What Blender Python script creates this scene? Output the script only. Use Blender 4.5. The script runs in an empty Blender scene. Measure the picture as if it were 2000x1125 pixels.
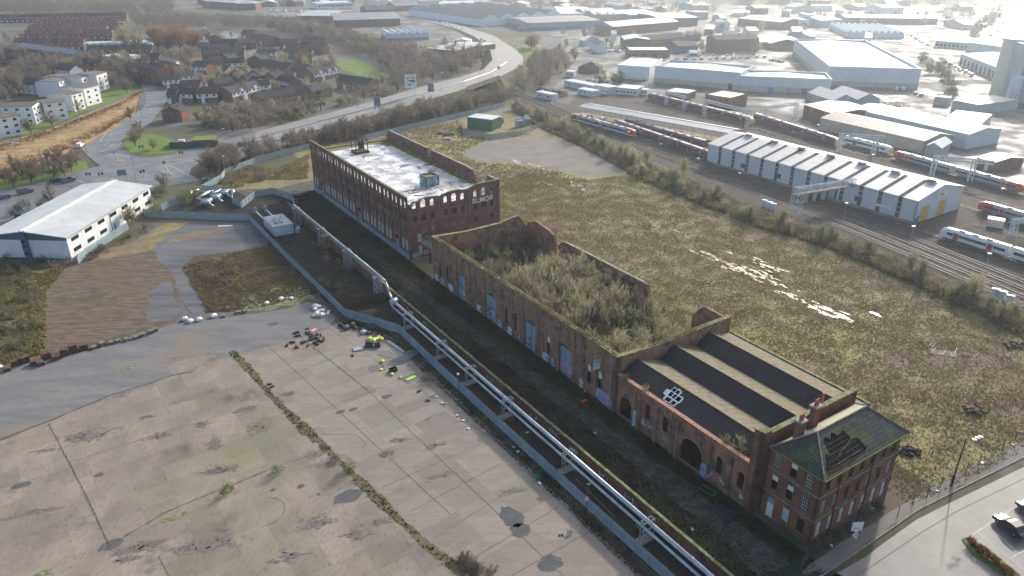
import bpy, math, random
from mathutils import Vector, Matrix
from mathutils.geometry import tessellate_polygon
import numpy as np
R = random.Random(11)
sc = bpy.context.scene
COL = sc.collection
rad = math.radians

# ---------------------------------------------------------------- camera, sky, sun, exposure
CAMH = 80.0
HAZE = 0.00017
FPX = 1440.0                       # focal length in pixels of a 2000 px wide picture
PITCH = math.atan((562.5 + 115.0) / FPX)
cam = bpy.data.cameras.new('camera'); camo = bpy.data.objects.new('camera', cam); COL.objects.link(camo)
cam.sensor_width = 36.0; cam.lens = 36.0 * FPX / 2000.0
cam.clip_start = 0.5; cam.clip_end = 6000
camo.location = (0, 0, CAMH); camo.rotation_euler = (math.pi / 2 - PITCH, 0, 0)
sc.camera = camo
SUN_AZ, SUN_EL = 32.0, 25.0
world = bpy.data.worlds.new('World'); sc.world = world; world.use_nodes = True
wn = world.node_tree.nodes; wl = world.node_tree.links
bg = wn['Background']
sky = wn.new('ShaderNodeTexSky'); sky.sky_type = 'NISHITA'; sky.sun_disc = False
sky.sun_elevation = rad(SUN_EL); sky.sun_rotation = rad(SUN_AZ)
sky.air_density = 1.0; sky.dust_density = 4.0; sky.ozone_density = 1.5
wl.new(sky.outputs[0], bg.inputs[0]); bg.inputs[1].default_value = 0.15
sun = bpy.data.lights.new('sun', 'SUN'); suno = bpy.data.objects.new('sun', sun); COL.objects.link(suno)
sun.energy = 2.6; sun.angle = rad(1.6); sun.color = (1.0, 0.96, 0.90)
sd = Vector((math.sin(rad(SUN_AZ)) * math.cos(rad(SUN_EL)), math.cos(rad(SUN_AZ)) * math.cos(rad(SUN_EL)), math.sin(rad(SUN_EL))))
suno.rotation_euler = (-sd).to_track_quat('-Z', 'Y').to_euler(); suno.location = (120, 200, 150)
vs = sc.view_settings; vs.view_transform = 'Standard'; vs.look = 'None'; vs.gamma = 1; vs.use_curve_mapping = False
vs.exposure = 0.92
sc.cycles.volume_bounces = 1; sc.cycles.max_bounces = 5; sc.cycles.diffuse_bounces = 2
sc.cycles.glossy_bounces = 2; sc.cycles.transmission_bounces = 2; sc.cycles.transparent_max_bounces = 4

# ---------------------------------------------------------------- picture pixel -> point on the ground
def W(px, py, z=0.0):
    x = (px - 1000) / FPX; y = (562.5 - py) / FPX
    dy = math.cos(PITCH) + y * math.sin(PITCH); dz = -math.sin(PITCH) + y * math.cos(PITCH)
    t = (CAMH - z) / (-dz)
    return Vector((x * t, dy * t, z))
SR = rad(33.3)                     # the works' own grid: +x runs north-east, +y runs north-west
SO = W(1592, 1066)
def S(b, a, z=0.0):
    return Vector((SO.x + b * math.cos(SR) - a * math.sin(SR), SO.y + b * math.sin(SR) + a * math.cos(SR), z))
def toS(v):
    x = v[0] - SO.x; y = v[1] - SO.y
    return (x * math.cos(SR) + y * math.sin(SR), -x * math.sin(SR) + y * math.cos(SR))

# ---------------------------------------------------------------- mesh builder
class MB:
    def __init__(s): s.v = []; s.f = []; s.m = []
    def add(s, vs, fs, mi=0, M=None):
        n = len(s.v)
        for v in vs:
            s.v.append(tuple(M @ Vector(v)) if M is not None else tuple(v))
        for f in fs: s.f.append(tuple(i + n for i in f)); s.m.append(mi)
        return s
    def box(s, x0, y0, z0, x1, y1, z1, mi=0, M=None):
        return s.add([(x0,y0,z0),(x1,y0,z0),(x1,y1,z0),(x0,y1,z0),(x0,y0,z1),(x1,y0,z1),(x1,y1,z1),(x0,y1,z1)],
              [(0,3,2,1),(4,5,6,7),(0,1,5,4),(1,2,6,5),(2,3,7,6),(3,0,4,7)], mi, M)
    def poly(s, pts, mi=0, M=None): return s.add(pts, [tuple(range(len(pts)))], mi, M)
    def tess(s, pts, z, mi=0, holes=()):
        loops = [[Vector((p[0], p[1], 0)) for p in pts]] + [[Vector((p[0], p[1], 0)) for p in h] for h in holes]
        fl = [q for l in loops for q in l]
        t = tessellate_polygon(loops)
        tt = []
        for a, b, c in t:
            if (fl[b] - fl[a]).cross(fl[c] - fl[a]).z < 0: a, b = b, a
            tt.append((a, b, c))
        zz = z if callable(z) else (lambda x, y: z)
        return s.add([(q.x, q.y, zz(q.x, q.y)) for q in fl], tt, mi)
    def prism(s, pts, z0, z1, mi=0, M=None, mit=None):
        n = len(pts)
        s.add([(p[0], p[1], z0) for p in pts] + [(p[0], p[1], z1) for p in pts],
              [(i, (i+1) % n, n+(i+1) % n, n+i) for i in range(n)], mi, M)
        s.add([(p[0], p[1], z1) for p in pts], [tuple(range(n))], mi if mit is None else mit, M)
        return s.add([(p[0], p[1], z0) for p in pts], [tuple(range(n-1, -1, -1))], mi, M)
    def tube(s, a, b, r, n=8, mi=0, r2=None, cap=True, M=None):
        a = Vector(a); b = Vector(b); d = b - a
        if d.length < 1e-6: return s
        d.normalize(); u = d.orthogonal().normalized(); w = d.cross(u); r2 = r if r2 is None else r2
        vs = []
        for c, rr in ((a, r), (b, r2)):
            for i in range(n):
                t = 2 * math.pi * (i + .5) / n
                vs.append(c + (u * math.cos(t) + w * math.sin(t)) * rr)
        fs = [(i, (i+1) % n, n+(i+1) % n, n+i) for i in range(n)]
        if cap: fs += [tuple(range(n-1, -1, -1)), tuple(range(n, 2*n))]
        return s.add(vs, fs, mi, M)
    def path(s, pts, r, n=8, mi=0, M=None):
        for a, b in zip(pts, pts[1:]): s.tube(a, b, r, n, mi, M=M)
        return s
    def bar(s, a, b, w, h=None, mi=0, M=None):     # square bar between two points
        return s.tube(a, b, w * .7, 4, mi, M=M)
    def cyl(s, x, y, z0, z1, r, n=16, mi=0, r2=None, M=None): return s.tube((x,y,z0),(x,y,z1),r,n,mi,r2,M=M)
    def build(s, name, mats, parent=None, loc=None, rz=None, smooth=False):
        me = bpy.data.meshes.new(name); me.from_pydata(s.v, [], s.f)
        if not isinstance(mats, (list, tuple)): mats = [mats]
        for m in mats: me.materials.append(m)
        if len(mats) > 1: me.polygons.foreach_set('material_index', s.m)
        if smooth: me.polygons.foreach_set('use_smooth', [True] * len(s.f))
        me.update()
        o = bpy.data.objects.new(name, me); COL.objects.link(o)
        if parent is not None: o.parent = parent
        if loc is not None: o.location = loc
        if rz is not None: o.rotation_euler = (0, 0, rz)
        return o
def tag(o, label=None, cat=None, group=None, kind=None):
    if label: o['label'] = label
    if cat: o['category'] = cat
    if group: o['group'] = group
    if kind: o['kind'] = kind
    return o
def thing(name, label, cat, loc=(0,0,0), rz=0.0, group=None):
    o = bpy.data.objects.new(name, None); COL.objects.link(o); o.empty_display_size = .5
    o.location = loc; o.rotation_euler = (0, 0, rz)
    return tag(o, label, cat, group)
def site(name, label, cat, b=0, a=0, z=0, group=None): return thing(name, label, cat, S(b, a, z), SR, group)
def one(mb, name, label, cat, mats, loc=(0,0,0), rz=0.0, group=None, smooth=False):
    o = mb.build(name, mats, None, loc, rz, smooth); return tag(o, label, cat, group)
def struct(mb, name, mats, kind='structure', label=None, cat=None):
    o = mb.build(name, mats); return tag(o, label, cat, None, kind)
KIDS = {}
def dup(root, loc, rz=0.0, label=None, group=None, scale=None):
    c = root.copy(); COL.objects.link(c); c.location = loc; c.rotation_euler = (0, 0, rz)
    if label: c['label'] = label
    if group: c['group'] = group
    if scale is not None: c.scale = (scale, scale, scale) if not isinstance(scale, tuple) else scale
    if root not in KIDS: KIDS[root] = [(k, list(k.children)) for k in root.children]
    for k, gs in KIDS[root]:
        kk = k.copy(); COL.objects.link(kk); kk.parent = c
        for g in gs:
            gg = g.copy(); COL.objects.link(gg); gg.parent = kk
    return c

# ---------------------------------------------------------------- materials
def rgb(c): return (c[0], c[1], c[2], 1.0)
def mat(name, c1, c2=None, rough=.85, scale=.5, detail=6, lo=.35, hi=.65, bump=0.0, bscale=None, metal=0.0,
        c3=None, s3=.1, lo3=.5, hi3=.7, rvar=0.0, rough2=None, stretch=None, brick=None, streak=0.0, wave=None, spec=None, coat=0.0, tint=None, tint2=None, slab=None, trans=0):
    m = bpy.data.materials.new(name); m.use_nodes = True
    N = m.node_tree.nodes; L = m.node_tree.links; p = N['Principled BSDF']
    p.inputs['Roughness'].default_value = rough; p.inputs['Metallic'].default_value = metal
    if spec is None and rough >= .9: spec = .12
    if spec is not None: p.inputs['Specular IOR Level'].default_value = spec
    if coat: p.inputs['Coat Weight'].default_value = coat
    tc = N.new('ShaderNodeTexCoord'); co = tc.outputs['Object']
    if stretch:
        mp = N.new('ShaderNodeMapping'); mp.inputs['Scale'].default_value = stretch[:3]
        if len(stretch) > 3: mp.inputs['Rotation'].default_value = (0, 0, stretch[3])
        L.new(co, mp.inputs[0]); co2 = mp.outputs[0]
    else: co2 = co
    def noise(sc_, det, cc): 
        n = N.new('ShaderNodeTexNoise'); n.inputs['Scale'].default_value = sc_; n.inputs['Detail'].default_value = det
        n.inputs['Roughness'].default_value = .62
        L.new(cc, n.inputs['Vector']); return n.outputs[0]
    def mix(f, a, b, mode='MIX'):
        x = N.new('ShaderNodeMix'); x.data_type = 'RGBA'; x.blend_type = mode
        for sock, val in ((x.inputs[0], f), (x.inputs[6], a), (x.inputs[7], b)):
            if hasattr(val, 'links') or isinstance(val, bpy.types.NodeSocket): L.new(val, sock)
            elif isinstance(val, (int, float)): sock.default_value = val
            else: sock.default_value = rgb(val)
        return x.outputs[2]
    def rng(v, a, b):
        r = N.new('ShaderNodeMapRange'); r.interpolation_type = 'SMOOTHSTEP'
        r.inputs[1].default_value = a; r.inputs[2].default_value = b; L.new(v, r.inputs[0]); return r.outputs[0]
    col = None; f1 = None
    if c2 is not None:
        nz = noise(scale, detail, co2); f1 = rng(nz, lo, hi); col = mix(f1, c1, c2)
    else: col = mix(0.0, c1, c1)
    if c3 is not None: f3 = rng(noise(s3, 5, co), lo3, hi3); col = mix(f3, col, c3)
    if tint: f4 = rng(noise(tint[1], 4, co), tint[2], tint[3]); col = mix(f4, col, tint[0])
    if tint2: f5 = rng(noise(tint2[1], 9, co2), tint2[2], tint2[3]); col = mix(f5, col, tint2[0])
    if slab:
        mp = N.new('ShaderNodeMapping'); mp.inputs['Rotation'].default_value = (0, 0, slab[3]); L.new(co, mp.inputs[0]); bt = N.new('ShaderNodeTexBrick'); L.new(mp.outputs[0], bt.inputs['Vector']); bt.offset = 0
        bt.inputs['Scale'].default_value = 1; bt.inputs['Brick Width'].default_value = slab[0]; bt.inputs['Row Height'].default_value = slab[1]; bt.inputs['Mortar Size'].default_value = .03; bt.inputs['Mortar Smooth'].default_value = .6
        bt.inputs['Color1'].default_value = rgb((1.1,)*3); bt.inputs['Color2'].default_value = rgb((.84, .83, .84)); bt.inputs['Mortar'].default_value = rgb((slab[2],)*3); col = mix(1.0, col, bt.outputs[0], 'MULTIPLY')
    if brick:
        cx = N.new('ShaderNodeSeparateXYZ'); L.new(co, cx.inputs[0])
        ad = N.new('ShaderNodeMath'); ad.operation = 'ADD'; L.new(cx.outputs[0], ad.inputs[0]); L.new(cx.outputs[1], ad.inputs[1])
        cb = N.new('ShaderNodeCombineXYZ'); L.new(ad.outputs[0], cb.inputs[0]); L.new(cx.outputs[2], cb.inputs[1])
        bt = N.new('ShaderNodeTexBrick'); L.new(cb.outputs[0], bt.inputs['Vector'])
        bt.inputs['Scale'].default_value = 1.0; bt.inputs['Brick Width'].default_value = brick[0]; bt.inputs['Row Height'].default_value = brick[1]
        bt.inputs['Mortar Size'].default_value = brick[1] * .12
        bt.inputs['Color1'].default_value = rgb((1.25,)*3); bt.inputs['Color2'].default_value = rgb((.7,)*3); bt.inputs['Mortar'].default_value = rgb(brick[2])
        col = mix(.65, col, bt.outputs[0], 'MULTIPLY')
    if streak:                                     # run-off stains with a shape of their own
        mp = N.new('ShaderNodeMapping'); mp.inputs['Scale'].default_value = (1.3, 1.3, .12); L.new(co, mp.inputs[0])
        fs = rng(noise(1.0, 5, mp.outputs[0]), .5, .75); col = mix(fs, col, tuple(x * (1 - streak) for x in c1))
    if wave:                                       # corrugation / planking as colour lines: (axis, period, depth)
        cx = N.new('ShaderNodeSeparateXYZ'); L.new(co, cx.inputs[0])
        mm = N.new('ShaderNodeMath'); mm.operation = 'MULTIPLY'; L.new(cx.outputs[wave[0]], mm.inputs[0]); mm.inputs[1].default_value = 2 * math.pi / wave[1]
        si = N.new('ShaderNodeMath'); si.operation = 'SINE'; L.new(mm.outputs[0], si.inputs[0])
        r = N.new('ShaderNodeMapRange'); r.inputs[1].default_value = wave[3] if len(wave) > 3 else .2; r.inputs[2].default_value = 1; r.inputs[3].default_value = 1; r.inputs[4].default_value = 1 - wave[2]
        L.new(si.outputs[0], r.inputs[0])
        g = N.new('ShaderNodeCombineColor'); [L.new(r.outputs[0], g.inputs[i]) for i in range(3)]
        col = mix(1.0, col, g.outputs[0], 'MULTIPLY')
    if rvar:
        oi = N.new('ShaderNodeObjectInfo'); r = N.new('ShaderNodeMapRange'); r.inputs[3].default_value = 1 - rvar; r.inputs[4].default_value = 1 + rvar
        L.new(oi.outputs['Random'], r.inputs[0]); g = N.new('ShaderNodeCombineColor'); [L.new(r.outputs[0], g.inputs[i]) for i in range(3)]
        col = mix(1.0, col, g.outputs[0], 'MULTIPLY')
    L.new(col, p.inputs['Base Color'])
    if rough2 is not None and f1 is not None:
        r = N.new('ShaderNodeMapRange'); r.inputs[3].default_value = rough; r.inputs[4].default_value = rough2
        L.new(f1, r.inputs[0]); L.new(r.outputs[0], p.inputs['Roughness'])
    if bump:
        b = N.new('ShaderNodeBump'); b.inputs['Strength'].default_value = min(1, bump); b.inputs['Distance'].default_value = max(.05, bump * .3)
        L.new(noise(bscale or scale * 3, 6, co), b.inputs['Height']); L.new(b.outputs[0], p.inputs['Normal'])
    return m
MORT = (.55, .5, .46)
BRICK = mat('old_red_brick', (.23, .11, .084), (.13, .07, .06), scale=.35, c3=(.24, .12, .07), s3=.22, lo3=.5, hi3=.62, brick=(.45, .15, MORT), streak=.5, rough=.92, bump=.25, bscale=6)
BRICKO = mat('orange_red_brick', (.36, .19, .13), (.225, .125, .092), scale=.4, c3=(.13, .10, .075), s3=.45, lo3=.5, hi3=.62, brick=(.45, .15, MORT), streak=.5, rough=.92, bump=.25, bscale=6)
BRICKD = mat('dark_sooty_brick', (.22, .118, .098), (.13, .082, .075), scale=.4, c3=(.27, .12, .085), s3=.18, lo3=.55, hi3=.66, brick=(.45, .15, MORT), streak=.4, rough=.92, bump=.25, bscale=6)
BRICKH = mat('estate_red_brick', (.21, .098, .072), (.15, .072, .056), scale=1, rough=.9, rvar=.2)
BRICKY = mat('estate_buff_brick', (.30, .19, .11), (.23, .14, .085), scale=1, rough=.9, rvar=.15)
STAIN = mat('dark_concrete_stain', (.135, .112, .105), (.17, .142, .125), scale=1.5, rough=.9)
STONE = mat('weathered_stone', (.30, .28, .23), (.16, .15, .12), scale=1.2, rough=.9)
MOSS = mat('mossy_coping', (.11, .13, .035), (.22, .21, .15), scale=1.1, lo=.42, hi=.6, rough=.95, bump=.5, bscale=5)
MOSSG = mat('bright_moss', (.12, .16, .02), (.17, .18, .05), scale=1.3, rough=.95, bump=.5)
PINK = mat('pale_brick_coping', (.40, .22, .15), (.26, .15, .11), scale=1.5, rough=.9)
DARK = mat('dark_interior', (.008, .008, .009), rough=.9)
GLASS = mat('window_glass', (.02, .025, .03), rough=.12, spec=.6)
GLASSD = mat('broken_dark_window', (.012, .012, .014), (.05, .055, .06), scale=2.5, lo=.5, hi=.6, rough=.35)
WHITE = mat('white_paint', (.70, .70, .68), (.6, .6, .58), scale=.8, rough=.5)
CREAM = mat('cream_render', (.62, .57, .45), (.55, .5, .4), scale=.5, rough=.85)
WREND = mat('white_render', (.70, .71, .71), (.6, .61, .62), scale=.3, rough=.85, streak=.12)
BOARD = mat('grey_boarding', (.42, .46, .44), (.32, .36, .35), scale=.8, rough=.8)
BOARDP = mat('pale_pink_grey_boarding', (.48, .44, .42), (.36, .33, .32), scale=.8, rough=.8)
OCHB = mat('infilled_arch_brick', (.26, .18, .11), (.15, .11, .08), scale=1.2, rough=.95)
BLUEGATE = mat('blue_grey_gate_boarding', (.17, .25, .29), (.22, .29, .33), scale=.6, rough=.75)
GANT = mat('pale_gantry_steel', (.50, .54, .56), rough=.5)
STEEL = mat('galvanised_steel', (.27, .31, .33), (.20, .24, .26), scale=.8, rough=.5, metal=.2)
PALIS = mat('galvanised_palisade', (.25, .33, .375), (.19, .26, .30), scale=.25, rough=.6)
PIPE = mat('silver_pipe_cladding', (.42, .47, .49), (.30, .34, .37), scale=.7, rough=.38, metal=.35)
PIPEG = mat('green_grey_pipe_cladding', (.27, .36, .36), (.20, .27, .28), scale=.6, rough=.5, metal=.2)
RUST = mat('rusty_steel', (.07, .035, .02), (.03, .02, .018), scale=2, rough=.85)
BLACK = mat('black_plastic', (.012, .012, .013), rough=.6)
RUBBER = mat('tyre_rubber', (.015, .015, .016), rough=.8)
WOODG = mat('grey_timber', (.26, .24, .19), (.10, .09, .07), scale=3, rough=.9)
SLATE = mat('dark_slate_roof', (.035, .039, .042), (.068, .072, .066), scale=1.2, rough=.85, spec=.2, c3=(.075, .10, .035), s3=.35, lo3=.48, hi3=.66, wave=(2, .35, .35))
ROOFT = mat('dark_tiled_roof', (.040, .040, .045), (.062, .058, .06), scale=1.2, rough=.9, rvar=.25)
ROOFR = mat('red_tiled_roof', (.12, .045, .035), (.08, .032, .028), scale=1.2, rough=.85, rvar=.35)
ROOFB = mat('brown_felt_roof', (.15, .12, .095), (.12, .10, .08), scale=.6, rough=.9, rvar=.1)
SHEETK = mat('shaded_black_sheeting', (.008, .008, .010), (.018, .018, .020), scale=.35, rough=.8, wave=(1, 1.1, .35, .75), c3=(.045, .045, .045), s3=.9, lo3=.62, hi3=.72)  # dark sheet, made near-black by putting west-slope shade into the colour
SHEETL = mat('lichened_corrugated_sheeting', (.115, .103, .075), (.165, .147, .105), scale=.8, rough=.9, wave=(1, 1.55, .5, .93), c3=(.15, .13, .05), s3=.5, lo3=.5, hi3=.7)
CLADW = mat('pale_profiled_cladding', (.50, .56, .59), (.44, .50, .54), scale=.15, rough=.45, wave=(0, .9, .12, .6))
CLADG = mat('grey_cladding', (.30, .34, .36), (.24, .28, .30), scale=.15, rough=.5)
CLADD = mat('charcoal_cladding', (.035, .045, .05), (.05, .06, .065), scale=.2, rough=.5)
CLADB = mat('blue_cladding', (.07, .24, .36), (.06, .19, .30), scale=.2, rough=.5)
CLADY = mat('beige_blockwork', (.40, .37, .29), (.34, .31, .25), scale=.3, rough=.85)
ROOFW = mat('pale_metal_roof', (.44, .48, .50), (.34, .38, .41), scale=.1, rough=.6, rough2=.7, spec=.3)
ROOFG = mat('grey_metal_roof', (.30, .32, .33), (.23, .25, .27), scale=.15, rough=.55)
ROOFS = mat('depot_roof_sheeting', (.36, .37, .37), (.30, .31, .32), scale=.2, rough=.6, wave=(1, 2.2, .06, .6))
ROOFD = mat('dark_sheet_roof', (.06, .06, .065), (.09, .085, .085), scale=.2, rough=.6, wave=(0, 3.0, .3, .9))
WROOF = mat('light_grey_roof_left', (.44, .46, .46), (.37, .39, .39), scale=.2, rough=.75, spec=.2, c3=(.32, .34, .32), s3=.6, lo3=.6, hi3=.8)
YELLOW = mat('yellow_shutter', (.62, .38, .03), (.5, .3, .03), scale=1, rough=.6, wave=(2, .35, .3))
DECKW = mat('wet_roof_deck', (.22, .215, .21), (.62, .62, .61), scale=.22, detail=8, lo=.38, hi=.62, rough=.5, rough2=.18, spec=.8, c3=(.06, .055, .05), s3=.45, lo3=.58, hi3=.66, bump=.06, bscale=.5)  # wet deck; pale patches put the sky's reflected brightness into the colour
# grounds
SCRUB = mat('rough_grass_and_bramble', (.225, .198, .088), (.145, .12, .068), scale=.28, detail=10, lo=.38, hi=.62, c3=(.145, .108, .075), s3=.035, lo3=.45, hi3=.62, rough=.95, bump=.6, bscale=1.4, tint=((.21, .20, .08), .022, .5, .66))
TOWN = mat('mixed_town_ground', (.07, .075, .04), (.10, .085, .065), scale=.05, detail=8, c3=(.12, .115, .11), s3=.02, lo3=.5, hi3=.56, rough=.95, bump=.4, bscale=.5)
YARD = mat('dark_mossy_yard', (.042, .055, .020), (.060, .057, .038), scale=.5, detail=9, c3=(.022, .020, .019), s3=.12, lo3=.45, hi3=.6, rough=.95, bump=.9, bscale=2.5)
TRACKM = mat('worn_yard_track', (.10, .09, .082), (.055, .052, .042), scale=.5, detail=8, rough=.9, bump=.4, bscale=3)
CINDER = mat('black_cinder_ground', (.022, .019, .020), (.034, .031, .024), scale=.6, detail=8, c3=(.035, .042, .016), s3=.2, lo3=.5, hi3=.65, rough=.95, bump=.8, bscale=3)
CONC = mat('stained_tan_concrete', (.235, .195, .153), (.17, .142, .115), scale=.10, detail=9, lo=.35, hi=.65, c3=(.085, .07, .07), s3=.12, lo3=.54, hi3=.72, rough=.85, bump=.12, bscale=5, stretch=(1.6, .7, 1, -.45), tint=((.16, .15, .09), .035, .48, .66), tint2=((.085, .072, .066), 1.6, .5, .78), slab=(4.9, 4.6, .8, -.62))
CONCB = mat('pale_concrete_bays', (.215, .182, .148), (.178, .15, .124), scale=.3, detail=9, lo=.3, hi=.7, c3=(.125, .112, .112), s3=.2, lo3=.52, hi3=.78, rough=.85, bump=.1, bscale=5, stretch=(.35, 2.2, 1, -.25), tint=((.20, .19, .14), .05, .5, .7), tint2=((.09, .08, .075), 2.0, .5, .8), slab=(6.9, 3.4, .85, -.67))
TARG = mat('worn_grey_tarmac', (.135, .134, .136), (.175, .172, .166), scale=.18, detail=10, c3=(.185, .155, .13), s3=.06, lo3=.5, hi3=.7, rough=.92, tint2=((.09, .088, .088), 1.1, .5, .8), bump=.25, bscale=5, stretch=(.5, 1.8, 1, .2))
TARD = mat('old_dark_tarmac', (.085, .085, .09), (.13, .13, .135), scale=.12, detail=10, rough=.95, rough2=.75, bump=.2, bscale=4, stretch=(.3, 1.6, 1, .1))
ROADM = mat('road_asphalt', (.10, .10, .102), (.125, .123, .12), scale=.15, detail=8, rough=.6, rough2=.42, bump=.1, bscale=8)
ROADW = mat('wet_asphalt', (.06, .06, .062), (.10, .10, .10), scale=.05, detail=9, rough=.95, rough2=.55, spec=.2, bump=.06, bscale=2)
ROADP = mat('pale_concrete_road', (.19, .18, .165), (.15, .145, .135), scale=.2, detail=8, rough=.7, bump=.1, bscale=5)
BAYS = mat('parking_bay_tarmac', (.06, .062, .065), (.08, .08, .08), scale=.4, rough=.6, bump=.1, bscale=8)
SOIL = mat('scraped_brown_earth', (.15, .115, .082), (.075, .058, .048), scale=.5, detail=10, lo=.35, hi=.7, rough=.95, bump=.7, bscale=2.2, stretch=(.5, 1.7, 1, -.2), c3=(.085, .08, .04), s3=.12, lo3=.52, hi3=.66)
SOILD = mat('dark_brown_undergrowth', (.105, .08, .056), (.06, .055, .036), scale=.5, detail=9, c3=(.085, .10, .02), s3=.12, lo3=.56, hi3=.64, rough=.95, bump=1.0, bscale=2)
GRASS = mat('mown_green_grass', (.085, .15, .025), (.13, .17, .035), scale=.3, detail=6, rough=.95, bump=.3, bscale=4)
OCHRE = mat('dead_ochre_grass_bank', (.36, .25, .12), (.23, .15, .075), scale=.25, detail=9, rough=.95, bump=1.0, bscale=2, c3=(.12, .08, .04), s3=.12, lo3=.6, hi3=.7)
GRAVEL = mat('bare_gravel_patch', (.19, .175, .16), (.155, .14, .12), scale=.12, detail=9, rough=.95, bump=.4, bscale=5, c3=(.15, .145, .06), s3=.12, lo3=.6, hi3=.72)
BALL = mat('railway_ballast', (.085, .073, .068), (.055, .046, .043), scale=.5, detail=8, rough=.92, bump=.8, bscale=6)
RAILM = mat('railhead_steel', (.22, .20, .19), (.12, .09, .075), scale=.3, rough=.55, metal=.5)
SLEEP = mat('concrete_sleepers', (.10, .092, .085), rough=.9)
FAINT = mat('faded_white_paint', (.28, .25, .22), (.21, .185, .16), scale=2, rough=.9)
LINE = mat('white_road_paint', (.55, .55, .52), (.3, .3, .29), scale=1.2, rough=.7)
LINEY = mat('faded_yellow_paint', (.42, .33, .08), (.24, .20, .10), scale=1.5, rough=.8)
JOINT = mat('weedy_slab_joint', (.08, .068, .05), (.10, .085, .06), scale=.8, rough=.95)
KERB = mat('kerb_stone', (.24, .235, .22), (.17, .165, .15), scale=1, rough=.9)
PUDDLE = mat('standing_water', (.03, .032, .03), rough=.2, spec=1.0)
PATCH = mat('grey_asphalt_patch', (.075, .078, .08), (.10, .10, .10), scale=1, rough=.9, bump=.3, bscale=8)
# plants
TWIG = mat('bare_twigs', (.23, .19, .155), (.165, .138, .112), scale=.3, rough=.95, rvar=.25)
TWIGR = mat('red_brown_twigs', (.30, .17, .115), (.22, .13, .09), scale=.3, rough=.95, rvar=.15)
TWIGP = mat('pale_twigs', (.36, .33, .205), (.25, .24, .14), scale=.3, rough=.95, rvar=.2)
TWIGG = mat('grey_green_foliage', (.22, .23, .14), (.155, .17, .10), scale=.3, rough=.9, rvar=.2)
EVER = mat('evergreen_foliage', (.035, .06, .025), (.055, .08, .03), scale=.4, rough=.85, rvar=.25)
EVERL = mat('light_green_foliage', (.09, .14, .025), (.13, .16, .04), scale=.4, rough=.85, rvar=.2)
BARK = mat('grey_bark', (.075, .065, .055), (.05, .042, .036), scale=2, rough=.95)
HEDGER = mat('copper_beech_hedge', (.22, .085, .045), (.14, .05, .03), scale=2, rough=.95)
TUFT1 = mat('dry_grass_tufts', (.225, .20, .088), (.17, .148, .07), scale=.08, detail=8, lo=.4, hi=.6, rough=.95)
TUFT2 = mat('brown_bramble_tufts', (.15, .11, .075), (.20, .16, .085), scale=.1, rough=.95)
for m_ in (TWIG, TWIGR, TWIGP, TWIGG, TUFT1, TUFT2, EVER, EVERL, HEDGER):      # thin leaves and stems let light through
    N_ = m_.node_tree.nodes; L_ = m_.node_tree.links; P_ = N_['Principled BSDF']; t_ = N_.new('ShaderNodeBsdfTranslucent'); x_ = N_.new('ShaderNodeMixShader'); x_.inputs[0].default_value = .5
    L_.new(P_.inputs['Base Color'].links[0].from_socket, t_.inputs[0]); L_.new(P_.outputs[0], x_.inputs[1]); L_.new(t_.outputs[0], x_.inputs[2]); L_.new(x_.outputs[0], N_['Material Output'].inputs[0])
# ================================================================ GROUND
def PX(*p): return [W(q[0], q[1]) for q in p]
def ST(*p): return [S(q[0], q[1]) for q in p]
def ragged(pts, step, amp, seed=1):
    r = random.Random(seed); out = []
    n = len(pts)
    for i in range(n):
        a = Vector(pts[i][:2]); b = Vector(pts[(i+1) % n][:2]); d = b - a; k = max(1, int(d.length / step))
        nrm = Vector((-d.y, d.x)); 
        if nrm.length > 0: nrm.normalize()
        for j in range(k):
            o = r.gauss(0, amp) if j else 0
            out.append(a + d * (j / k) + nrm * o)
    return out
def sheet(name, pts, z, m, rag=None, seed=1, holes=()):
    if rag: pts = ragged(pts, rag[0], rag[1], seed)
    mb = MB(); mb.tess(pts, z, holes=holes); return struct(mb, name, m)
def inpoly(x, y, P):
    c = False; j = len(P) - 1
    for i in range(len(P)):
        if (P[i][1] > y) != (P[j][1] > y) and x < (P[j][0]-P[i][0]) * (y-P[i][1]) / (P[j][1]-P[i][1]) + P[i][0]: c = not c
        j = i
    return c
def scatter(P, n, r, mind=0):
    xs = [p[0] for p in P]; ys = [p[1] for p in P]; out = []; t = 0
    while len(out) < n and t < n * 60:
        t += 1; x = r.uniform(min(xs), max(xs)); y = r.uniform(min(ys), max(ys))
        if inpoly(x, y, P) and (mind == 0 or all((x-q[0])**2 + (y-q[1])**2 > mind*mind for q in out)): out.append((x, y))
    return out
g = MB(); g.poly([(-2600, -400, 0), (2600, -400, 0), (2600, 3600, 0), (-2600, 3600, 0)]); struct(g, 'ground', TOWN)
FIELD = ST((-3, 130), (27.6, 130), (27.6, 205)) + PX((640, 300), (760, 262), (860, 238), (990, 212), (1040, 225), (1120, 262), (1250, 325), (1400, 392), (1480, 425), (1600, 462), (1700, 500), (1800, 545), (1900, 588), (2060, 655), (2300, 780), (2300, 800)) + ST((60, -7.5), (40, -6), (20, -3.8), (19, 9), (27, 9), (27.6, 130))
FIELD = ST((27.5, -3.9), (27.5, 205), (-2, 206)) + PX((760, 262), (860, 238), (990, 212), (1040, 225), (1120, 262), (1250, 325), (1400, 392), (1480, 425), (1600, 462), (1700, 500), (1800, 545), (1900, 588), (2060, 655), (2300, 780)) + ST((70, -9), (47, -6), (28, -4.2))
sheet('rough_field', FIELD, .02, SCRUB, (6, .5), 3)
sheet('rough_field', ST((-2.4, 100), (27.6, 100), (27.6, 130), (-2.4, 130)), .015, SCRUB)
sheet('gravel_patch', PX((900, 300), (960, 270), (1050, 266), (1150, 290), (1255, 332), (1150, 347), (1090, 330), (1010, 318), (930, 315)), .04, GRAVEL, (3, .35), 5)
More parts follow.
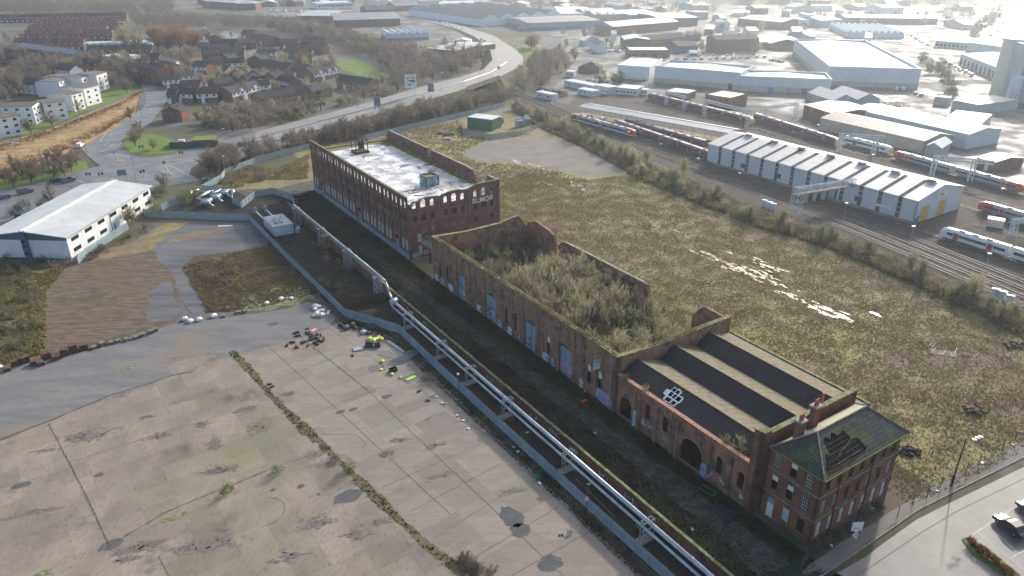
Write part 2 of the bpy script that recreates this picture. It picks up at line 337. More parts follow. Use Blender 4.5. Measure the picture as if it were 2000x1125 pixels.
sheet('ruin_floor', ST((-2, 42.5), (27, 42.5), (27, 113.5), (-2, 113.5)), .03, SOILD)
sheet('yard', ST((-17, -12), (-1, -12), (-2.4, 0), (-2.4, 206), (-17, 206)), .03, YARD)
sheet('fence_foot', ST((-25.2, -12), (-23.2, -12), (-23.3, 72), (-23.1, 92), (-30.4, 106.5), (-30.6, 118), (-32.5, 112), (-31.5, 104), (-25.6, 93), (-24.9, 70), (-25.0, 40)), .06, SOILD, (1.2, .2), 61)
sheet('yard_track', ST((-13, -12), (-7, -12), (-5.6, 8), (-6, 30), (-7.2, 70), (-8, 110), (-8.3, 150), (-10.5, 150), (-10.6, 110), (-10.3, 70), (-9.8, 30), (-10.5, 8)), .05, TRACKM, (4, .35), 6)
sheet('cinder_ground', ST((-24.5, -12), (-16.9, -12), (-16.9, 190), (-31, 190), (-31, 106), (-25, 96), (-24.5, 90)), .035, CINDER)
sheet('concrete_slab', ST((-140, -20), (-60, -20)) + PX((1010, 1230), (940, 1150), (842, 1072), (748, 986), (668, 906), (592, 836), (508, 748), (466, 700), (452, 696), (402, 700), (375, 728), (335, 735), (300, 748), (212, 775), (100, 822), (0, 862), (-160, 930)), .03, CONC, (1.6, .18), 8)
sheet('concrete_bays', ST((-36, -20), (-24, -20), (-24, 92), (-31, 106)) + PX((642, 640), (560, 668), (462, 691), (480, 715), (548, 792), (632, 872), (702, 942), (792, 1026), (900, 1115), (1010, 1230)), .033, CONCB, (2.5, .12), 9)
WC = [(452, 686), (480, 715), (508, 748), (548, 792), (592, 836), (632, 872), (668, 906), (702, 942), (748, 986), (792, 1026), (842, 1072), (900, 1115), (940, 1150), (1010, 1230)]
WP = [W(*p) for p in WC]; wl_ = []; wr_ = []; r_ = random.Random(6)
for i_ in range(len(WP)):
    d_ = (WP[min(i_+1, len(WP)-1)] - WP[max(i_-1, 0)]); n_ = Vector((-d_.y, d_.x, 0)).normalized(); w_ = (.75 + .35 * math.sin(i_ * 1.9)); wl_.append(WP[i_] + n_ * w_); wr_.append(WP[i_] - n_ * w_ * .9)
WSTRIP = wl_ + wr_[::-1]; sheet('weed_strip', WSTRIP, .055, mat('strip_soil', (.14, .105, .07), (.09, .09, .04), scale=.5, detail=8, rough=.95, bump=.6, bscale=3), (.9, .22), 10)
sheet('tarmac_strip', ST((-150, 92)) + PX((-160, 760), (0, 722), (60, 708), (190, 682), (300, 645), (350, 632), (430, 622), (560, 603), (600, 590), (650, 600), (655, 620), (645, 642), (560, 669), (465, 692), (455, 700), (402, 700), (375, 726), (335, 733), (300, 746), (212, 773), (100, 820), (0, 858), (-160, 925)), .045, TARG, (4, .12), 11)
sheet('scraped_earth', PX((75, 570), (130, 520), (240, 500), (305, 492), (340, 560), (352, 600), (345, 628), (240, 655), (100, 692), (70, 640)), .048, SOIL, (3, .6), 12)
sheet('grey_rubble_ground', PX((300, 565), (330, 545), (350, 600), (352, 620), (300, 630), (285, 610)), .053, TARD, (1.5, .5), 13)
sheet('old_tarmac_yard', PX((295, 490), (320, 468), (372, 432), (470, 433), (486, 425), (505, 440), (525, 475), (470, 490), (380, 500), (352, 525), (372, 560), (402, 605), (378, 615), (345, 575), (330, 530), (300, 505)), .045, TARD, (3, .3), 14)
sheet('undergrowth_patch', PX((355, 520), (385, 500), (470, 490), (527, 478), (560, 505), (632, 570), (610, 590), (500, 606), (402, 612), (372, 565)), .043, SOILD, (2.5, .5), 15)
sheet('mossy_concrete', PX((440, 600), (470, 575), (540, 560), (600, 558), (615, 585), (540, 603), (470, 612)), .058, MOSS, (1.5, .6), 16)
sheet('dry_grass_strip', PX((150, 520), (200, 492), (265, 470), (330, 430), (372, 432), (320, 468), (295, 490), (240, 502)), .038, SCRUB, (3, .5), 17)
sheet('dry_grass_strip', PX((325, 472), (370, 455), (435, 445), (450, 452), (380, 468), (330, 475)), .055, SCRUB, (2, .3), 18)
sheet('left_scrub', PX((-160, 500), (0, 500), (75, 530), (130, 520), (95, 570), (95, 690), (60, 706), (0, 720), (-160, 758)), .034, SCRUB, (3, .6), 19)
sheet('apron', PX((560, 268), (600, 262), (740, 262), (755, 262), (610, 385), (600, 400), (585, 400), (575, 385), (500, 368), (430, 380), (430, 362), (470, 350), (540, 345), (600, 350)), .03, SCRUB, (3, .5), 20)
sheet('access_track', PX((460, 372), (540, 368), (612, 352), (618, 372), (560, 385), (520, 378), (480, 384)), .052, TRACKM, (3, .3), 21)
sheet('pipe_compound_ground', PX((330, 415), (372, 395), (370, 380), (430, 378), (480, 372), (560, 380), (577, 400), (610, 440), (640, 500), (620, 510), (490, 420), (400, 416)), .042, CINDER, (2, .3), 22)
# slab joints, patches, faint paint
j = MB()
def strip(mb, pts, w, z, mi=0):
    for a, b in zip(pts, pts[1:]):
        a = Vector(a[:2]); b = Vector(b[:2]); d = (b - a); 
        if d.length < .01: continue
        n = Vector((-d.y, d.x)).normalized() * w / 2
        mb.add([(a.x-n.x, a.y-n.y, z), (b.x-n.x, b.y-n.y, z), (b.x+n.x, b.y+n.y, z), (a.x+n.x, a.y+n.y, z)], [(0, 1, 2, 3)], mi)
def wob(p, q, amp=.06, n=14, seed=0):
    r = random.Random(seed); return [p.lerp(q, i / n) + Vector((r.gauss(0, amp), r.gauss(0, amp), 0)) for i in range(n + 1)]
for k, (p, q) in enumerate([((522, 674), (880, 1005)), ((585, 657), (722, 766)), ((722, 766), (1100, 1125)), ((639, 639), (820, 762)), ((820, 762), (1010, 890)), ((1010, 890), (1230, 1060)),
        ((600, 812), (725, 765)), ((725, 765), (800, 733)), ((745, 953), (820, 920)), ((820, 920), (953, 860)), ((800, 1000), (980, 905)), ((850, 1050), (1010, 950)), ((922, 1092), (1090, 990)), ((540, 738), (655, 700)), ((620, 710), (720, 672)), ((690, 735), (800, 700)), ((1000, 1125), (1200, 1010)), ((760, 805), (875, 765)), ((880, 830), (945, 805))]):
    strip(j, wob(W(*p), W(*q), .035, seed=k), .07 if k % 2 else .10, .048)
for k, (p, q) in enumerate([((95, 828), (135, 904)), ((135, 904), (175, 980)), ((175, 980), (215, 1070)), ((135, 904), (240, 870)), ((240, 870), (375, 828)), ((240, 1050), (325, 1000)), ((325, 1000), (425, 958)), ((455, 948), (540, 910)), ((560, 905), (620, 884)), ((310, 1088), (330, 1125))]):
    strip(j, wob(W(*p), W(*q), .05, seed=k + 50), .08, .048)
def arc(px, py, rx, a0, a1, z=0): 
    c = W(px, py); return [c + Vector((rx * math.cos(rad(t)), rx * math.sin(rad(t)), 0)) for t in range(a0, a1 + 1, 12)]
strip(j, arc(515, 1000, 3.2, -80, 100), .07, .048);
strip(j, [W(628, 848), W(696, 850), W(714, 865), W(708, 880)], .08, .048)
struct(j, 'slab_joints', JOINT)
faint = MB()
for p, q in [((770, 890), (905, 1015)), ((790, 925), (890, 1020)), ((835, 1030), (875, 1010)), ((870, 1075), (905, 1050)), ((765, 875), (745, 925)), ((1125, 935), (1200, 1010)), ((1000, 905), (1085, 985))]: strip(faint, [W(*p), W(*q)], .06, .052)
struct(faint, 'faded_yellow_lines', LINEY)
blk = MB()
for k in range(3):
    c = W(1082 + 0 * k, 0 + 1045) ; 
for p in [(1087, 1050), (1104, 1043), (1120, 1034)]:
    for u in range(-2, 3):
        c = W(*p) + Vector((u * .42, u * .42 * .1, 0)); strip(blk, [c + Vector((-.1, -.6, 0)), c + Vector((.1, .6, 0))], .26, .052)
struct(blk, 'worn_white_blocks', FAINT)
def blobpts(c, rx, ry, rot, r, n=14, jag=.25):
    out = []
    for i in range(n):
        t = 2 * math.pi * i / n; k = 1 + r.uniform(-jag, jag); x = rx * k * math.cos(t); y = ry * k * math.sin(t)
        out.append((c[0] + x * math.cos(rot) - y * math.sin(rot), c[1] + x * math.sin(rot) + y * math.cos(rot)))
    return out
def blob(mb, c, rx, ry, rot, z, r, n=14, jag=.25, mi=0):
    mb.add([(x, y, z) for x, y in blobpts(c, rx, ry, rot, r, n, jag)], [tuple(range(n))], mi)
pt = MB(); rr = random.Random(4)
for px, py, rx, ry in [(42, 948, 1.5, .8), (193, 928, .8, .5), (216, 1065, 1.7, 1.1), (680, 970, 2.4, 1.5), (588, 950, .7, .45), (533, 957, .5, .3), (1000, 1010, 1.6, 2.6), (1015, 1035, 1.5, 1.5), (1075, 1100, 1.9, 1.4), (755, 775, 1.1, .7), (690, 800, .9, .5), (755, 887, 1.3, .8), (665, 805, 1, .5), (622, 966, .3, .3), (535, 633, 1.2, .8), (845, 775, .6, .4)]:
    blob(pt, W(px, py), rx, ry, .55, .05, rr, 18, .16)
struct(pt, 'asphalt_patches', PATCH)
pd = MB()
for px, py, n, sp in [(1012, 318, 40, 4), (1045, 325, 24, 4), (1115, 358, 60, 6), (1075, 362, 20, 3), (1318, 450, 6, 2), (1412, 512, 14, 2.0), (1470, 540, 60, 5.5), (1500, 520, 34, 5), (1430, 520, 14, 2.5), (1545, 580, 16, 2.2), (1620, 607, 40, 3.5), (1600, 608, 20, 2.5), (1707, 613, 6, 1.2), (1490, 535, 26, 4), (1380, 495, 10, 2), (878, 268, 4, 1.5), (1280, 442, 5, 2)]:
    c = W(px, py)
    for i in range(int(n * .8)):
        u = rr.gauss(0, sp * .95); v = rr.gauss(0, sp * .2); t = SR + math.pi / 2 + .05
        q = (c.x + u * math.cos(t) - v * math.sin(t), c.y + u * math.sin(t) + v * math.cos(t))
        blob(pd, q, rr.uniform(.35, 1.5), rr.uniform(.1, .36), t, .10 + .0008 * (i % 20), rr, 9, .35)
for a, b in [((1405, 505), (1425, 516)), ((1345, 487), (1395, 510))]: strip(pd, wob(W(*a), W(*b), .1), .5, .06)
struct(pd, 'puddles', PUDDLE)
sn = MB()
for px, py, sx, sy, n in [(172, 852, 3.4, 1.8, 220), (285, 815, 1.2, .5, 60), (312, 852, 1.6, .9, 80), (395, 830, 1.0, 1.0, 60), (418, 868, .9, 2.0, 80), (430, 918, 2.6, .8, 160), (505, 835, 1.6, 1.6, 120), (480, 800, 2.0, 1.0, 80), (150, 855, 1.2, .4, 30), (270, 1070, 2.8, .8, 160), (400, 1065, 3.6, 1.2, 260), (250, 1092, 1.5, .4, 60), (620, 1020, 2.2, 1.2, 90), (780, 860, 1.4, .5, 60), (850, 870, 1.6, .6, 60), (640, 905, 1.6, .9, 60), (700, 1045, 2.2, 1.2, 60), (560, 770, 2.0, .8, 50), (340, 700, 1.4, .4, 30), (740, 1020, 2.0, .7, 60), (860, 930, 2.2, .6, 60), (1000, 960, 2.0, .5, 50), (70, 1000, 3, .6, 60), (90, 880, 2, .5, 40), (560, 1090, 2.4, 1.0, 60)]:
    c = W(px, py)
    for i in range(n):
        u = rr.gauss(0, sx * .55); v = rr.gauss(0, sy * .55); t = .28
        blob(sn, (c.x + u * math.cos(t) - v * math.sin(t), c.y + u * math.sin(t) + v * math.cos(t)), rr.uniform(.12, .6), rr.uniform(.05, .2), t + rr.gauss(0, .2), .0505 + (i % 9) * .0002, rr, 7, .4)
struct(sn, 'concrete_stains', STAIN)
# shallow rain water and moss on the yard of slabs
mo = MB()
for px, py, rx, ry in [(443, 958, 1.6, 1.2), (340, 1010, 2.2, .9), (543, 918, 1.6, .9), (250, 720, 2.2, .7), (85, 1120, 1.6, 1)]: blob(mo, W(px, py), rx * .8, ry * .8, .6, .058, rr, 16, .2)
struct(mo, 'moss_patches', MOSS)
for px, py, s_ in [(372, 705, 1)]:
    q = MB(); q.tess(PX((325, 715), (360, 702), (412, 688), (425, 700), (385, 716), (340, 733)), .06); struct(q, 'pale_plinth', CONC)
ww = MB()
for p, q in [((333, 723), (352, 720)), ((352, 720), (345, 712)), ((372, 712), (420, 698)), ((388, 717), (380, 703)), ((400, 710), (396, 698)), ((372, 716), (366, 704))]: strip(ww, [W(*p), W(*q)], .09, .068)
struct(ww, 'white_wash_marks', FAINT)

# ================================================================ ROADS
sheet('road', PX((-260, 425), (0, 372), (100, 352), (172, 329), (195, 325), (172, 305), (160, 292), (175, 280), (212, 260), (250, 232), (277, 215), (286, 200), (282, 180), (275, 167), (255, 150), (262, 140), (300, 165), (335, 188), (320, 205), (295, 240), (265, 258), (240, 270), (232, 287), (242, 297), (265, 305), (287, 307), (337, 302), (375, 292), (500, 258), (504, 283), (425, 305), (390, 317), (372, 328), (370, 340), (392, 353), (300, 367), (200, 400), (0, 435), (-260, 500)), .06, ROADM)
RIB = [((498, 258), (500, 284), .06), ((620, 226), (615, 254), 1), ((720, 200), (712, 230), 2.5), ((812, 172), (810, 203), 4.5), ((900, 150), (912, 172), 6), ((945, 135), (975, 150), 6.5), ((962, 117), (1020, 128), 6), ((958, 100), (1022, 112), 5), ((950, 88), (1005, 95), 3.5), ((925, 70), (965, 70), 2), ((890, 56), (915, 54), 1), ((850, 45), (870, 42), .4), ((800, 35), (830, 33), .2)]
rb = MB(); sk = MB(); md = MB(); lanes = MB()
N_ = [W(a[0], a[1], z) for a, b, z in RIB]; S_ = [W(b[0], b[1], z) for a, b, z in RIB]
for i in range(len(RIB) - 1):
    rb.poly([S_[i], S_[i+1], N_[i+1], N_[i]])
    z0, z1 = RIB[i][2], RIB[i+1][2]
    for P_, sg, dz in ((N_, 1, 0), (S_, -1, .02)):
        o0 = (P_[i] - (S_[i] if sg > 0 else N_[i])).normalized() * 2.2 * z0; o1 = (P_[i+1] - (S_[i+1] if sg > 0 else N_[i+1])).normalized() * 2.2 * z1
        if sg < 0 and i in (4,): continue
        a0 = P_[i] + o0; a1 = P_[i+1] + o1
        sk.poly([P_[i], P_[i+1], (a1.x, a1.y, .01), (a0.x, a0.y, .01)] if sg < 0 else [P_[i], (a0.x, a0.y, .01), (a1.x, a1.y, .01), P_[i+1]])
    m0 = N_[i].lerp(S_[i], .48); m1 = N_[i+1].lerp(S_[i+1], .48)
    if i < 6: md.tube(m0 + Vector((0, 0, .25)), m1 + Vector((0, 0, .25)), .28, 4)
    for f in (.26, .72):
        q0 = N_[i].lerp(S_[i], f); q1 = N_[i+1].lerp(S_[i+1], f); L_ = (q1 - q0).length; k = int(L_ / 9)
        for t in range(k):
            aa = q0.lerp(q1, t / k); bb = q0.lerp(q1, (t + .4) / k); n = (N_[i] - S_[i]).normalized() * .1; up = Vector((0, 0, .02))
            lanes.poly([aa - n + up, bb - n + up, bb + n + up, aa + n + up])
struct(rb, 'main_road', ROADP); struct(sk, 'road_embankment', SOILD); struct(lanes, 'lane_markings', LINE)
one(md, 'crash_barrier', 'long grey steel crash barrier down the middle of the raised dual carriageway', 'crash barrier', STEEL)
br = site('road_bridge', 'pale concrete road bridge carrying the main road over the railway', 'bridge'); br.location = S_[4].copy(); br.rotation_euler = (0, 0, 0); br.location.z = 0
bm = MB(); a_ = S_[4] - br.location; b_ = S_[5] - br.location; n_ = (S_[4] - N_[4]); n_.z = 0; n_.normalize()
def plank(mb, a, b, w, z0, z1):
    d = (b - a); d.z = 0; d.normalize(); n = Vector((-d.y, d.x, 0)) * w
    mb.add([a + n + Vector((0, 0, z0)), b + n + Vector((0, 0, z0)), b - n + Vector((0, 0, z0)), a - n + Vector((0, 0, z0)), a + n + Vector((0, 0, z1)), b + n + Vector((0, 0, z1)), b - n + Vector((0, 0, z1)), a - n + Vector((0, 0, z1))],
           [(0,3,2,1),(4,5,6,7),(0,1,5,4),(1,2,6,5),(2,3,7,6),(3,0,4,7)])
plank(bm, a_ + n_ * .3, b_ + n_ * .3, .25, -1.6, 1.1); bm.build('parapet', CONCB, br)
bm = MB(); plank(bm, Vector((a_.x, a_.y, 3)) + n_ * .5, Vector((a_.x, a_.y, 3)) - n_ * 14, 1.0, -3, 2); bm.build('abutment', CONCB, br); bm = MB(); plank(bm, Vector((b_.x, b_.y, 3)) + n_ * .5, Vector((b_.x, b_.y, 3)) - n_ * 12, 1.0, -3, 2); bm.build('abutment', CONCB, br)
sheet('street', PX((1005, 95), (1015, 84), (1060, 88), (1130, 98), (1230, 108), (1230, 116), (1150, 112), (1110, 112), (1060, 100), (1024, 112)), .1, ROADW)
sheet('industrial_yard', PX((1075, 175), (1105, 148), (1125, 112), (1095, 80), (1060, 60), (870, 40), (870, 12), (1200, 6), (1500, 8), (1900, 10), (2600, 60), (2600, 560), (2000, 366), (1640, 250), (1460, 205), (1300, 185), (1250, 205), (1110, 192)), .05, ROADW)
sheet('city_ground', PX((380, 12), (520, 5), (880, 8), (870, 60), (940, 66), (900, 80), (840, 78), (700, 62), (560, 40), (440, 32)), .06, ROADW)
sheet('motorway', PX((1962, 105), (1895, 88), (1912, 62), (1955, 25), (1990, 8), (2060, -12), (2110, -12), (2030, 20), (1995, 55), (1975, 90)), .14, ROADP)
sheet('park_grass', PX((1420, 10), (1700, 8), (1870, 6), (1870, -6), (1700, -10), (1420, -8)), .12, GRASS, (20, 3))
sheet('estate_green', PX((645, 122), (665, 118), (700, 117), (735, 130), (748, 150), (720, 154), (680, 140), (648, 132)), .08, GRASS, (4, .6))
sheet('verge_grass', PX((-100, 392), (0, 370), (100, 350), (172, 328), (170, 318), (150, 312), (110, 322), (60, 335), (0, 348), (-100, 370)), .07, GRASS, (4, .3))
sheet('flats_lawn', PX((-60, 290), (0, 277), (90, 250), (170, 215), (255, 185), (268, 172), (225, 158), (210, 175), (150, 205), (60, 240), (0, 262), (-60, 280)), .07, GRASS, (4, .3))
bk = MB(); A1 = PX((-120, 318), (0, 280), (90, 255), (170, 222), (240, 195), (278, 172)); A2 = PX((-120, 385), (0, 352), (70, 325), (150, 292), (212, 258), (262, 226)); 
for i in range(5):
    t0 = A1[i] + Vector((0, 0, .09)); t1 = A1[i+1] + Vector((0, 0, .09))
    m0 = A1[i].lerp(A2[i], .5) + Vector((0, 0, 1.2)); m1 = A1[i+1].lerp(A2[i+1], .5) + Vector((0, 0, 1.2))
    bk.poly([A2[i] + Vector((0, 0, .09)), A2[i+1] + Vector((0, 0, .09)), m1, m0]); bk.poly([m0, m1, t1, t0])
struct(bk, 'grass_bank', OCHRE)
sheet('estate_road', PX((372, 135), (395, 142), (412, 152), (425, 168), (412, 170), (395, 168), (380, 150)), .08, ROADM)
sheet('estate_road', PX((330, 190), (310, 170), (330, 160), (420, 175), (520, 190), (520, 196), (420, 182)), .075, ROADM)
sheet('estate_road', PX((410, 75), (440, 60), (480, 70), (500, 100), (490, 110), (470, 90)), .08, ROADM)
sheet('junction_green', PX((245, 290), (240, 272), (275, 262), (300, 262), (330, 270), (372, 285), (340, 298), (290, 303), (262, 300)), .08, GRASS, (3, .3))
sheet('roundabout_green', PX((925, 66), (960, 76), (985, 84), (960, 86), (940, 80)), .1, GRASS)
sheet('roundabout_green', PX((1005, 92), (1060, 92), (1050, 104), (1030, 108), (1010, 100)), .12, GRASS)
mk = MB()
def dash(p, q, n, w=.14, z=.075, fr=.5):
    a = W(*p); b = W(*q)
    for i in range(n): strip(mk, [a.lerp(b, i / n), a.lerp(b, (i + fr) / n)], w, z)
dash((0, 405), (165, 352), 14); dash((0, 390), (95, 362), 8); dash((0, 425), (60, 408), 5); dash((60, 408), (140, 380), 7)
for p, q in [((232, 343), (262, 337)), ((292, 328), (325, 322)), ((345, 318), (368, 313)), ((150, 352), (168, 359)), ((330, 322), (372, 345)), ((322, 324), (340, 345)), ((215, 352), (222, 346)), ((335, 350), (375, 354)), ((268, 350), (305, 352)), ((195, 278), (205, 262)), ((203, 285), (215, 277)), ((215, 288), (222, 280)), ((197, 295), (225, 305)), ((225, 300), (250, 309))]: strip(mk, [W(*p), W(*q)], .22, .075)
dash((205, 262), (235, 245), 6); dash((240, 240), (285, 205), 8); dash((285, 320), (340, 304), 6); dash((340, 320), (400, 305), 5)
struct(mk, 'junction_markings', LINE)
for nm, P_ in (('traffic_island', [(222, 318), (240, 317), (243, 311), (228, 310)]), ('traffic_island', [(333, 316), (345, 311), (362, 311), (350, 316)]), ('traffic_island', [(310, 338), (338, 343), (330, 334), (315, 331)]), ('traffic_island', [(190, 357), (208, 354), (205, 350)])):
    q = MB(); q.prism([(v.x, v.y) for v in PX(*P_)], .0, .18); struct(q, nm, KERB)
kb_ = MB()
for P_ in (PX((160, 292), (175, 280), (212, 260), (250, 232), (277, 215)), PX((0, 371), (100, 351), (172, 328), (196, 324), (172, 305), (160, 292)), PX((295, 240), (265, 258), (240, 270), (232, 287), (242, 297), (265, 305), (287, 307), (337, 302), (375, 292), (500, 258)), PX((500, 284), (425, 305), (390, 317), (372, 328), (370, 340), (392, 354))):
    for a, b in zip(P_, P_[1:]): plank(kb_, a, b, .15, 0, .18)
struct(kb_, 'road_kerbs', KERB)
# bottom right car park
sheet('access_road', ST((-3, -40), (-3, -7.5)) + PX((1625, 1125), (1690, 1088), (1727, 1060), (1790, 1015), (1850, 985), (2000, 912), (2300, 780)) + ST((120, -60)), .03, ROADP)
sheet('gravel_verge', PX((1560, 1125), (1640, 1060), (1722, 1010), (1800, 965), (1880, 920), (2000, 862), (2300, 735), (2300, 770), (2000, 892), (1860, 960), (1800, 994), (1727, 1040), (1610, 1118)), .045, GRAVEL, (2, .15))
sheet('parking_bays', PX((1885, 1058), (1940, 1010), (2050, 950), (2300, 860), (2300, 1400), (2100, 1210)), .045, BAYS)
ck = MB()
P_ = PX((1560, 1150), (1610, 1122), (1727, 1042), (1790, 998), (1860, 962), (2000, 893), (2150, 830))
for a, b in zip(P_, P_[1:]): plank(ck, a, b, .12, 0, .14)
struct(ck, 'car_park_kerb', KERB)
sm = MB()
P_ = PX((1630, 1150), (1700, 1108), (1800, 1040), (1870, 998), (2000, 935), (2100, 890))
strip(sm, P_, .06, .05); struct(sm, 'road_seam', JOINT)
bl = MB()
for p, q in [((1883, 1055), (1950, 1012)), ((1950, 1012), (2010, 975)), ((1932, 1028), (1985, 1078)), ((1908, 1040), (2060, 1160)), ((1975, 1090), (2010, 1070)), ((1972, 992), (2010, 1022))]: strip(bl, [W(*p), W(*q)], .1, .055)
struct(bl, 'parking_lines', LINE)
dc = MB(); dc.box(-.5, -.5, 0, .5, .5, .012); dc.box(-.35, -.35, .012, .35, .35, .016)
one(dc, 'drain_cover', 'square pale drain cover set in the access road', 'drain cover', STONE, W(1868, 1091) + Vector((0, 0, .036)), .5)
# ================================================================ WALLS WITH OPENINGS
def holepts(s0, s1, z0, z1, arch):
    if arch == 'r':
        r = (s1 - s0) / 2; c = (s0 + s1) / 2; zc = z1 - r
        return [(s0, z0), (s1, z0)] + [(c + r * math.cos(math.pi * k / 8), zc + r * math.sin(math.pi * k / 8)) for k in range(0, 9)]
    if arch == 's':
        h = (s1 - s0) * .16
        return [(s0, z0), (s1, z0), (s1, z1 - h), ((s0 + 3*s1)/4, z1 - h*.25), ((s0+s1)/2, z1), ((3*s0 + s1)/4, z1 - h*.25), (s0, z1 - h)]
    return [(s0, z0), (s1, z0), (s1, z1), (s0, z1)]
def wall(mb, p0, p1, z0, top, ops=(), t=.45, mi=0, mic=None):
    """outer face runs p0->p1 with the outside on the right hand; top = height or [(s,z),...]"""
    p0 = Vector(p0); p1 = Vector(p1); d = p1 - p0; L = d.length; d.normalize(); n = Vector((-d.y, d.x))
    if not isinstance(top, (list, tuple)): top = [(0, top), (L, top)]
    def tz(s):
        for (a, za), (b, zb) in zip(top, top[1:]):
            if a - 1e-6 <= s <= b + 1e-6: return za if b - a < 1e-6 else za + (zb - za) * (s - a) / (b - a)
        return top[-1][1]
    def P(s, z, o): return (p0.x + d.x * s + n.x * o, p0.y + d.y * s + n.y * o, z)
    ops = sorted(ops, key=lambda o: o[0]); groups = []
    for o in ops:
        if groups and o[0] < groups[-1][1] + .05: groups[-1][2].append(o); groups[-1][1] = max(groups[-1][1], o[1])
        else: groups.append([o[0], o[1], [o]])
    cuts = [0.0] + [(a[1] + b[0]) / 2 for a, b in zip(groups, groups[1:])] + [L]
    if not groups: groups = [[0, 0, []]]
    for i, gr in enumerate(groups):
        a, b = cuts[i], cuts[i+1]
        outer = [(a, z0), (b, z0), (b, tz(b))] + [(s, z) for s, z in reversed(top) if a + 1e-4 < s < b - 1e-4] + [(a, tz(a))]
        loops = [outer] + [holepts(o[0], o[1], max(o[2], z0 + .02), o[3], o[4] if len(o) > 4 else None) for o in gr[2]]
        vl = [[Vector((x, z, 0)) for x, z in l] for l in loops]; fl = [q for l in vl for q in l]
        for tri in tessellate_polygon(vl):
            A, B, C = [fl[k] for k in tri]
            if (B - A).cross(C - A).z < 0: B, C = C, B
            mb.add([P(A.x, A.y, 0), P(B.x, B.y, 0), P(C.x, C.y, 0)], [(0, 1, 2)], mi)
            mb.add([P(A.x, A.y, t), P(C.x, C.y, t), P(B.x, B.y, t)], [(0, 1, 2)], mi)
        for l in loops[1:]:
            for (x0, y0), (x1, y1) in zip(l, l[1:] + l[:1]):
                mb.add([P(x0, y0, 0), P(x0, y0, t), P(x1, y1, t), P(x1, y1, 0)], [(0, 1, 2, 3)], mi)
    for (s0, a0), (s1, a1) in zip(top, top[1:]):
        mb.add([P(s0, a0, 0), P(s1, a1, 0), P(s1, a1, t), P(s0, a0, t)], [(0, 1, 2, 3)], mi if mic is None else mic)
    for s in (0, L): mb.add([P(s, z0, 0), P(s, tz(s), 0), P(s, tz(s), t), P(s, z0, t)], [(0, 1, 2, 3)], mi)
def onwall(p0, p1, s, z, off=0.0):     # location + rotation for a part on the outer face of that wall
    p0 = Vector(p0); d = Vector(p1) - p0; d.normalize(); n = Vector((-d.y, d.x))
    q = p0 + d * s + n * off; return (q.x, q.y, z), math.atan2(d.y, d.x)
_win = {}
def winmesh(w, h, kind, arch=None):
    """window mesh: x across, z up from sill, outside towards -y"""
    k = (round(w, 2), round(h, 2), kind, arch)
    if k in _win: return _win[k]
    m = MB(); hp = holepts(-w/2, w/2, 0, h, arch)
    if kind == 'board':
        m.add([(x, .0, z) for x, z in hp], [tuple(range(len(hp)))], 0); m.box(-w/2, -.02, h*.48, w/2, .0, h*.5, 1); mats = [BOARD, STEEL]
    elif kind == 'boardp': m.add([(x, .0, z) for x, z in hp], [tuple(range(len(hp)))], 0); m.box(-.03, -.03, 0, .03, .0, h*.95, 1); mats = [BOARDP, WOODG]
    elif kind == 'dark':
        m.add([(x, .05, z) for x, z in hp], [tuple(range(len(hp)))], 0)
        for f in (-.17, .17): m.box(w*f-.02, 0, .05, w*f+.02, .04, h*.93, 1)
        m.box(-w/2, 0, h*.5, w/2, .04, h*.5+.04, 1); m.box(-w/2, 0, h*.25, w/2, .04, h*.25+.03, 1); mats = [GLASSD, RUST]
    elif kind == 'white':
        m.add([(x, .05, z) for x, z in hp], [tuple(range(len(hp)))], 0)
        for x in (-w/2, w/2-.06): m.box(x, -.01, 0, x+.06, .04, h if not arch else h*.8, 1)
        for f in (-.17, .17): m.box(w*f-.02, 0, .05, w*f+.02, .04, h*.95, 1)
        for f in (0, .25, .49, .75, .97): m.box(-w/2, 0, h*f, w/2, .045, h*f+(.06 if f in (0, .49, .97) else .03), 1)
        mats = [GLASSD, WHITE]
    elif kind == 'half':
        m.add([(x, .05, z) for x, z in hp], [tuple(range(len(hp)))], 0); m.box(-w/2, 0, h*.6, w/2, .04, h*.99, 1); mats = [DARK, WHITE]
    elif kind == 'modern':
        m.box(-w/2, -.03, 0, w/2, .04, h, 1)
        nn = max(1, round(w / 1.1))
        for i in range(nn): m.box(-w/2 + .06 + i*(w-.06)/nn, -.04, .07, -w/2 + (i+1)*(w-.06)/nn, -.03, h-.07, 0)
        mats = [GLASS, WHITE]
    elif kind == 'strip':
        m.box(-w/2, -.04, 0, w/2, .04, h, 1)
        nn = max(1, round(w / 1.0))
        for i in range(nn): m.box(-w/2 + .05 + i*(w-.05)/nn, -.055, .05, -w/2 + (i+1)*(w-.05)/nn, -.04, h-.05, 0)
        mats = [GLASS, CLADD]
    me = m.build('tmp', mats); d = me.data; bpy.data.objects.remove(me); _win[k] = d; d.name = kind + '_window'; return d
def part(name, data, parent, loc, rz=0):
    o = bpy.data.objects.new(name, data); COL.objects.link(o); o.parent = parent; o.location = loc; o.rotation_euler = (0, 0, rz); return o
def window(parent, p0, p1, s, z, w, h, kind='dark', arch=None, off=.18, name='window', label=None):
    loc, rz = onwall(p0, p1, s, z, off); o = part(name, winmesh(w, h, kind, arch), parent, loc, rz)
    if label: o['label'] = label
    return o
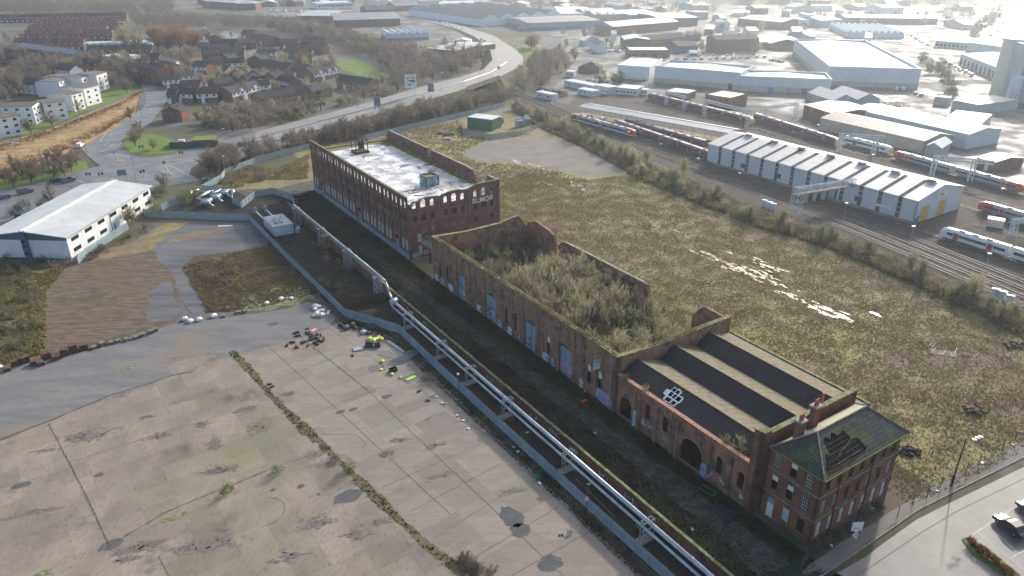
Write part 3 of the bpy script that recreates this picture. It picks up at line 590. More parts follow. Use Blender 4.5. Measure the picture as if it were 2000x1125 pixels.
# graffiti: painted strokes lying on a wall
GM = [mat('graffiti_%s' % n, c, rough=.7) for n, c in (('white', (.55, .6, .62)), ('blue', (.18, .38, .50)), ('pink', (.45, .25, .33)), ('teal', (.10, .33, .30)), ('black', (.02, .02, .025)), ('violet', (.30, .26, .42)), ('green', (.12, .30, .12)), ('red', (.40, .06, .05)))]
def graffiti(parent, p0, p1, s0, z0, w, h, cols, seed, base=None, off=-.02):
    r = random.Random(seed); m = MB()
    if base is not None:
        n = 22; pts = []
        for i in range(n):
            t = 2 * math.pi * i / n; k = 1 + r.uniform(-.12, .1); c, s_ = math.cos(t), math.sin(t)
            q = (abs(c)**4 + abs(s_)**4) ** -.25; pts.append((w/2 + w/2 * .98 * c * q * k * .97, 0, h/2 + h/2 * s_ * q * k * .97))
        m.add(pts, [tuple(range(n))], base)
    nl = max(2, int(w / (h * .55))); 
    for i in range(nl):
        cx = w * (i + .5) / nl; lw = w / nl * .42; hh = h * r.uniform(.3, .42)
        for c, th in ((cols[i % len(cols)], .16), (cols[(i + 1) % len(cols)], .06)):
            pts = []; k = r.choice([5, 6, 7])
            for q in range(k): pts.append(Vector((cx + lw * r.uniform(-1, 1), 0, h/2 + hh * r.uniform(-1, 1))))
            y = -.004 if th > .1 else -.008
            for a, b in zip(pts, pts[1:]):
                d = b - a
                if d.length < .05: continue
                n = Vector((-d.z, 0, d.x)).normalized() * th * h * .35
                m.add([(a-n)+Vector((0,y,0)), (b-n*.8)+Vector((0,y,0)), (b+n*.8)+Vector((0,y,0)), (a+n)+Vector((0,y,0))], [(0,1,2,3)], c)
    loc, rz = onwall(p0, p1, s0, z0, off); return m.build('graffiti', GM, parent, loc, rz)
def text(parent, s, size, p0, p1, s0, z0, m, off=-.03, ext=.004, bold=.0, name='lettering', shear=0):
    cu = bpy.data.curves.new('t', 'FONT'); cu.body = s; cu.size = size; cu.extrude = ext; cu.offset = bold; cu.shear = shear; cu.resolution_u = 3
    to = bpy.data.objects.new('t', cu); COL.objects.link(to); dg = bpy.context.evaluated_depsgraph_get(); dg.update()
    me = bpy.data.meshes.new_from_object(to.evaluated_get(dg)); bpy.data.objects.remove(to); bpy.data.curves.remove(cu)
    me.transform(Matrix.Rotation(math.pi/2, 4, 'X')); me.materials.clear(); me.materials.append(m); me.name = name
    loc, rz = onwall(p0, p1, s0, z0, off); return part(name, me, parent, loc, rz)
def jagtop(L, z, amp, step, seed, drop=()):
    r = random.Random(seed); out = [(0, z)]; s = step
    while s < L - step * .5:
        dz = -abs(r.gauss(0, amp))
        for a, b, d in drop:
            if a <= s <= b: dz -= d
        out.append((s, z + dz)); s += step * r.uniform(.6, 1.4)
    out.append((L, z)); return out
def coping(parent, m, p0, p1, top, t=.5, over=.12, th=.14, name='coping'):
    p0 = Vector(p0); p1 = Vector(p1); d = (p1 - p0); L = d.length; d.normalize(); n = Vector((-d.y, d.x)); mb = MB()
    if not isinstance(top, (list, tuple)):
        r = random.Random(int(L*10)); k = max(2, int(L/2)); top = [(L*i/k, top + r.uniform(-.03, .03)) for i in range(k+1)]
    for (a, za), (b, zb) in zip(top, top[1:]):
        q = []
        for z_ in (.003, th):
            for s, z in ((a, za), (b, zb)):
                for o in (-over, t + over): q.append((p0.x + d.x*s + n.x*o, p0.y + d.y*s + n.y*o, z + z_))
        mb.add(q, [(0,1,3,2),(4,6,7,5),(0,2,6,4),(1,5,7,3),(0,4,5,1),(2,3,7,6)])
    return mb.build(name, m, parent)
def piers(mb, p0, p1, ss, z0, z1, w=.5, d_=.16, mi=0):
    p0 = Vector(p0); p1 = Vector(p1); d = p1 - p0; d.normalize(); n = Vector((-d.y, d.x))
    for s in ss:
        q = [p0 + d*(s-w/2) - n*d_, p0 + d*(s+w/2) - n*d_, p0 + d*(s+w/2) + n*.01, p0 + d*(s-w/2) + n*.01]
        mb.prism([(v.x, v.y) for v in q], z0, z1, mi)
def archrings(mb, p0, p1, items, mi=0, th=.22, d_=.05):
    for s, zc, r in items:
        p = Vector(p0); d = Vector(p1) - p; d.normalize(); n = Vector((-d.y, d.x))
        def Q(x, z, o): return (p.x + d.x*(s+x) + n.x*o, p.y + d.y*(s+x) + n.y*o, z)
        for k in range(8):
            t0, t1 = math.pi*k/8, math.pi*(k+1)/8; c0, s0, c1, s1 = math.cos(t0), math.sin(t0), math.cos(t1), math.sin(t1); R_ = r + th
            mb.add([Q(r*c0, zc+r*s0, -d_), Q(R_*c0, zc+R_*s0, -d_), Q(R_*c1, zc+R_*s1, -d_), Q(r*c1, zc+r*s1, -d_), Q(R_*c0, zc+R_*s0, 0), Q(R_*c1, zc+R_*s1, 0)], [(0,1,2,3), (1,4,5,2)], mi)

# ================================================================ MILL (local: x = north-east 0..29.4, y = north-west 0..76)
mill = site('derelict_mill', 'four storey derelict dark brick mill with flooded flat roof and rows of broken windows', 'mill', -1.9, 129.3)
ML, MD, MH, DZ = 76.0, 29.4, 17.9, 14.0
FW0, FW1 = (0, ML), (0, 0)                     # front wall seen from outside: far end -> near end
m = MB(); ops = []; wins = []
nb = 14; bw = ML / nb
doors = {1: 'r', 7: 'r', 12: 'r'}
for i in range(nb):
    c = bw * (i + .5)
    for k in (-1.2, 1.2):
        ops.append((c+k-.62, c+k+.62, 14.6, 16.7, 'r'))
        ops.append((c+k-.6, c+k+.6, 10.9, 13.0, 's')); wins.append((c+k, 10.9, 1.2, 2.1, 'dark', 's'))
        ops.append((c+k-.6, c+k+.6, 7.4, 9.5, 's')); wins.append((c+k, 7.4, 1.2, 2.1, 'dark', 's'))
        if i not in doors:
            ops.append((c+k-.75, c+k+.75, 2.3, 5.4, 's')); wins.append((c+k, 2.3, 1.5, 3.1, 'boardp' if i > 3 else 'board', 's'))
    if i in doors: ops.append((c-1.3, c+1.3, .05, 5.0, 'r'))
wall(m, FW0, FW1, 0, MH, ops, .3)
piers(m, FW0, FW1, [bw * i for i in range(1, nb)] + [.3, ML-.3], 0, 16.9, .55, .12)
EW0, EW1 = (0, 0), (MD, 0)                     # end wall facing the ruin
etop = [(0, 16.0), (1.2, 15.6), (2.2, 15.9), (4.5, 16.6), (6, 17.0), (9.6, 16.7), (10.0, 16.3), (11, 16.8), (13, 17.3), (15.8, 17.4), (17.8, 17.0), (19.2, 17.1), (20.2, 17.4), (22.0, 18.0), (26, 18.1), (MD, 18.1)]
ops = []; ewins = []
for bay in range(3):
    c = 4.9 + bay * 9.6
    for k, wdt in ((-2.7, 1.2), (0, 1.6), (2.7, 1.2)):
        ops.append((c+k-wdt*.55, c+k+wdt*.55, 14.3, 16.5 + (.15 if k == 0 else -.2), 'r'))
        ops.append((c+k-wdt*.5, c+k+wdt*.5, 10.7, 12.5, 's')); ewins.append((c+k, 10.7, wdt, 1.8, 'dark', 's'))
        if not (bay == 0 and k < 0) and not (bay == 2 and k == 0): ops.append((c+k-wdt*.45, c+k+wdt*.45, 7.0, 8.6, 's')); ewins.append((c+k, 7.0, wdt*.9, 1.6, 'white' if bay < 2 else 'dark', 's'))
ops.append((2.6, 3.9, 4.6, 7.0)); ops.append((2.9, 3.9, .8, 3.6))
wall(m, EW0, EW1, 0, etop, ops, .6); piers(m, EW0, EW1, [.4, 9.7, 19.3, MD-.4], 0, 15.6, .9, .2)
BW0, BW1 = (MD, 0), (MD, ML)                   # back wall, broken
wall(m, BW0, (MD, 7.5), 0, [(0, 18.1), (5.5, 18.0), (6.4, 16.5), (7.5, 14.2)], [], .6)
wall(m, (MD, 7.5), BW1, 0, DZ - .02, [], .6)
bt = [(0, 14.2), (.8, 16.4), (2, 17.6)] + [(s, 17.85) for s in range(6, 28, 4)] + [(29, 17.9), (29.4, 15.5), (31, 15.3), (31.4, 17.9), (45, 17.9), (62.2, 17.9), (63.5, 16), (64, 15)]
bops = []
for i in range(12):
    c = 3.4 + i * 5.2
    if c > 60: break
    for k in (-1.1, 1.1):
        if not (28 < c + k < 32.5): bops.append((c+k-.45, c+k+.45, 14.8, 16.6, 's'))
wall(m, (MD, 12), (MD, ML), DZ, bt, bops, .6)
m.box(.7, ML-.62, 0, MD-.7, ML-.02, DZ+.35)
m.build('wall', BRICKD, mill)
m = MB(); m.box(.32, .62, DZ-.5, MD-.62, ML-.64, DZ); m.build('roof_deck', DECKW, mill)
m = MB(); rr = random.Random(9)
m.tess(ragged([(.7, ML-.7), (.7, ML-3.6), (9, ML-4.6), (17, ML-3.4), (23.5, ML-4), (26.4, ML-10), (27, 30), (27.3, 12), (28.7, 12), (28.7, ML-.7)], 2, .25, 3), DZ+.02); m.build('moss_border', MOSSG, mill)
m = MB()
for i in range(70):
    x, y = rr.uniform(2, 27), rr.uniform(3, 70) if i > 25 else rr.uniform(2, 25)
    if rr.random() < .3: m.box(-rr.uniform(.5, 2.6), -.12, 0, rr.uniform(.5, 2.6), .12, .12, 0, Matrix.Translation((x, y, DZ)) @ Matrix.Rotation(rr.uniform(-1, 1), 4, 'Z'))
    else: blob(m, (x, y), rr.uniform(.3, 2.2), rr.uniform(.08, .3), rr.choice([0, 1.57]) + rr.uniform(-.3, .3), DZ + .03 + i * .0007, rr, 9, .4)
m.build('roof_debris', RUST, mill, )['kind'] = 'stuff'
coping(mill, MOSS, FW0, FW1, MH, .3, .15, .12); coping(mill, MOSS, EW0, EW1, etop, .6, .02, .07)
coping(mill, STONE, (MD, 12), (MD, ML), bt, .6, .08, .12); coping(mill, STONE, BW0, (MD, 5.5), 18.0, .6, .1, .12)
for s, z, w, h, k, a in wins: window(mill, FW0, FW1, s, z, w, h, k, a, .1, 'boarded_window' if k[0] == 'b' else 'window')
for s, z, w, h, k, a in ewins: window(mill, EW0, EW1, s, z, w, h, k, a, .22)
for i in doors:
    c = bw * (i + .5); mb = MB()
    mb.box(-1.25, .3, 0, 1.25, .36, 3.4, 0); mb.box(-.03, .26, 0, .03, .3, 3.4, 0)
    loc, rz = onwall(FW0, FW1, c, .05, 0); mb.build('door', BLUEGATE, mill, loc, rz)
window(mill, EW0, EW1, 3.25, 4.65, 1.25, 2.3, 'board', None, -.02, 'door'); window(mill, EW0, EW1, 3.4, .85, 1.0, 2.7, 'board', None, .05, 'boarded_window')
m = MB(); wall(m, (-.25, ML), (-.25, 0), .02, jagtop(ML, 1.5, .12, 2, 3), [(bw*7.5-2, bw*7.5+2, .03, 1.3), (bw*1.5-1.4, bw*1.5+1.4, .03, 1.3), (bw*12.5-1.4, bw*12.5+1.4, .03, 1.3)], .22); m.build('painted_plinth', BLUEGATE, mill)
for k in range(13):
    graffiti(mill, (-.25, ML), (-.25, 0), 17 + k * 4.4 + (k % 3) * .4, .15, 3.6, 1.15, [0, 1, 3, 0][k % 3:], 40 + k, None, -.03)
graffiti(mill, EW0, EW1, .4, .2, 3.2, 1.5, [0, 1, 4], 77, 1); graffiti(mill, EW0, EW1, 3.9, .5, 3.6, 1.4, [2, 4, 2], 78, 2)
text(mill, 'EL:MOЯ', 2.0, EW0, EW1, 20.3, 12.55, GM[0], -.05, .01, .05, 'graffiti', 0)
graffiti(mill, EW0, EW1, 2.6, 9.2, 1.8, 2.6, [7, 7], 80)
m = MB(); piers(m, FW0, FW1, [bw * i + .55 for i in range(1, nb)], .5, 17.3, .12, .16); m.build('downpipes', RUST, mill)
hut = site('stair_head', 'small square rendered stair head covered in blue and white graffiti on the wet mill roof', 'roof hut', 12.6, 146.2, DZ)
m = MB()
wall(m, (0, 4.2), (0, 0), 0, 3.0, [], .25); wall(m, (0, 0), (4.4, 0), 0, 3.0, [], .25); wall(m, (4.4, 0), (4.4, 4.2), 0, 3.0, [(1.4, 2.6, .02, 2.1)], .25); wall(m, (4.15, 4.2), (.25, 4.2), 0, 3.0, [], .25)
m.box(.26, .26, 2.3, 4.14, 3.94, 2.5); m.build('wall', STONE, hut)
m = MB(); m.tess([(.3, .3), (4.1, .3), (4.1, 3.9), (.3, 3.9)], 2.52); m.build('roof', MOSS, hut)
graffiti(hut, (0, 4.2), (0, 0), .2, .2, 3.7, 2.3, [0, 1, 4], 5, 1); graffiti(hut, (0, 0), (4.4, 0), .2, .2, 1.6, 2.2, [0, 1], 6, 1); graffiti(hut, (0, 0), (4.4, 0), 2.1, .2, 2.0, 2.5, [4, 0], 7, 1)
fr = site('rusted_steel_frame', 'rusty open steel frame of a roof turret at the mossy end of the mill', 'steel frame', 9.8, 192.5, DZ)
m = MB(); m.box(-.3, -.3, 0, 4.6, 4.2, .7); m.box(2.4, 3.9, .7, 4.3, 4.2, 3.0); m.build('base', RUST, fr)
m = MB()
for x in (0, 1.4, 2.8, 4.2):
    for y in (0, 3.8): m.bar((x, y, .7), (x, y, 4.4), .2)
for y in (0, 3.8): m.bar((-.2, y, 4.4), (4.4, y, 4.4), .22)
for x in (0, 1.4, 2.8, 4.2): m.bar((x, -.2, 4.4), (x, 4, 4.4), .2); m.bar((x, 0, 4.4), (x, 1.9, 5.4), .15); m.bar((x, 3.8, 4.4), (x, 1.9, 5.4), .15)
m.bar((0, 1.9, 5.4), (4.2, 1.9, 5.4), .18); m.build('frame', RUST, fr)

# ================================================================ FOOTBRIDGE between mill and ruin
fb = site('footbridge', 'mossy sloping footbridge with rusty lattice rails joining the mill to the roofless ruin', 'footbridge', 1.0, 114.4)
m = MB(); 
for i in range(2): pass
m.add([(0,0,5.2),(2.2,0,5.2),(2.2,14.7,4.6),(0,14.7,4.6),(0,0,5.45),(2.2,0,5.45),(2.2,14.7,4.85),(0,14.7,4.85)], [(0,3,2,1),(4,5,6,7),(0,1,5,4),(1,2,6,5),(2,3,7,6),(3,0,4,7)]); m.build('deck', MOSS, fb)
for x in (.02, 2.18):
    m = MB()
    for i in range(8):
        y = i * 2.08; z = 5.45 - .6 * y / 14.7
        m.bar((x, y, z), (x, y, z + 1.6), .09)
        if i < 7: m.bar((x, y, z), (x, y + 2.08, z + 1.5), .06); m.bar((x, y, z + 1.6), (x, y + 2.08, z + 1.52), .1)
    m.build('railing', STEEL, fb)
m = MB(); m.bar((.3, 9, .0), (.3, 9, 4.7), .3); m.bar((1.9, 9, 0), (1.9, 9, 4.7), .3); m.bar((.3, 9, .5), (1.9, 9, 4.5), .15); m.build('support', RUST, fb)

# ================================================================ ROOFLESS RUIN (x 0..29.6, y 0..72)
ruin = site('roofless_warehouse', 'long roofless red brick warehouse shell with round arched recesses and trees growing inside', 'ruined warehouse', -2.4, 42.0)
RL, RD, RH = 72.4, 29.6, 11.8
F0, F1 = (0, RL), (0, 0)
m = MB(); trim = MB(); ops = []; rw = []; gates = []; rings = []; pcs = []
# measured from the far corner (s = 0): bays of lights and four big cart gates
gs = [(14.4, 4.4), (28.2, 4.8), (44.6, 4.8), (56.6, 4.8)]
for s, w in gs: ops.append((s-w/2, s+w/2, .05, 6.9, 's')); gates.append((s, w))
low = [4.0, 7.8, 35.0, 38.6, 51.0, 64.4, 67.6]
for s in low: ops.append((s-.55, s+.55, 2.2, 6.4, 'r')); rw.append((s, 2.2, 1.1, 4.2))
ups = [3.6, 6.6, 10.5, 14.0, 23.4, 27.4, 31.4, 35.4, 39.4, 43.4, 52.6, 56.4, 61.0, 64.8]
for s in ups: rings.append((s, 9.4, .72))
wall(m, F0, F1, 0, RH, ops, .7)
pcs = [.5, 5.6, 9.2, 12.6, 19.0, 21.4, 25.6, 33.2, 37.4, 41.6, 47.0, 49.0, 54.6, 59.6, 62.6, 66.4, 70.8]
piers(m, F0, F1, pcs, 0, 11.2, .75, .2)
EN0, EN1 = (0, 0), (RD, 0)
wall(m, (0, .0), (RD, .0), 0, [(0, 11.8), (9, 11.3), (18, 11.4), (28, 11.6), (RD, 11.6)], [], .7)
rings2 = [(3.2, 9.2, 1.6), (20.2, 9.6, 1.0), (23.6, 10.0, .9)]
FE0, FE1 = (RD, RL), (0, RL)
wall(m, FE0, FE1, 0, [(0, 8.0), (1.2, 9.5), (2.5, 11.2), (3.8, 12.3), (5.4, 12.2), (9, 11.4), (20, 11.2), (29.6, 11.8)], [(6, 7.2, 3, 7, 'r'), (14, 15.2, 3, 7, 'r')], .7)
wall(m, (RD, 58.6), (RD, RL), 0, [(0, 8.6), (.8, 10.2), (3, 10.9), (9, 11.6), (12.6, 10.4), (13.8, 8.0)], [], .7)
wall(m, (RD, 23), (RD, 57.2), 0, [(0, 8.4), (.5, 9.9)] + [(s_ + 1.5, z_ - .1) for s_, z_ in jagtop(31, 10.0, .12, 1.6, 12)[:-1]] + [(33, 9.4), (34.2, 8.0)], [], .6); coping(ruin, STONE, (RD, 25), (RD, 54), 9.86, .6, .06, .1)
wall(m, (RD, 0), (RD, 9.5), 0, [(0, 11.2), (6.5, 11.4), (7.6, 10.6), (9.5, 8.2)], [], .6)
m.build('wall', BRICKO, ruin)
def arcs(par, mt, p0, p1, items, th):
    for it in items: q = MB(); archrings(q, p0, p1, [it], 0, th); q.build('arch_trim', mt, par)
arcs(ruin, STONE, EN0, EN1, rings2, .25); arcs(ruin, STONE, F0, F1, rings, .2); arcs(ruin, STONE, F0, F1, [(s, 5.85, .56) for s in low], .14)

for s, zc, r in rings:
    mb = MB(); hp = holepts(-r, r, 0, 3.0, 'r'); mb.add([(x, -.012, z) for x, z in hp], [tuple(range(len(hp)))], 0); mb.box(-r, -.06, -.12, r, 0, -.01, 1)
    loc, rz = onwall(F0, F1, s, zc - 3.0 + r, 0); mb.build('blocked_arch', [OCHB, STONE], ruin, loc, rz)
for s, z, w, h in rw: window(ruin, F0, F1, s, z, w, h, 'dark' if s < 50 else 'half', 'r', .2)
for k, (s, w) in enumerate(gates):
    mb = MB(); hp = holepts(-w/2, w/2, 0, 6.1, None); mb.add([(x, 0, z) for x, z in hp], [tuple(range(len(hp)))], 0)
    for x in (-w/2+.05, -.05, w/2-.12): mb.box(x, -.05, 0, x+.1, 0, 6.0, 1)
    loc, rz = onwall(F0, F1, s, .06, .3); gt = mb.build('gate', [BLUEGATE, CLADD], ruin, loc, rz)
    graffiti(ruin, F0, F1, s-w/2+.2, .5, w-.4, 2.8, [[1, 0, 3], [4, 0, 1], [4, 1, 3], [2, 3, 0]][k], 20 + k, None if k != 3 else 2, .26)
    if k < 2: graffiti(ruin, F0, F1, s-w/2+.6, 2.9, w-1.2, .9, [4], 120 + k, None, .26)
for k, (s, w) in enumerate([(2.2, 2.4), (5.6, 2.6), (9.8, 2.8), (19.4, 2.4), (23.4, 2.2), (32.6, 2.0), (36.8, 2.0), (40.8, 1.8), (50.4, 2.4), (53.2, 1.4), (62.4, 1.6)]): graffiti(ruin, F0, F1, s - w/2, .3, w, 1.9, [0, 4, 1], 140 + k, [0, 1, 0, None][k % 4], -.23)
graffiti(ruin, F0, F1, 66.8, .2, 5.0, 2.8, [0, 5, 2], 161, 5, -.23)
coping(ruin, MOSS, F0, F1, RH, .7, .22, .22); coping(ruin, MOSS, (0, 0), (RD, 0), [(0, 11.83), (9, 11.33), (18, 11.43), (28, 11.63), (RD, 11.63)], .7, .15, .2)
coping(ruin, MOSS, FE0, FE1, [(2.5, 11.2), (3.8, 12.3), (5.4, 12.2), (9, 11.4), (20, 11.2), (29.6, 11.8)], .7, .15, .15)
m = MB(); m.box(-.35, 1.2, 0, -.22, 1.34, 11.6) ; 
for s in (47.9, 62.0): loc, rz = onwall(F0, F1, s, 0, -.3); q_ = MB(); q_.tube((loc[0], loc[1], .2), (loc[0], loc[1], 11.3), .09, 6); q_.build('downpipe', STEEL, ruin)
m.build('downpipe', STEEL, ruin)
sg = site('wall_sign', 'small white board with a dark blue heading projecting from the red brick ruin wall', 'sign', -2.9, 46.6, 7.4)
m = MB(); m.box(-1.3, -.03, 0, .3, .03, 2.0); m.build('board', WHITE, sg); m = MB(); m.box(-1.1, -.045, 1.45, .15, -.031, 1.75); m.box(-1.1, -.045, .95, .15, -.031, 1.0); m.box(-1.1, -.045, .7, -.1, -.031, .75); m.build('printing', CLADB, sg)

# ================================================================ RIDGED SHED (x 0..30.1, y 0..31)
shed = site('ridged_shed', 'low brick goods shed with three black and pale ridged roofs and arched entrance', 'shed', -2.3, 11.0)
SL, SD = 30.9, 30.1
G0, G1 = (0, SL), (0, 0)
m = MB(); trim = MB()
ops = [(1.0, 4.2, .05, 4.6, 'r'), (7.6, 8.9, 3.2, 6.4, 'r'), (12.0, 13.3, 3.2, 6.4, 'r'), (16.4, 21.4, .05, 5.3, 'r'), (24.2, 25.5, 2.6, 5.9, 'r'), (28.6, 29.9, 2.6, 5.9, 'r')]
wall(m, G0, G1, 0, 8.35, ops, .5); piers(m, G0, G1, [4.9, 6.2, 10.5, 14.6, 15.6, 22.8, 27.0], 0, 7.4, .8, .35)
VS = [0.0, 10.4, 19.9]; RS = [4.3, 13.7, 23.2]; VE = [10.4, 19.9, 29.9]
for x0, xm, x1 in zip(VS, RS, VE):
    wall(m, (x0, .02), (x1, .02), 0, [(0, 8.0), (xm-x0, 10.2), (x1-x0, 8.0)], [], .4); wall(m, (x1, SL), (x0, SL), 0, [(0, 7.9), (x1-xm, 10.1), (x1-x0, 7.9)], [], .3)
wall(m, (SD, 0), (SD, SL), 0, 8.3, [], .5)
m.build('wall', BRICKO, shed); arcs(shed, PINK, G0, G1, [(8.25, 5.75, .68), (12.65, 5.75, .68), (24.85, 5.25, .68), (29.25, 5.25, .68), (18.9, 2.85, 2.55)], .16)
coping(shed, PINK, G0, G1, 8.35, .5, .18, .14); coping(shed, MOSS, (SD, 0), (SD, SL), 8.3, .5, .1, .14)
for s in (8.25, 12.65, 24.85, 29.25): window(shed, G0, G1, s, 3.2 if s < 20 else 2.6, 1.3, 3.2 if s < 20 else 3.3, 'dark', 'r', .2)
HOLE = [(1.0, 2.5), (2.2, 2.6), (2.3, 5.8), (3.3, 5.9), (3.4, 4.6), (3.8, 4.5), (3.9, 2.2), (2.9, 2.0), (2.8, .9), (1.2, .8)]
for k in range(3):
    x0 = VS[k] + (.5 if k == 0 else 0); xr = RS[k]; x1 = VE[k] - (.3 if k == 2 else 0)
    m = MB(); zW = lambda x, y: 8.05 + 2.2 * (x - VS[k]) / (RS[k] - VS[k])
    holes = []
    if k == 0:
        for (hx, hy, hw, hl) in [(1.0, 17.8, .7, .8), (1.0, 18.9, .7, 1.1), (1.95, 17.6, .8, .9), (1.95, 18.7, .8, .6), (1.95, 19.5, .8, .7), (2.9, 18.8, .65, .7), (2.9, 19.65, .65, .7)]:
            holes.append([(hx, hy), (hx+hw, hy), (hx+hw, hy+hl), (hx, hy+hl)])
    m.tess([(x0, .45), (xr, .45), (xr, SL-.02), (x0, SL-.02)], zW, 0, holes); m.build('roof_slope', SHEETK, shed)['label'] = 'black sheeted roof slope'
    if k == 0:
        m = MB(); m.tess(ragged([(.9, 17.6), (1.5, 17.5), (1.9, 17.3), (2.9, 17.4), (3.0, 18.6), (3.7, 18.6), (3.75, 20.5), (2.8, 20.6), (2.75, 21.3), (1.8, 21.2), (1.7, 20.4), (.9, 20.3)], .35, .09, 5), lambda x, y: zW(x, y) + .03, 0, holes); m.build('torn_lining', WHITE, shed)
    m = MB(); m.tess([(xr+.002, .45), (x1, .45), (x1, SL-.02), (xr+.002, SL-.02)], lambda x, y: 10.25 - 2.2 * (x - xr) / (VE[k] - xr)); m.build('roof_slope', SHEETL, shed)['label'] = 'pale lichened roof slope'
    m = MB(); m.tube((xr, .45, 10.28), (xr, SL-.02, 10.28), .09, 5); m.build('ridge_capping', RUST, shed)
m = MB(); m.tess([(.6, .6), (SD-.6, .6), (SD-.6, SL-.4), (.6, SL-.4)], .08); m.build('floor', CINDER, shed)
graffiti(shed, G0, G1, 6.9, 1.2, 2.8, 1.7, [0, 5, 1], 31, None); graffiti(shed, G0, G1, 9.6, 1.2, 1.4, 1.6, [0], 32, 5); graffiti(shed, G0, G1, 12.2, 1.4, 1.2, 1.2, [6], 33, 6)
graffiti(shed, G0, G1, 5.0, .2, .8, 3.4, [0, 1], 34, 0, -.37); graffiti(shed, G0, G1, 21.6, .8, 2.6, 1.8, [0, 1, 4], 35, None, -.37); graffiti(shed, G0, G1, 21.5, .4, 1.3, 2.6, [1, 7], 36, 1, -.38)
graffiti(shed, G0, G1, 25.2, 1.0, 1.6, 1.2, [0], 37); graffiti(shed, G0, G1, 29.4, .8, 1.2, 1.3, [0], 38)

# ================================================================ OFFICE (x 0..19.4, y 0..9)
off = site('office_block', 'three storey brick office with burnt hole in its hipped slate roof', 'office building', -.9, .5)
OW, OD, OH = 19.3, 9.2, 12.6
m = MB(); wf = [(0, OD), (0, 0)]; rf = [(0, 0), (OW, 0)]
ops = []; lw = []
for s, k1, k2, k3 in ((1.9, 'white', 'half', 'boardd'), (4.6, 'half', 'half', 'board'), (7.3, 'white', 'white', 'dark')):
    ops += [(s-.55, s+.55, 9.4, 11.9), (s-.55, s+.55, 5.4, 7.9), (s-.6, s+.6, 1.2 if s > 2 else .05, 3.7)]
    lw += [(s, 9.4, 1.1, 2.5, k1), (s, 5.4, 1.1, 2.5, k2)]
    if s > 2: lw.append((s, 1.2, 1.2, 2.5, k3 if k3 != 'boardd' else 'board'))
wall(m, *wf, 0, OH, ops, .45)
ops2 = []; lw2 = []
for i in range(7):
    s = 1.6 + i * 2.68
    ops2 += [(s-.55, s+.55, 9.6, 12.0), (s-.55, s+.55, 5.5, 7.8), (s-.62, s+.62, 1.0, 3.9)]
    lw2 += [(s, 9.6, 1.1, 2.4, 'dark'), (s, 5.5, 1.1, 2.3, 'white' if i in (0, 1, 4, 6) else 'dark'), (s, 1.0, 1.24, 2.9, 'board')]
wall(m, *rf, 0, OH, ops2, .45); wall(m, (OW, 0), (OW, OD), 0, OH, [], .45)
wall(m, (-1.6, 11.0), (-1.6, 9.3), 0, 14.8, [], .5); wall(m, (-1.6, 9.3), (21.2, 9.3), 0, [(0, 14.8), (1.4, 14.8), (1.6, 14.3), (22.8, 14.3)], [], .6); wall(m, (21.2, 9.3), (21.2, 10.6), 0, 14.3, [], .6)
m.build('wall', BRICK, off)
coping(off, MOSS, (-1.6, 9.3), (21.2, 9.3), [(0, 14.83), (1.4, 14.83), (1.6, 14.33), (22.8, 14.33)], .6, .15, .2)
coping(off, MOSS, (-1.6, 11.0), (-1.6, 9.9), 14.8, .5, .15, .2)
m = MB()
for z in (4.45, 8.7):
    m.box(-.08, -.08, z, OW+.08, -.002, z+.18); m.box(-.08, -.08, z+.002, -.002, OD, z+.182)
m.build('string_course', STONE, off)
for s, z, w, h, k in lw: window(off, *wf, s, z, w, h, k, None, .16, 'boarded_window' if k == 'board' else 'window')
for s, z, w, h, k in lw2: window(off, *rf, s, z, w, h, k, None, .16, 'boarded_window' if k == 'board' else 'window')
mb = MB(); mb.box(-.6, 0, 0, .6, .05, 2.5, 0); mb.box(-.6, 0, 2.55, .6, .05, 3.6, 1); loc, rz = onwall(*wf, 1.9, .06, .1); mb.build('door', [WHITE, BLUEGATE], off, loc, rz)['label'] = 'bright white steel door under a blue-grey panel'
m = MB()
for s, z, w, h, k in lw: loc, rz = onwall(*wf, s, z, 0); m.box(-w/2-.12, -.14, -.16, w/2+.12, -.004, -.01, 0, Matrix.Translation(loc) @ Matrix.Rotation(rz, 4, 'Z'))
for s, z, w, h, k in lw2:
    if k != 'board': m.box(s-w/2-.12, -.14, z-.16, s+w/2+.12, -.004, z-.01)
m.build('sills', MOSSG, off)
m = MB()
for x in (4.3, 12.3): m = MB(); m.tube((x, -.14, .2), (x, -.14, 12.6), .08, 6); m.build('downpipe', RUST, off)
m = MB()
m.tube((-.14, 8.9, .2), (-.14, 8.9, 14), .1, 6); m.build('downpipe', RUST, off)
# hipped roof: eaves 12.7 overhang .7; ridge z 16
ez, rz_ = 12.62, 16.2; e0, e1, y0, y1 = -.7, OW + .7, -.7, 8.6; rx0, rx1, ry = 3.6, 15.4, 4.4
m = MB()
def zs(x, y): return ez + (rz_ - ez) * (y - y0) / (ry - y0)
hole = [(.5, -.4), (1.6, 1.0), (2.4, 1.9), (3.0, 1.5), (3.5, 3.2), (4.4, 3.5), (5.0, 3.0), (5.8, 3.6), (6.8, 3.0), (8.2, 3.2), (8.7, 1.9), (9.8, 1.7), (10.2, .3), (8.4, -.2), (5, -.5)]
hole = ragged(hole, .7, .12, 2)
m.tess([(e0, y0), (e1, y0), (rx1, ry), (rx0, ry)], zs, 0, [hole])
m.poly([(e0, y1, ez), (e0, y0, ez), (rx0, ry, rz_)]); m.poly([(e1, y0, ez), (e1, y1, ez), (rx1, ry, rz_)])
m.poly([(e1, y1, ez), (e0, y1, ez), (rx0, ry, rz_), (rx1, ry, rz_)], 1)
m.build('roof', [SLATE, mat('bleached_slate', (.30, .29, .20), (.22, .22, .15), scale=1, rough=.8)], off)
m = MB()
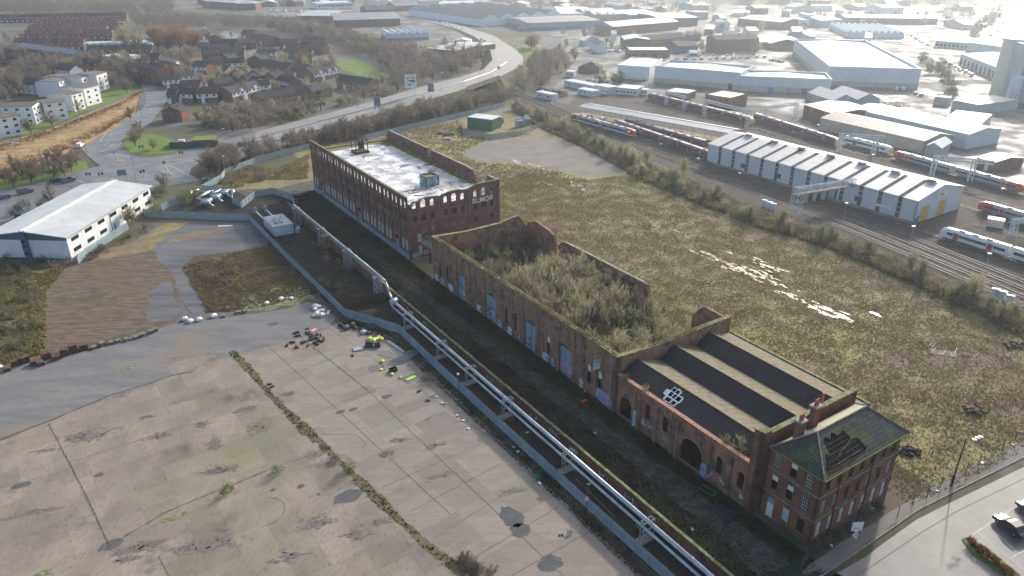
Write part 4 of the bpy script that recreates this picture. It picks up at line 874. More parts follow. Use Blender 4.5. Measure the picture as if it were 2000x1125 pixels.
for i in range(24):
    x = .4 + i * .42; m.bar((x, -.5, zs(x, -.5) - .12), (x, 3.3, zs(x, 3.3) - .12), .055)
for y in (.3, .9, 1.5, 2.1, 2.6): m.bar((1.5 + y * .6, y, zs(0, y) - .03), (9.2, y + .1, zs(0, y) - .03), .04)
m.bar((4.4, 1.0, zs(0, 1) + .05), (8.9, 2.0, zs(0, 2) + .05), .07); m.bar((3, .2, zs(0, .2) + .1), (8.8, .4, zs(0, .4) + .05), .06); m.build('exposed_rafters', WOODG, off)
m = MB()
for a, b in (((e0, y0, ez), (rx0, ry, rz_)), ((e1, y0, ez), (rx1, ry, rz_)), ((rx0, ry, rz_), (rx1, ry, rz_)), ((e0, y1, ez), (rx0, ry, rz_)), ((e1, y1, ez), (rx1, ry, rz_))): m.tube((a[0], a[1], a[2]+.03), (b[0], b[1], b[2]+.03), .11, 5)
m.build('ridge_tiles', STONE, off)
m = MB(); m.tube((e0, y0, ez-.08), (e1, y0, ez-.08), .12, 6); m.tube((e0, y0, ez-.08), (e0, y1, ez-.08), .12, 6); m.build('gutter', MOSSG, off)
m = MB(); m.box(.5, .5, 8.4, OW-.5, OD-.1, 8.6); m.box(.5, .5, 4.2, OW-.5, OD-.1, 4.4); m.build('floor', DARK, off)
for cx, cy, zt in ((3.3, 7.0, 16.6), (7.4, 7.6, 17.3)):
    m = MB(); m.box(cx-.65, cy-.45, 12, cx+.65, cy+.45, zt); ch = m.build('chimney', BRICK, off)
    m = MB(); m.box(cx-.85, cy-.65, zt+.003, cx+.85, cy+.65, zt+.28); m.build('chimney_cap', STONE, off)
    for k in (-.3, .3):
        m = MB(); m.cyl(cx+k, cy, zt+.28, zt+1.3, .19, 8, 0, .15); m.build('chimney_pot', mat('terracotta', (.32, .09, .05), rough=.8) if 'terracotta' not in bpy.data.materials else bpy.data.materials['terracotta'], off)
m = MB(); m.box(11.7, 9.4, 14.5, 12.7, 9.9, 15.0, 0); m.cyl(12.2, 9.65, 15, 16.8, .2, 8, 1); m.build('chimney_pot', [STONE, bpy.data.materials['terracotta']], off)
ann = site('roofless_annexe', 'low roofless brick outbuilding with broken mossy walls behind the office', 'outbuilding', 19.2, 6.3)
m = MB(); wall(m, (0, 0), (5.2, 0), 0, jagtop(5.2, 7.6, .3, 1, 4), [], .4); wall(m, (5.2, 0), (5.2, 4.5), 0, jagtop(4.5, 7.4, .4, .8, 5), [], .4); wall(m, (5.2, 4.5), (.1, 4.5), 0, jagtop(5.1, 7.3, .3, 1, 6), [], .4); m.build('wall', BRICKO, ann)
m = MB(); m.tess([(.2, .45), (4.8, .45), (4.8, 4), (.2, 4)], 6.4); m.build('roof', STONE, ann)

# ================================================================ BOUNDARY WALL, PIPE, FENCES
bwall = site('boundary_wall', 'long panelled red brick yard wall with green mossy coping running beside the silver pipe', 'brick wall', -17.0, -12)
m = MB(); wall(m, (0, 201), (0, 0), 0, 2.7, [], .32); piers(m, (0, 201), (0, 0), [2 + 4.1 * i for i in range(49)], 0, 2.6, .5, .16); piers(m, (.32, 0), (.32, 201), [2 + 4.1 * i for i in range(49)], 0, 2.6, .5, .12); m.build('wall', BRICK, bwall)
coping(bwall, MOSS, (0, 201), (0, 0), 2.7, .32, .1, .16)
for k, s in enumerate([88, 97, 125, 140, 146, 152, 160, 166]): graffiti(bwall, (0, 201), (0, 0), s, .7, 2.6, 1.4, [0, 1], 200 + k, None, -.02)
m = MB(); m.box(-2, 0, 0, 0, 1.2, 4.4)
pp = site('wall_pier', 'short tall brick pier block projecting from the boundary wall by the lattice trestle', 'brick pier', -19.0, 150.0)
m = MB(); m.box(0, 0, 0, 1.9, 1.6, 3.6); m.build('wall', BRICKO, pp); m = MB(); m.box(-.1, -.1, 3.603, 2.0, 1.7, 3.8); m.build('coping', STONE, pp)
pipe = site('heating_pipe', 'thin silver clad pipe carried high on lattice trestles past the mill', 'pipe', -18.9, 105)
m = MB(); m.path([(0, 70, 6.2), (0, 4, 6.2)], .30, 12); m.path([(0, 4, 6.2), (-.1, 2, 6.0), (-.3, -.2, 4.2), (-.5, -2.2, 2.9)], .30, 12); m.build('pipe', PIPE, pipe, smooth=True)
m = MB()
for y in range(2, 70, 4): m.tube((0, y, 6.2), (0, y+.12, 6.2), .32, 12)
m.build('joint_bands', STEEL, pipe)
pipe2 = site('twin_heating_pipe', 'thick silver twin pipeline with elbows running low along the brick wall', 'pipeline', -19.6, -12)
m = MB(); m.path([(.2, 0, 3.0), (.2, 114.5, 3.0)], .35, 14); m.path([(-.7, 0, 2.4), (-.7, 113, 2.4), (-.3, 115, 3.0)], .22, 12); m.tube((-.6, 113.5, 2.9), (1.0, 114.2, 3.2), .7, 12); m.build('pipe', PIPE, pipe2, smooth=True)
m = MB()
for y in range(0, 114, 6): m.tube((.2, y, 3), (.2, y+.12, 3), .37, 14); m.tube((-.7, y+2, 2.4), (-.7, y+2.1, 2.4), .24, 12)
m.build('joint_bands', STEEL, pipe2)
for k in range(4): graffiti(pipe2, (-1.22, 114), (-1.22, 0), [70, 86, 103, 108][k], 2.0, 1.8, .6, [3, 6, 1], 300 + k, None, 0)
SUPA = [93.0, 77.2, 65.1, 51.6, 33.1, 14.1, -4]
s0 = None
for i, a in enumerate(SUPA):
    if s0 is None:
        s0 = site('pipe_support', 'silver steel portal frame holding the twin pipeline, farthest one by the pipe elbow', 'pipe support', -19.6, a, 0, 'portal frames under the twin pipeline')
        m = MB()
        for x in (-1.25, .75): m.bar((x, 0, 0), (x, 0, 3.8), .16); m.bar((x, .7, 0), (x, .7, 3.8), .16); m.bar((x, 0, 3.75), (x, .7, 3.75), .16)
        m.build('post', STEEL, s0)
        for a_, b_ in (((-1.35, 0, 3.8), (.85, 0, 3.8)), ((-1.35, .7, 3.8), (.85, .7, 3.8)), ((-1.3, .35, 1.9), (.8, .35, 1.9))): m = MB(); m.bar(a_, b_, .16); m.build('beam', STEEL, s0)
        m = MB(); m.box(-1.9, -.3, 0, 1.4, 1.2, .25); m.build('footing', CONCB, s0)
    else:
        dup(s0, S(-19.6, a), SR, ['', 'silver steel portal frame of the twin pipeline, second from the elbow', 'silver steel portal frame of the twin pipeline beside the low lattice screen', 'silver steel portal frame of the twin pipeline facing the last big ruin gate', 'silver steel portal frame of the twin pipeline opposite the goods shed', 'silver steel portal frame of the twin pipeline opposite the three storey office', 'nearest steel portal frame of the twin pipeline, at the picture foot'][i])
l0 = None
for i, a in enumerate([173.1, 151.5, 132.0, 111.5]):
    lab = ['farthest steel lattice trestle at the start of the high silver pipe', 'steel lattice trestle of the high pipe beside the brick pier', 'steel lattice trestle of the high pipe opposite the mill corner', 'steel lattice trestle where the high pipe bends down'][i]
    if l0 is None:
        l0 = site('lattice_trestle', lab, 'pipe trestle', -18.9, a, 0, 'lattice trestles under the high pipe')
        for y in (-.7, .7):
            m = MB(); m.bar((-1.0, y, 0), (-.6, y, 5.7), .14); m.bar((1.0, y, 0), (.6, y, 5.7), .14)
            for z in (0.3, 2.0, 3.8): m.bar((-.95, y, z), (.75, y, z+1.7), .08); m.bar((.95, y, z), (-.75, y, z+1.7), .08); m.bar((-.9, y, z), (.9, y, z), .08)
            m.build('lattice_frame', STEEL, l0)
        m = MB()
        for z in (0.4, 2.9, 5.7):
            for x in (-.8, .8): m.bar((x, -.7, z), (x, .7, z), .1)
        m.box(-1.1, -.8, 5.7, 1.1, .8, 5.8); m.build('cross_beam', STEEL, l0)
    else: dup(l0, S(-18.9 + (0, 0, 0, -.3)[i], a), SR, lab)
def palisade(name, label, pts, h=2.4, step=.30, mt=None, cat='fence', group=None):
    mt = mt or PALIS; o = thing(name, label, cat, (pts[0].x, pts[0].y, 0), 0, group); m = MB(); rl = MB(); PC = []; q0 = pts[0]
    for a, b in zip(pts, pts[1:]):
        d = Vector((b.x-a.x, b.y-a.y, 0)); L = d.length; d.normalize(); n = Vector((-d.y, d.x, 0)); k = int(L / step)
        A = Vector((a.x-q0.x, a.y-q0.y, 0))
        for i in range(k):
            c = A + d * (i + .5) * L / k; w = d * step * .43; t = n * .018
            m.add([c-w-t, c+w-t, c+w-t+Vector((0,0,h-.15)), c-t+Vector((0,0,h)), c-w-t+Vector((0,0,h-.15))], [(0,1,2,3,4)])
        for z in (.5, h-.5): rl.bar(A + n*.05 + Vector((0,0,z)), A + d*L + n*.05 + Vector((0,0,z)), .06)
        for i in range(int(L / 2.75) + 1): c = A + d * min(L, i * 2.75) + n * .08; PC.append(c)
    m.build('pales', mt, o); rl.build('rails', mt, o); po = MB(); po.bar((0, 0, 0), (0, 0, h), .1); pm = po.build('post', mt, o); pm.location = PC[0]
    for c in PC[1:100]: part('post', pm.data, o, c)
    return o
palisade('palisade_fence', 'long blue-grey steel palisade fence between the concrete yard and the pipe strip', [S(-22.8, -12), S(-22.9, 8), S(-23.2, 40), S(-23.2, 72), S(-22.9, 92), S(-26.2, 99), S(-30.0, 106.2), S(-30.1, 116), S(-30.5, 150), S(-30.3, 187)])
palisade('palisade_fence', 'palisade fence crossing the old tarmac behind the pipe manifold', [W(487, 431), W(430, 431), W(372, 427), W(293, 425), W(281, 420)])
palisade('palisade_fence', 'rusty dark palisade fence closing off the pipe strip near the elbow', [S(-29.8, 112), S(-24, 110.5), S(-18.5, 109)], 2.4, .3, RUST)
palisade('palisade_fence', 'grey palisade fence curving round the back of the pipe compound', [W(577, 400), W(566, 390), W(535, 379), W(500, 385), W(472, 407), W(455, 398), W(455, 385), W(436, 378), W(398, 374)])
palisade('palisade_fence', 'palisade fence along the road belt behind the mill', [W(398, 372), W(434, 352), W(440, 342), W(500, 318), W(606, 290)])
palisade('palisade_fence', 'palisade fence running behind the scrub from the mill to the green cabin', [W(700, 277), W(760, 262), W(860, 238), W(930, 222), W(985, 208)])
palisade('palisade_fence', 'weathered palisade fence round the white office block', [W(154, 516), W(170, 500), W(240, 455), W(252, 448)])
palisade('palisade_fence', 'grey boarded palisade fence beside the hedge by the junction', [W(317, 412), W(330, 405), W(358, 396)], 2.4, .2)
# substation plant box and its pipes
gb = site('plant_container', 'white steel plant container with six roof vents beside the lattice trestle', 'container', -28.2, 166.4)
m = MB(); m.box(0, 0, .3, 5.9, 10.5, 3.3); m.build('body', CLADW, gb); m = MB(); m.box(-.1, -.1, 3.303, 6.0, 10.6, 3.42); m.build('roof', ROOFG, gb)
for i in range(6):
    m = MB(); x = 1.7 + (i % 2) * 1.6 + (i // 2) * .3; y = 2.6 + (i // 2) * 1.9; m.cyl(x, y, 3.42, 3.9, .35, 8); m.box(x-.5, y-.5, 3.9, x+.5, y+.5, 4.1); m.build('roof_vent', STEEL, gb)
m = MB(); m.cyl(5.5, -.5, .5, 3, .3, 10); m.cyl(7, -.3, .4, 1.8, .7, 10); m.cyl(7.6, .8, .4, 2.2, .4, 10); m.build('tank', PIPE, gb)
for k, b in enumerate((-27.6, -24.4)):
    p_ = site('feed_pipe', ['short silver pipe with valve, left of the pair behind the plant container', 'short silver pipe with valve, right of the pair behind the plant container'][k], 'pipe', b, 177, 0, 'feed pipes of the plant container')
    m = MB(); m.path([(0, 0, 2), (0, 11, 2)], .3, 10); m.build('pipe', PIPE, p_, smooth=True); m = MB(); m.cyl(0, 11, 1.2, 3.3, .35, 10); m.cyl(0, 11, 2.4, 2.7, .6, 10); m.build('valve', STEEL, p_)
ex = thing('pipe_manifold', 'cluster of silver clad expansion vessels and connecting pipes behind the palisade', 'pipe manifold', W(400, 405))
o_ = W(400, 405)
def rel(px, py, z=0): v = W(px, py) - o_; v.z = z; return v
for k, (px, py) in enumerate([(404, 402), (422, 393), (439, 384)]):
    c = rel(px, py, 0); m = MB()
    for dx in (-.5, .5): m.tube(c + Vector((-1.2, dx*1.6, 1.6)), c + Vector((1.6, dx*1.6, 1.6)), .75, 12)
    m.tube(c + Vector((1.4, -1.2, 1.3)), c + Vector((3.2, -2.4, .6)), .4, 10); m.tube(c + Vector((-.6, 0, .1)), c + Vector((-.6, 0, 1)), .3, 8); m.build('vessel', PIPE, ex, smooth=True)
m = MB(); m.path([rel(385, 396, 1.4), rel(412, 382, 1.6), rel(418, 381, 1.3)], .42, 12); m.path([rel(385, 396, 1.4), rel(400, 399, 1.4)], .42, 12); m.path([rel(412, 389, 1.6), rel(434, 379, 1.6)], .42, 12)
m.path([rel(372, 387, 1.0), rel(376, 382, 1.5), rel(390, 379, 1.5)], .5, 12); m.path([rel(390, 381, 1.3), rel(412, 383, 1.3)], .4, 12); m.path([rel(416, 378, 1.4), rel(430, 377, 1.4), rel(458, 380, 1.4), rel(454, 383, .9)], .45, 12); m.build('connecting_pipe', PIPE, ex, smooth=True)
# ================================================================ GENERIC BUILDINGS
BLC = []
def bld(name, label, cat, p0, p1, depth, h, roof='flat', rise=2.0, wm=None, rm=None, group=None, wins=None, over=.3, low=None, para=.5, n=1, doors=(), base0=0.0, gm=None, swin=None):
    """p0,p1 = picture pixels of the two ends of the base of the side that faces the camera; the building runs back from it"""
    P0 = W(*p0) if not isinstance(p0, Vector) else p0; P1 = W(*p1) if not isinstance(p1, Vector) else p1
    d = P1 - P0; L = d.length; o = thing(name, label, cat, (P0.x, P0.y, base0), math.atan2(d.y, d.x), group); D = depth
    wm = wm or CLADW; rm = rm or ROOFG; m = MB(); r = MB(); gmb = MB() if gm else None; G_ = gmb if gm else m
    hz = h + (para if roof == 'flat' else 0)
    if low:
        z_ = low[0] + .002; q = MB()
        if para > .5 and roof == 'flat':
            for a_, b_ in (((0, 0), (L, 0)), ((L, .4), (L, D-.4)), ((L, D), (0, D)), ((0, D-.4), (0, .4))): wall(m, a_, b_, z_, hz, (), .4)
        else: m.box(0, 0, z_, L, D, hz)
    if low: q = MB(); q.box(-.04, -.04, 0, L + .04, D + .04, low[0]); q.build('lower_wall', low[1], o)
    elif roof == 'flat' and para > .3:
        wall(m, (0, 0), (L, 0), 0, hz, (), .3); wall(m, (L, .3), (L, D-.3), 0, hz, (), .3); wall(m, (L, D), (0, D), 0, hz, (), .3); wall(m, (0, D-.3), (0, .3), 0, hz, (), .3)
    else: m.box(0, 0, 0, L, D, h)
    if roof == 'flat':
        if para <= .3 or (low and para <= .5): r.box(-.02, -.02, hz + .003, L + .02, D + .02, hz + .12)
        else:
            e_ = .42 if low else .31
            if low: z2 = h + min(1.2, para * .7); r.poly([(e_, e_, h), (L/2, e_, z2), (L/2, D-e_, z2), (e_, D-e_, h)]); r.poly([(L/2, e_, z2), (L-e_, e_, h), (L-e_, D-e_, h), (L/2, D-e_, z2)])
            else: r.box(e_, e_, h - .2, L - e_, D - e_, h)
    elif roof == 'x':             # ridges parallel to the facing side
        dd = D / n
        for i in range(n):
            y0, y1 = i * dd, (i + 1) * dd; ym = (y0 + y1) / 2; ov = over if n == 1 else 0
            for x in (0, L): G_.poly([(x, y0, h), (x, y1, h), (x, ym, h + rise)])
            z_ = h - rise * ov / (dd / 2)
            for T in (0, .12):
                r.poly([(-over, y0 - ov, z_ + T), (L + over, y0 - ov, z_ + T), (L + over, ym, h + rise + T), (-over, ym, h + rise + T)])
                r.poly([(L + over, y1 + ov, z_ + T), (-over, y1 + ov, z_ + T), (-over, ym, h + rise + T), (L + over, ym, h + rise + T)])
            for x in (-over, L + over): r.poly([(x, y0-ov, z_), (x, ym, h+rise), (x, ym, h+rise+.12), (x, y0-ov, z_+.12)]); r.poly([(x, y1+ov, z_), (x, ym, h+rise), (x, ym, h+rise+.12), (x, y1+ov, z_+.12)])
            r.poly([(-over, y0-ov, z_), (L+over, y0-ov, z_), (L+over, y0-ov, z_+.12), (-over, y0-ov, z_+.12)])
    elif roof == 'y':             # gables face the camera
        dd = L / n
        for i in range(n):
            x0, x1 = i * dd, (i + 1) * dd; xm = (x0 + x1) / 2; ov = over if n == 1 else 0
            for y in (-.002, D): G_.poly([(x0, y, h), (x1, y, h), (xm, y, h + rise)])
            z_ = h - rise * ov / (dd / 2)
            for T in (0, .12):
                r.poly([(x0 - ov, -over, z_ + T), (xm, -over, h + rise + T), (xm, D + over, h + rise + T), (x0 - ov, D + over, z_ + T)])
                r.poly([(x1 + ov, -over, z_ + T), (x1 + ov, D + over, z_ + T), (xm, D + over, h + rise + T), (xm, -over, h + rise + T)])
            r.poly([(x0-ov, -over, z_), (xm, -over, h+rise), (xm, -over, h+rise+.12), (x0-ov, -over, z_+.12)]); r.poly([(x1+ov, -over, z_), (xm, -over, h+rise), (xm, -over, h+rise+.12), (x1+ov, -over, z_+.12)])
    elif roof == 'hip':
        k = min(L, D) / 2; e = [(-over, -over, h), (L+over, -over, h), (L+over, D+over, h), (-over, D+over, h)]
        if L >= D: a, b = (k, D/2, h+rise), (L-k, D/2, h+rise); r.poly([e[0], e[1], b, a]); r.poly([e[2], e[3], a, b]); r.poly([e[3], e[0], a]); r.poly([e[1], e[2], b])
        else: a, b = (L/2, k, h+rise), (L/2, D-k, h+rise); r.poly([e[0], e[1], a]); r.poly([e[1], e[2], b, a]); r.poly([e[2], e[3], b]); r.poly([e[3], e[0], a, b])
        r.poly([e[3], e[2], e[1], e[0]])
    elif roof == 'saw':
        dd = L / n
        for i in range(n):
            x0, x1 = i*dd, (i+1)*dd
            for y in (0, D): m.poly([(x0, y, h), (x1, y, h), (x0+dd*.25, y, h+rise)])
            r.poly([(x0+dd*.25, 0, h+rise), (x1, 0, h), (x1, D, h), (x0+dd*.25, D, h+rise)]); m.poly([(x0, 0, h), (x0+dd*.25, 0, h+rise), (x0+dd*.25, D, h+rise), (x0, D, h)])
    m.build('wall', wm, o); r.build('roof', rm, o)
    if gm: gmb.build('gable', gm, o)
    if wins:
        cols, rows, w, wh, z0, dz, kind = wins
        for i in range(cols):
            for k in range(rows): part('window', winmesh(w, wh, kind), o, (L * (i + .5) / cols, -.03, z0 + dz * k))
    if swin:                      # windows on the right hand side wall
        cols, rows, w, wh, z0, dz, kind = swin
        for i in range(cols):
            for k in range(rows): part('window', winmesh(w, wh, kind), o, (L + .03, D * (i + .5) / cols, z0 + dz * k), math.pi / 2)
    for dx, dw, dh, dm in doors: q = MB(); q.box(L*dx-dw/2, -.08, 0.01, L*dx+dw/2, -.045, dh); q.build('door', dm, o)
    o['_L'] = L; cx_ = P0 + d * .5 + Vector((-d.y, d.x, 0)).normalized() * D * .5; BLC.append((cx_.x, cx_.y, math.hypot(L, D) * .5)); return o
# ---------------------------------------------------------------- white unit at the left
wu = thing('white_office_unit', 'long two storey white office unit with pale ridged roof and strip windows by the junction', 'office unit', W(140, 505) - Vector((math.cos(rad(-3)), math.sin(rad(-3)), 0)) * 22.8, rad(-3))
L_, D_, H_, RR = 22.8, 46.0, 6.4, 1.5
lw_ = math.atan2((W(290, 400) - W(140, 505)).y, (W(290, 400) - W(140, 505)).x) - wu.rotation_euler.z - math.pi / 2
m = MB(); m.box(0, 0, 0, L_, D_, H_); m.poly([(0, -.002, H_), (L_, -.002, H_), (L_/2, -.002, H_+RR)]); m.poly([(0, D_, H_), (L_, D_, H_), (L_/2, D_, H_+RR)]); m.build('wall', WREND, wu)
m = MB(); xm = L_/2
for T in (0, .25):
    m.poly([(-.7, -.9, H_-.1+T), (xm, -.9, H_+RR+T), (xm, D_+.9, H_+RR+T), (-.7, D_+.9, H_-.1+T)]); m.poly([(L_+.7, -.9, H_-.1+T), (L_+.7, D_+.9, H_-.1+T), (xm, D_+.9, H_+RR+T), (xm, -.9, H_+RR+T)])
for y in (-.9, D_+.9):
    for s in (-1, 1): xe = -.7 if s < 0 else L_+.7; m.poly([(xe, y, H_-.1), (xm, y, H_+RR), (xm, y, H_+RR+.25), (xe, y, H_+.15)])
m.poly([(L_+.7, -.9, H_-.1), (L_+.7, D_+.9, H_-.1), (L_+.7, D_+.9, H_+.15), (L_+.7, -.9, H_+.15)]); m.build('roof', WROOF, wu)
m = MB(); m.box(xm-.7, -.9, H_+RR+.26, xm-.35, D_+.9, H_+RR+.5); m.box(xm+.35, -.9, H_+RR+.26, xm+.7, D_+.9, H_+RR+.5); m.build('ridge_capping', WHITE, wu)
m = MB(); m.box(xm-1.1, -1.0, 0, xm+.3, -.003, H_+RR+.1); m.poly([(.02, -.05, H_-1.1), (L_-.02, -.05, H_-1.1), (L_-.02, -.05, H_-.05), (xm, -.05, H_+RR-.05), (.02, -.05, H_-.05)]); m.build('blue_panel', mat('blue_fascia', (.06, .11, .16), rough=.6), wu)
m = MB()
for z in (1.2, 3.3, 4.6): m.box(xm-.9, -1.05, z, xm+.1, -1.01, z+.9)
m.build('stair_window', GLASS, wu)
for i in range(7):
    y = 3.6 + i * 6.6
    part('window', winmesh(3.4, 1.1, 'strip'), wu, (L_+.02, y, 4.3), math.pi/2)
    if i not in (3,): part('window', winmesh(3.4, 1.1, 'strip'), wu, (L_+.02, y, 1.2), math.pi/2)
m = MB(); m.box(L_, 22.3, .01, L_+.06, 23.4, 2.2); m.build('door', CLADB, wu); m = MB(); m.box(L_+.003, 21.2, .2, L_+.12, 21.4, H_); m.build('downpipe', STEEL, wu)
m = MB()
for i in range(1, 7): m.box(L_+.002, 6.6*i+.25, 0, L_+.02, 6.6*i+.31, H_-.1)
m.build('panel_joints', CLADG, wu)

# ---------------------------------------------------------------- right hand industrial estate (labels single each one out)
bld('retail_warehouse', 'very large white clad warehouse with tall parapet around a bright pitched roof', 'warehouse', W(1614, 168), W(1614, 168) + Vector((50.6, -9.8, 0)), 140, 10.2, 'flat', 0, CLADW, ROOFW, para=1.6, low=(3.0, CLADY))
bld('retail_warehouse', 'lower white wing of the big warehouse with beige block base and blue doors', 'warehouse', (1443, 178), (1620, 185), 24, 7.4, 'flat', 0, CLADW, ROOFW, para=1.4, low=(3.2, CLADY), doors=((.35, 3, 3, CLADB), (.55, 1.2, 2.4, CLADB), (.72, 3, 3, CLADD)))
bld('retail_warehouse', 'white wing with long pale parapet at the left end of the big warehouse', 'warehouse', (1277, 161), (1443, 176), 30, 8.6, 'flat', 0, CLADW, ROOFW, para=1.5, low=(3.0, CLADY), doors=((.9, 2.6, 3.4, DARK),))
bld('entrance_canopy', 'twin gabled glazed canopy on the corner of the white warehouse', 'canopy', (1624, 212), (1716, 208), 24, 4.0, 'y', 3.0, CLADG, ROOFS, n=2, low=(2.2, CLADY))
bld('flat_roofed_unit', 'small white two storey unit with brown parapet by the green bushes', 'unit', (1205, 153), (1267, 157), 40, 7.6, 'flat', 0, WREND, ROOFW, para=.8, low=(1.5, CREAM))
bld('station_house', 'small brown hipped house near the railway end', 'house', (1129, 142), (1170, 144), 14, 3.6, 'hip', 3.0, BRICKH, ROOFT, wins=(3, 1, 1.4, 1.4, 1.0, 3, 'modern'))
bld('brick_shop', 'low red brick retail unit with pale canopy edge and green sign', 'shop', (1229, 113), (1308, 113), 22, 5.2, 'flat', 0, BRICKH, ROOFG, para=.5, wins=(4, 1, 3.4, 2.2, .3, 3, 'strip'))
bld('green_retail_unit', 'grey green gabled retail unit behind the low brick shop', 'shop', (1219, 95), (1268, 95), 26, 7.0, 'y', 1.6, mat('dark_green_cladding', (.07, .09, .08), rough=.7), ROOFG)
bld('blue_gable_warehouse', 'brick warehouse with blue gable front and ribbed pale roof', 'warehouse', (1160, 64), (1196, 69), 88, 7.5, 'y', 3.5, BRICKH, ROOFS, gm=CLADB)
bld('long_grey_warehouse', 'long grey walled warehouse with dark flat roof beyond the roundabout', 'warehouse', (1032, 60), (1172, 54), 60, 7, 'x', 1.6, CLADG, ROOFD, low=(2.6, CLADB))
bld('multi_gable_works', 'row of white gabled works sheds under one dark roof', 'works', (942, 52), (1095, 40), 150, 7, 'y', 4.6, WREND, ROOFD, n=5, over=0)
bld('pale_roofed_warehouse', 'wide warehouse with almost white roof behind the grey walled one', 'warehouse', (1090, 38), (1158, 38), 100, 6, 'x', 2, CLADW, ROOFW)
bld('grey_triple_shed', 'grey shed with three shallow roofs behind the blue gabled warehouse', 'warehouse', (1160, 42), (1225, 40), 60, 7, 'x', 3, CLADG, ROOFG, n=2)
bld('bright_blue_shed', 'bright blue long shed far behind the warehouses', 'warehouse', (1232, 42), (1290, 38), 60, 6.5, 'x', 2, CLADB, CLADB)
bld('slab_sided_shed', 'grey roofed dark walled shed behind the retail units', 'warehouse', (1288, 52), (1362, 50), 60, 8, 'x', 1.2, CLADD, ROOFG)
bld('brick_terrace_shops', 'three storey brown brick shop row with many small windows', 'shop row', (1396, 103), (1480, 100), 16, 9.5, 'x', 2.6, BRICKH, ROOFT, wins=(12, 2, 1.3, 1.6, 4, 3, 'modern'))
bld('dark_roofed_row', 'long dark slated terrace with white dormers behind the brick shop', 'terrace', (1255, 93), (1340, 85), 14, 5.5, 'x', 3.2, BRICKH, ROOFT, wins=(8, 1, 1.3, 1.5, 3, 3, 'modern'))
bld('blue_fronted_unit', 'dark roofed brick unit with deep blue front left of the shop row', 'unit', (1325, 104), (1362, 102), 22, 5.0, 'x', 2.6, mat('deep_blue_wall', (.04, .06, .16), rough=.7), ROOFT)
bld('white_gabled_cottage', 'small white building with glazed front between the brick units', 'pavilion', (1347, 111), (1361, 111), 8, 3, 'x', 1.5, WREND, ROOFW, wins=(3, 1, 1.8, 1.8, .6, 3, 'modern'))
bld('brick_depot_row', 'red brick wall building right of the three storey shop row', 'unit', (1482, 95), (1560, 90), 24, 5, 'x', 1.6, BRICKH, ROOFW, wins=(5, 1, 3, 2, 1.4, 3, 'modern'))
bld('gabled_pub', 'black timbered pub with white roof edges and a name board', 'pub', (1503, 97), (1567, 97), 20, 5, 'y', 3.2, CLADD, ROOFW, over=.8, wins=(6, 1, 2.2, 1.3, 1.4, 3, 'modern'))
bld('dark_brick_block', 'dark roofed brick block behind the gabled pub', 'unit', (1440, 50), (1525, 58), 40, 7, 'x', 2, BRICKH, ROOFD)
bld('red_panel_unit', 'white metal unit with small red panels behind the pub', 'unit', (1526, 54), (1578, 54), 30, 7, 'flat', 0, CLADW, ROOFW, wins=(3, 1, 3, 2, 3, 3, 'modern'))
bld('green_panel_unit', 'grey gabled unit with green panel near the far tree belt', 'unit', (1600, 54), (1640, 52), 30, 7, 'x', 2, CLADG, ROOFG)
bld('sawtooth_factory', 'glittering saw tooth roofed factory behind the big warehouse', 'factory', (1655, 74), (1765, 76), 75, 4.5, 'saw', 2.4, CLADW, ROOFW, n=9)
bld('long_dark_shed', 'long dark shed with bright roof lights along the far tree belt', 'warehouse', (1650, 46), (1830, 48), 40, 6, 'x', 1.8, CLADD, ROOFD)
bld('hipped_office', 'hip roofed grey office with two small gables near the motorway', 'office', (1825, 92), (1890, 97), 34, 5, 'hip', 4.5, CLADG, ROOFG, wins=(8, 1, 2.2, 1.8, 1.2, 3, 'strip'))
bld('bay_fronted_warehouse', 'pale warehouse with a row of blue framed loading bays', 'warehouse', (1872, 126), (1990, 176), 40, 7.5, 'x', 1.6, CLADW, ROOFW, wins=(14, 1, 3.6, 5.0, .1, 3, 'modern'))
bld('bay_fronted_warehouse', 'second pale warehouse behind the one with loading bays', 'warehouse', (1886, 100), (1965, 112), 30, 7, 'x', 1.6, CLADW, ROOFW)
bld('teal_edged_building', 'grey block building with flat roof and wide teal fascia', 'unit', (1832, 262), (1905, 272), 32, 5.6, 'flat', 0, CLADG, ROOFG, para=.2, low=(3.4, CLADY))
bld('teal_edged_building', 'smaller grey wing joined behind the teal edged building', 'unit', (1905, 225), (1985, 215), 14, 5, 'flat', 0, CLADG, ROOFG, para=.2)
bld('pale_hut', 'small pale rendered hut beside the sunlit yard', 'hut', (1822, 205), (1853, 208), 10, 4, 'flat', 0, CLADY, ROOFW)
bld('brick_depot_office', 'red brick depot office with cream curved roof next to the far tracks', 'office', (1567, 228), (1625, 248), 26, 6, 'x', 1.4, BRICKH, mat('cream_sheet_roof', (.42, .38, .31), rough=.7), over=.2, wins=(2, 1, 2, 1.4, 3.6, 3, 'modern'))
bld('long_railway_store', 'long grey railway store with dark near roof slope and two roof vents', 'store', (1600, 252), (1800, 300), 20, 5.2, 'x', 2.0, CLADY, ROOFD)
bld('white_roofed_store', 'long white roofed store behind the dark roofed railway store', 'store', (1660, 238), (1885, 292), 22, 6.4, 'x', 1.6, CLADW, ROOFW)
bld('gabled_grey_store', 'small grey gabled store with open door at the end of the long store', 'store', (1803, 308), (1832, 313), 14, 5, 'y', 1.6, CLADG, ROOFW)
bld('brick_lineside_cabin', 'small red brick cabin with grey roof and white door by the far gantry', 'cabin', (1903, 327), (1938, 337), 16, 4, 'x', 1.0, BRICKH, ROOFG, doors=((.6, 1.4, 2.6, WHITE),))
bld('signal_office', 'two storey red brick signalling office with pale flat roof', 'office', (1375, 208), (1424, 216), 18, 6.2, 'flat', 0, BRICKH, ROOFG, para=.35, wins=(4, 2, 2, 1.2, 1.4, 2.8, 'modern'))
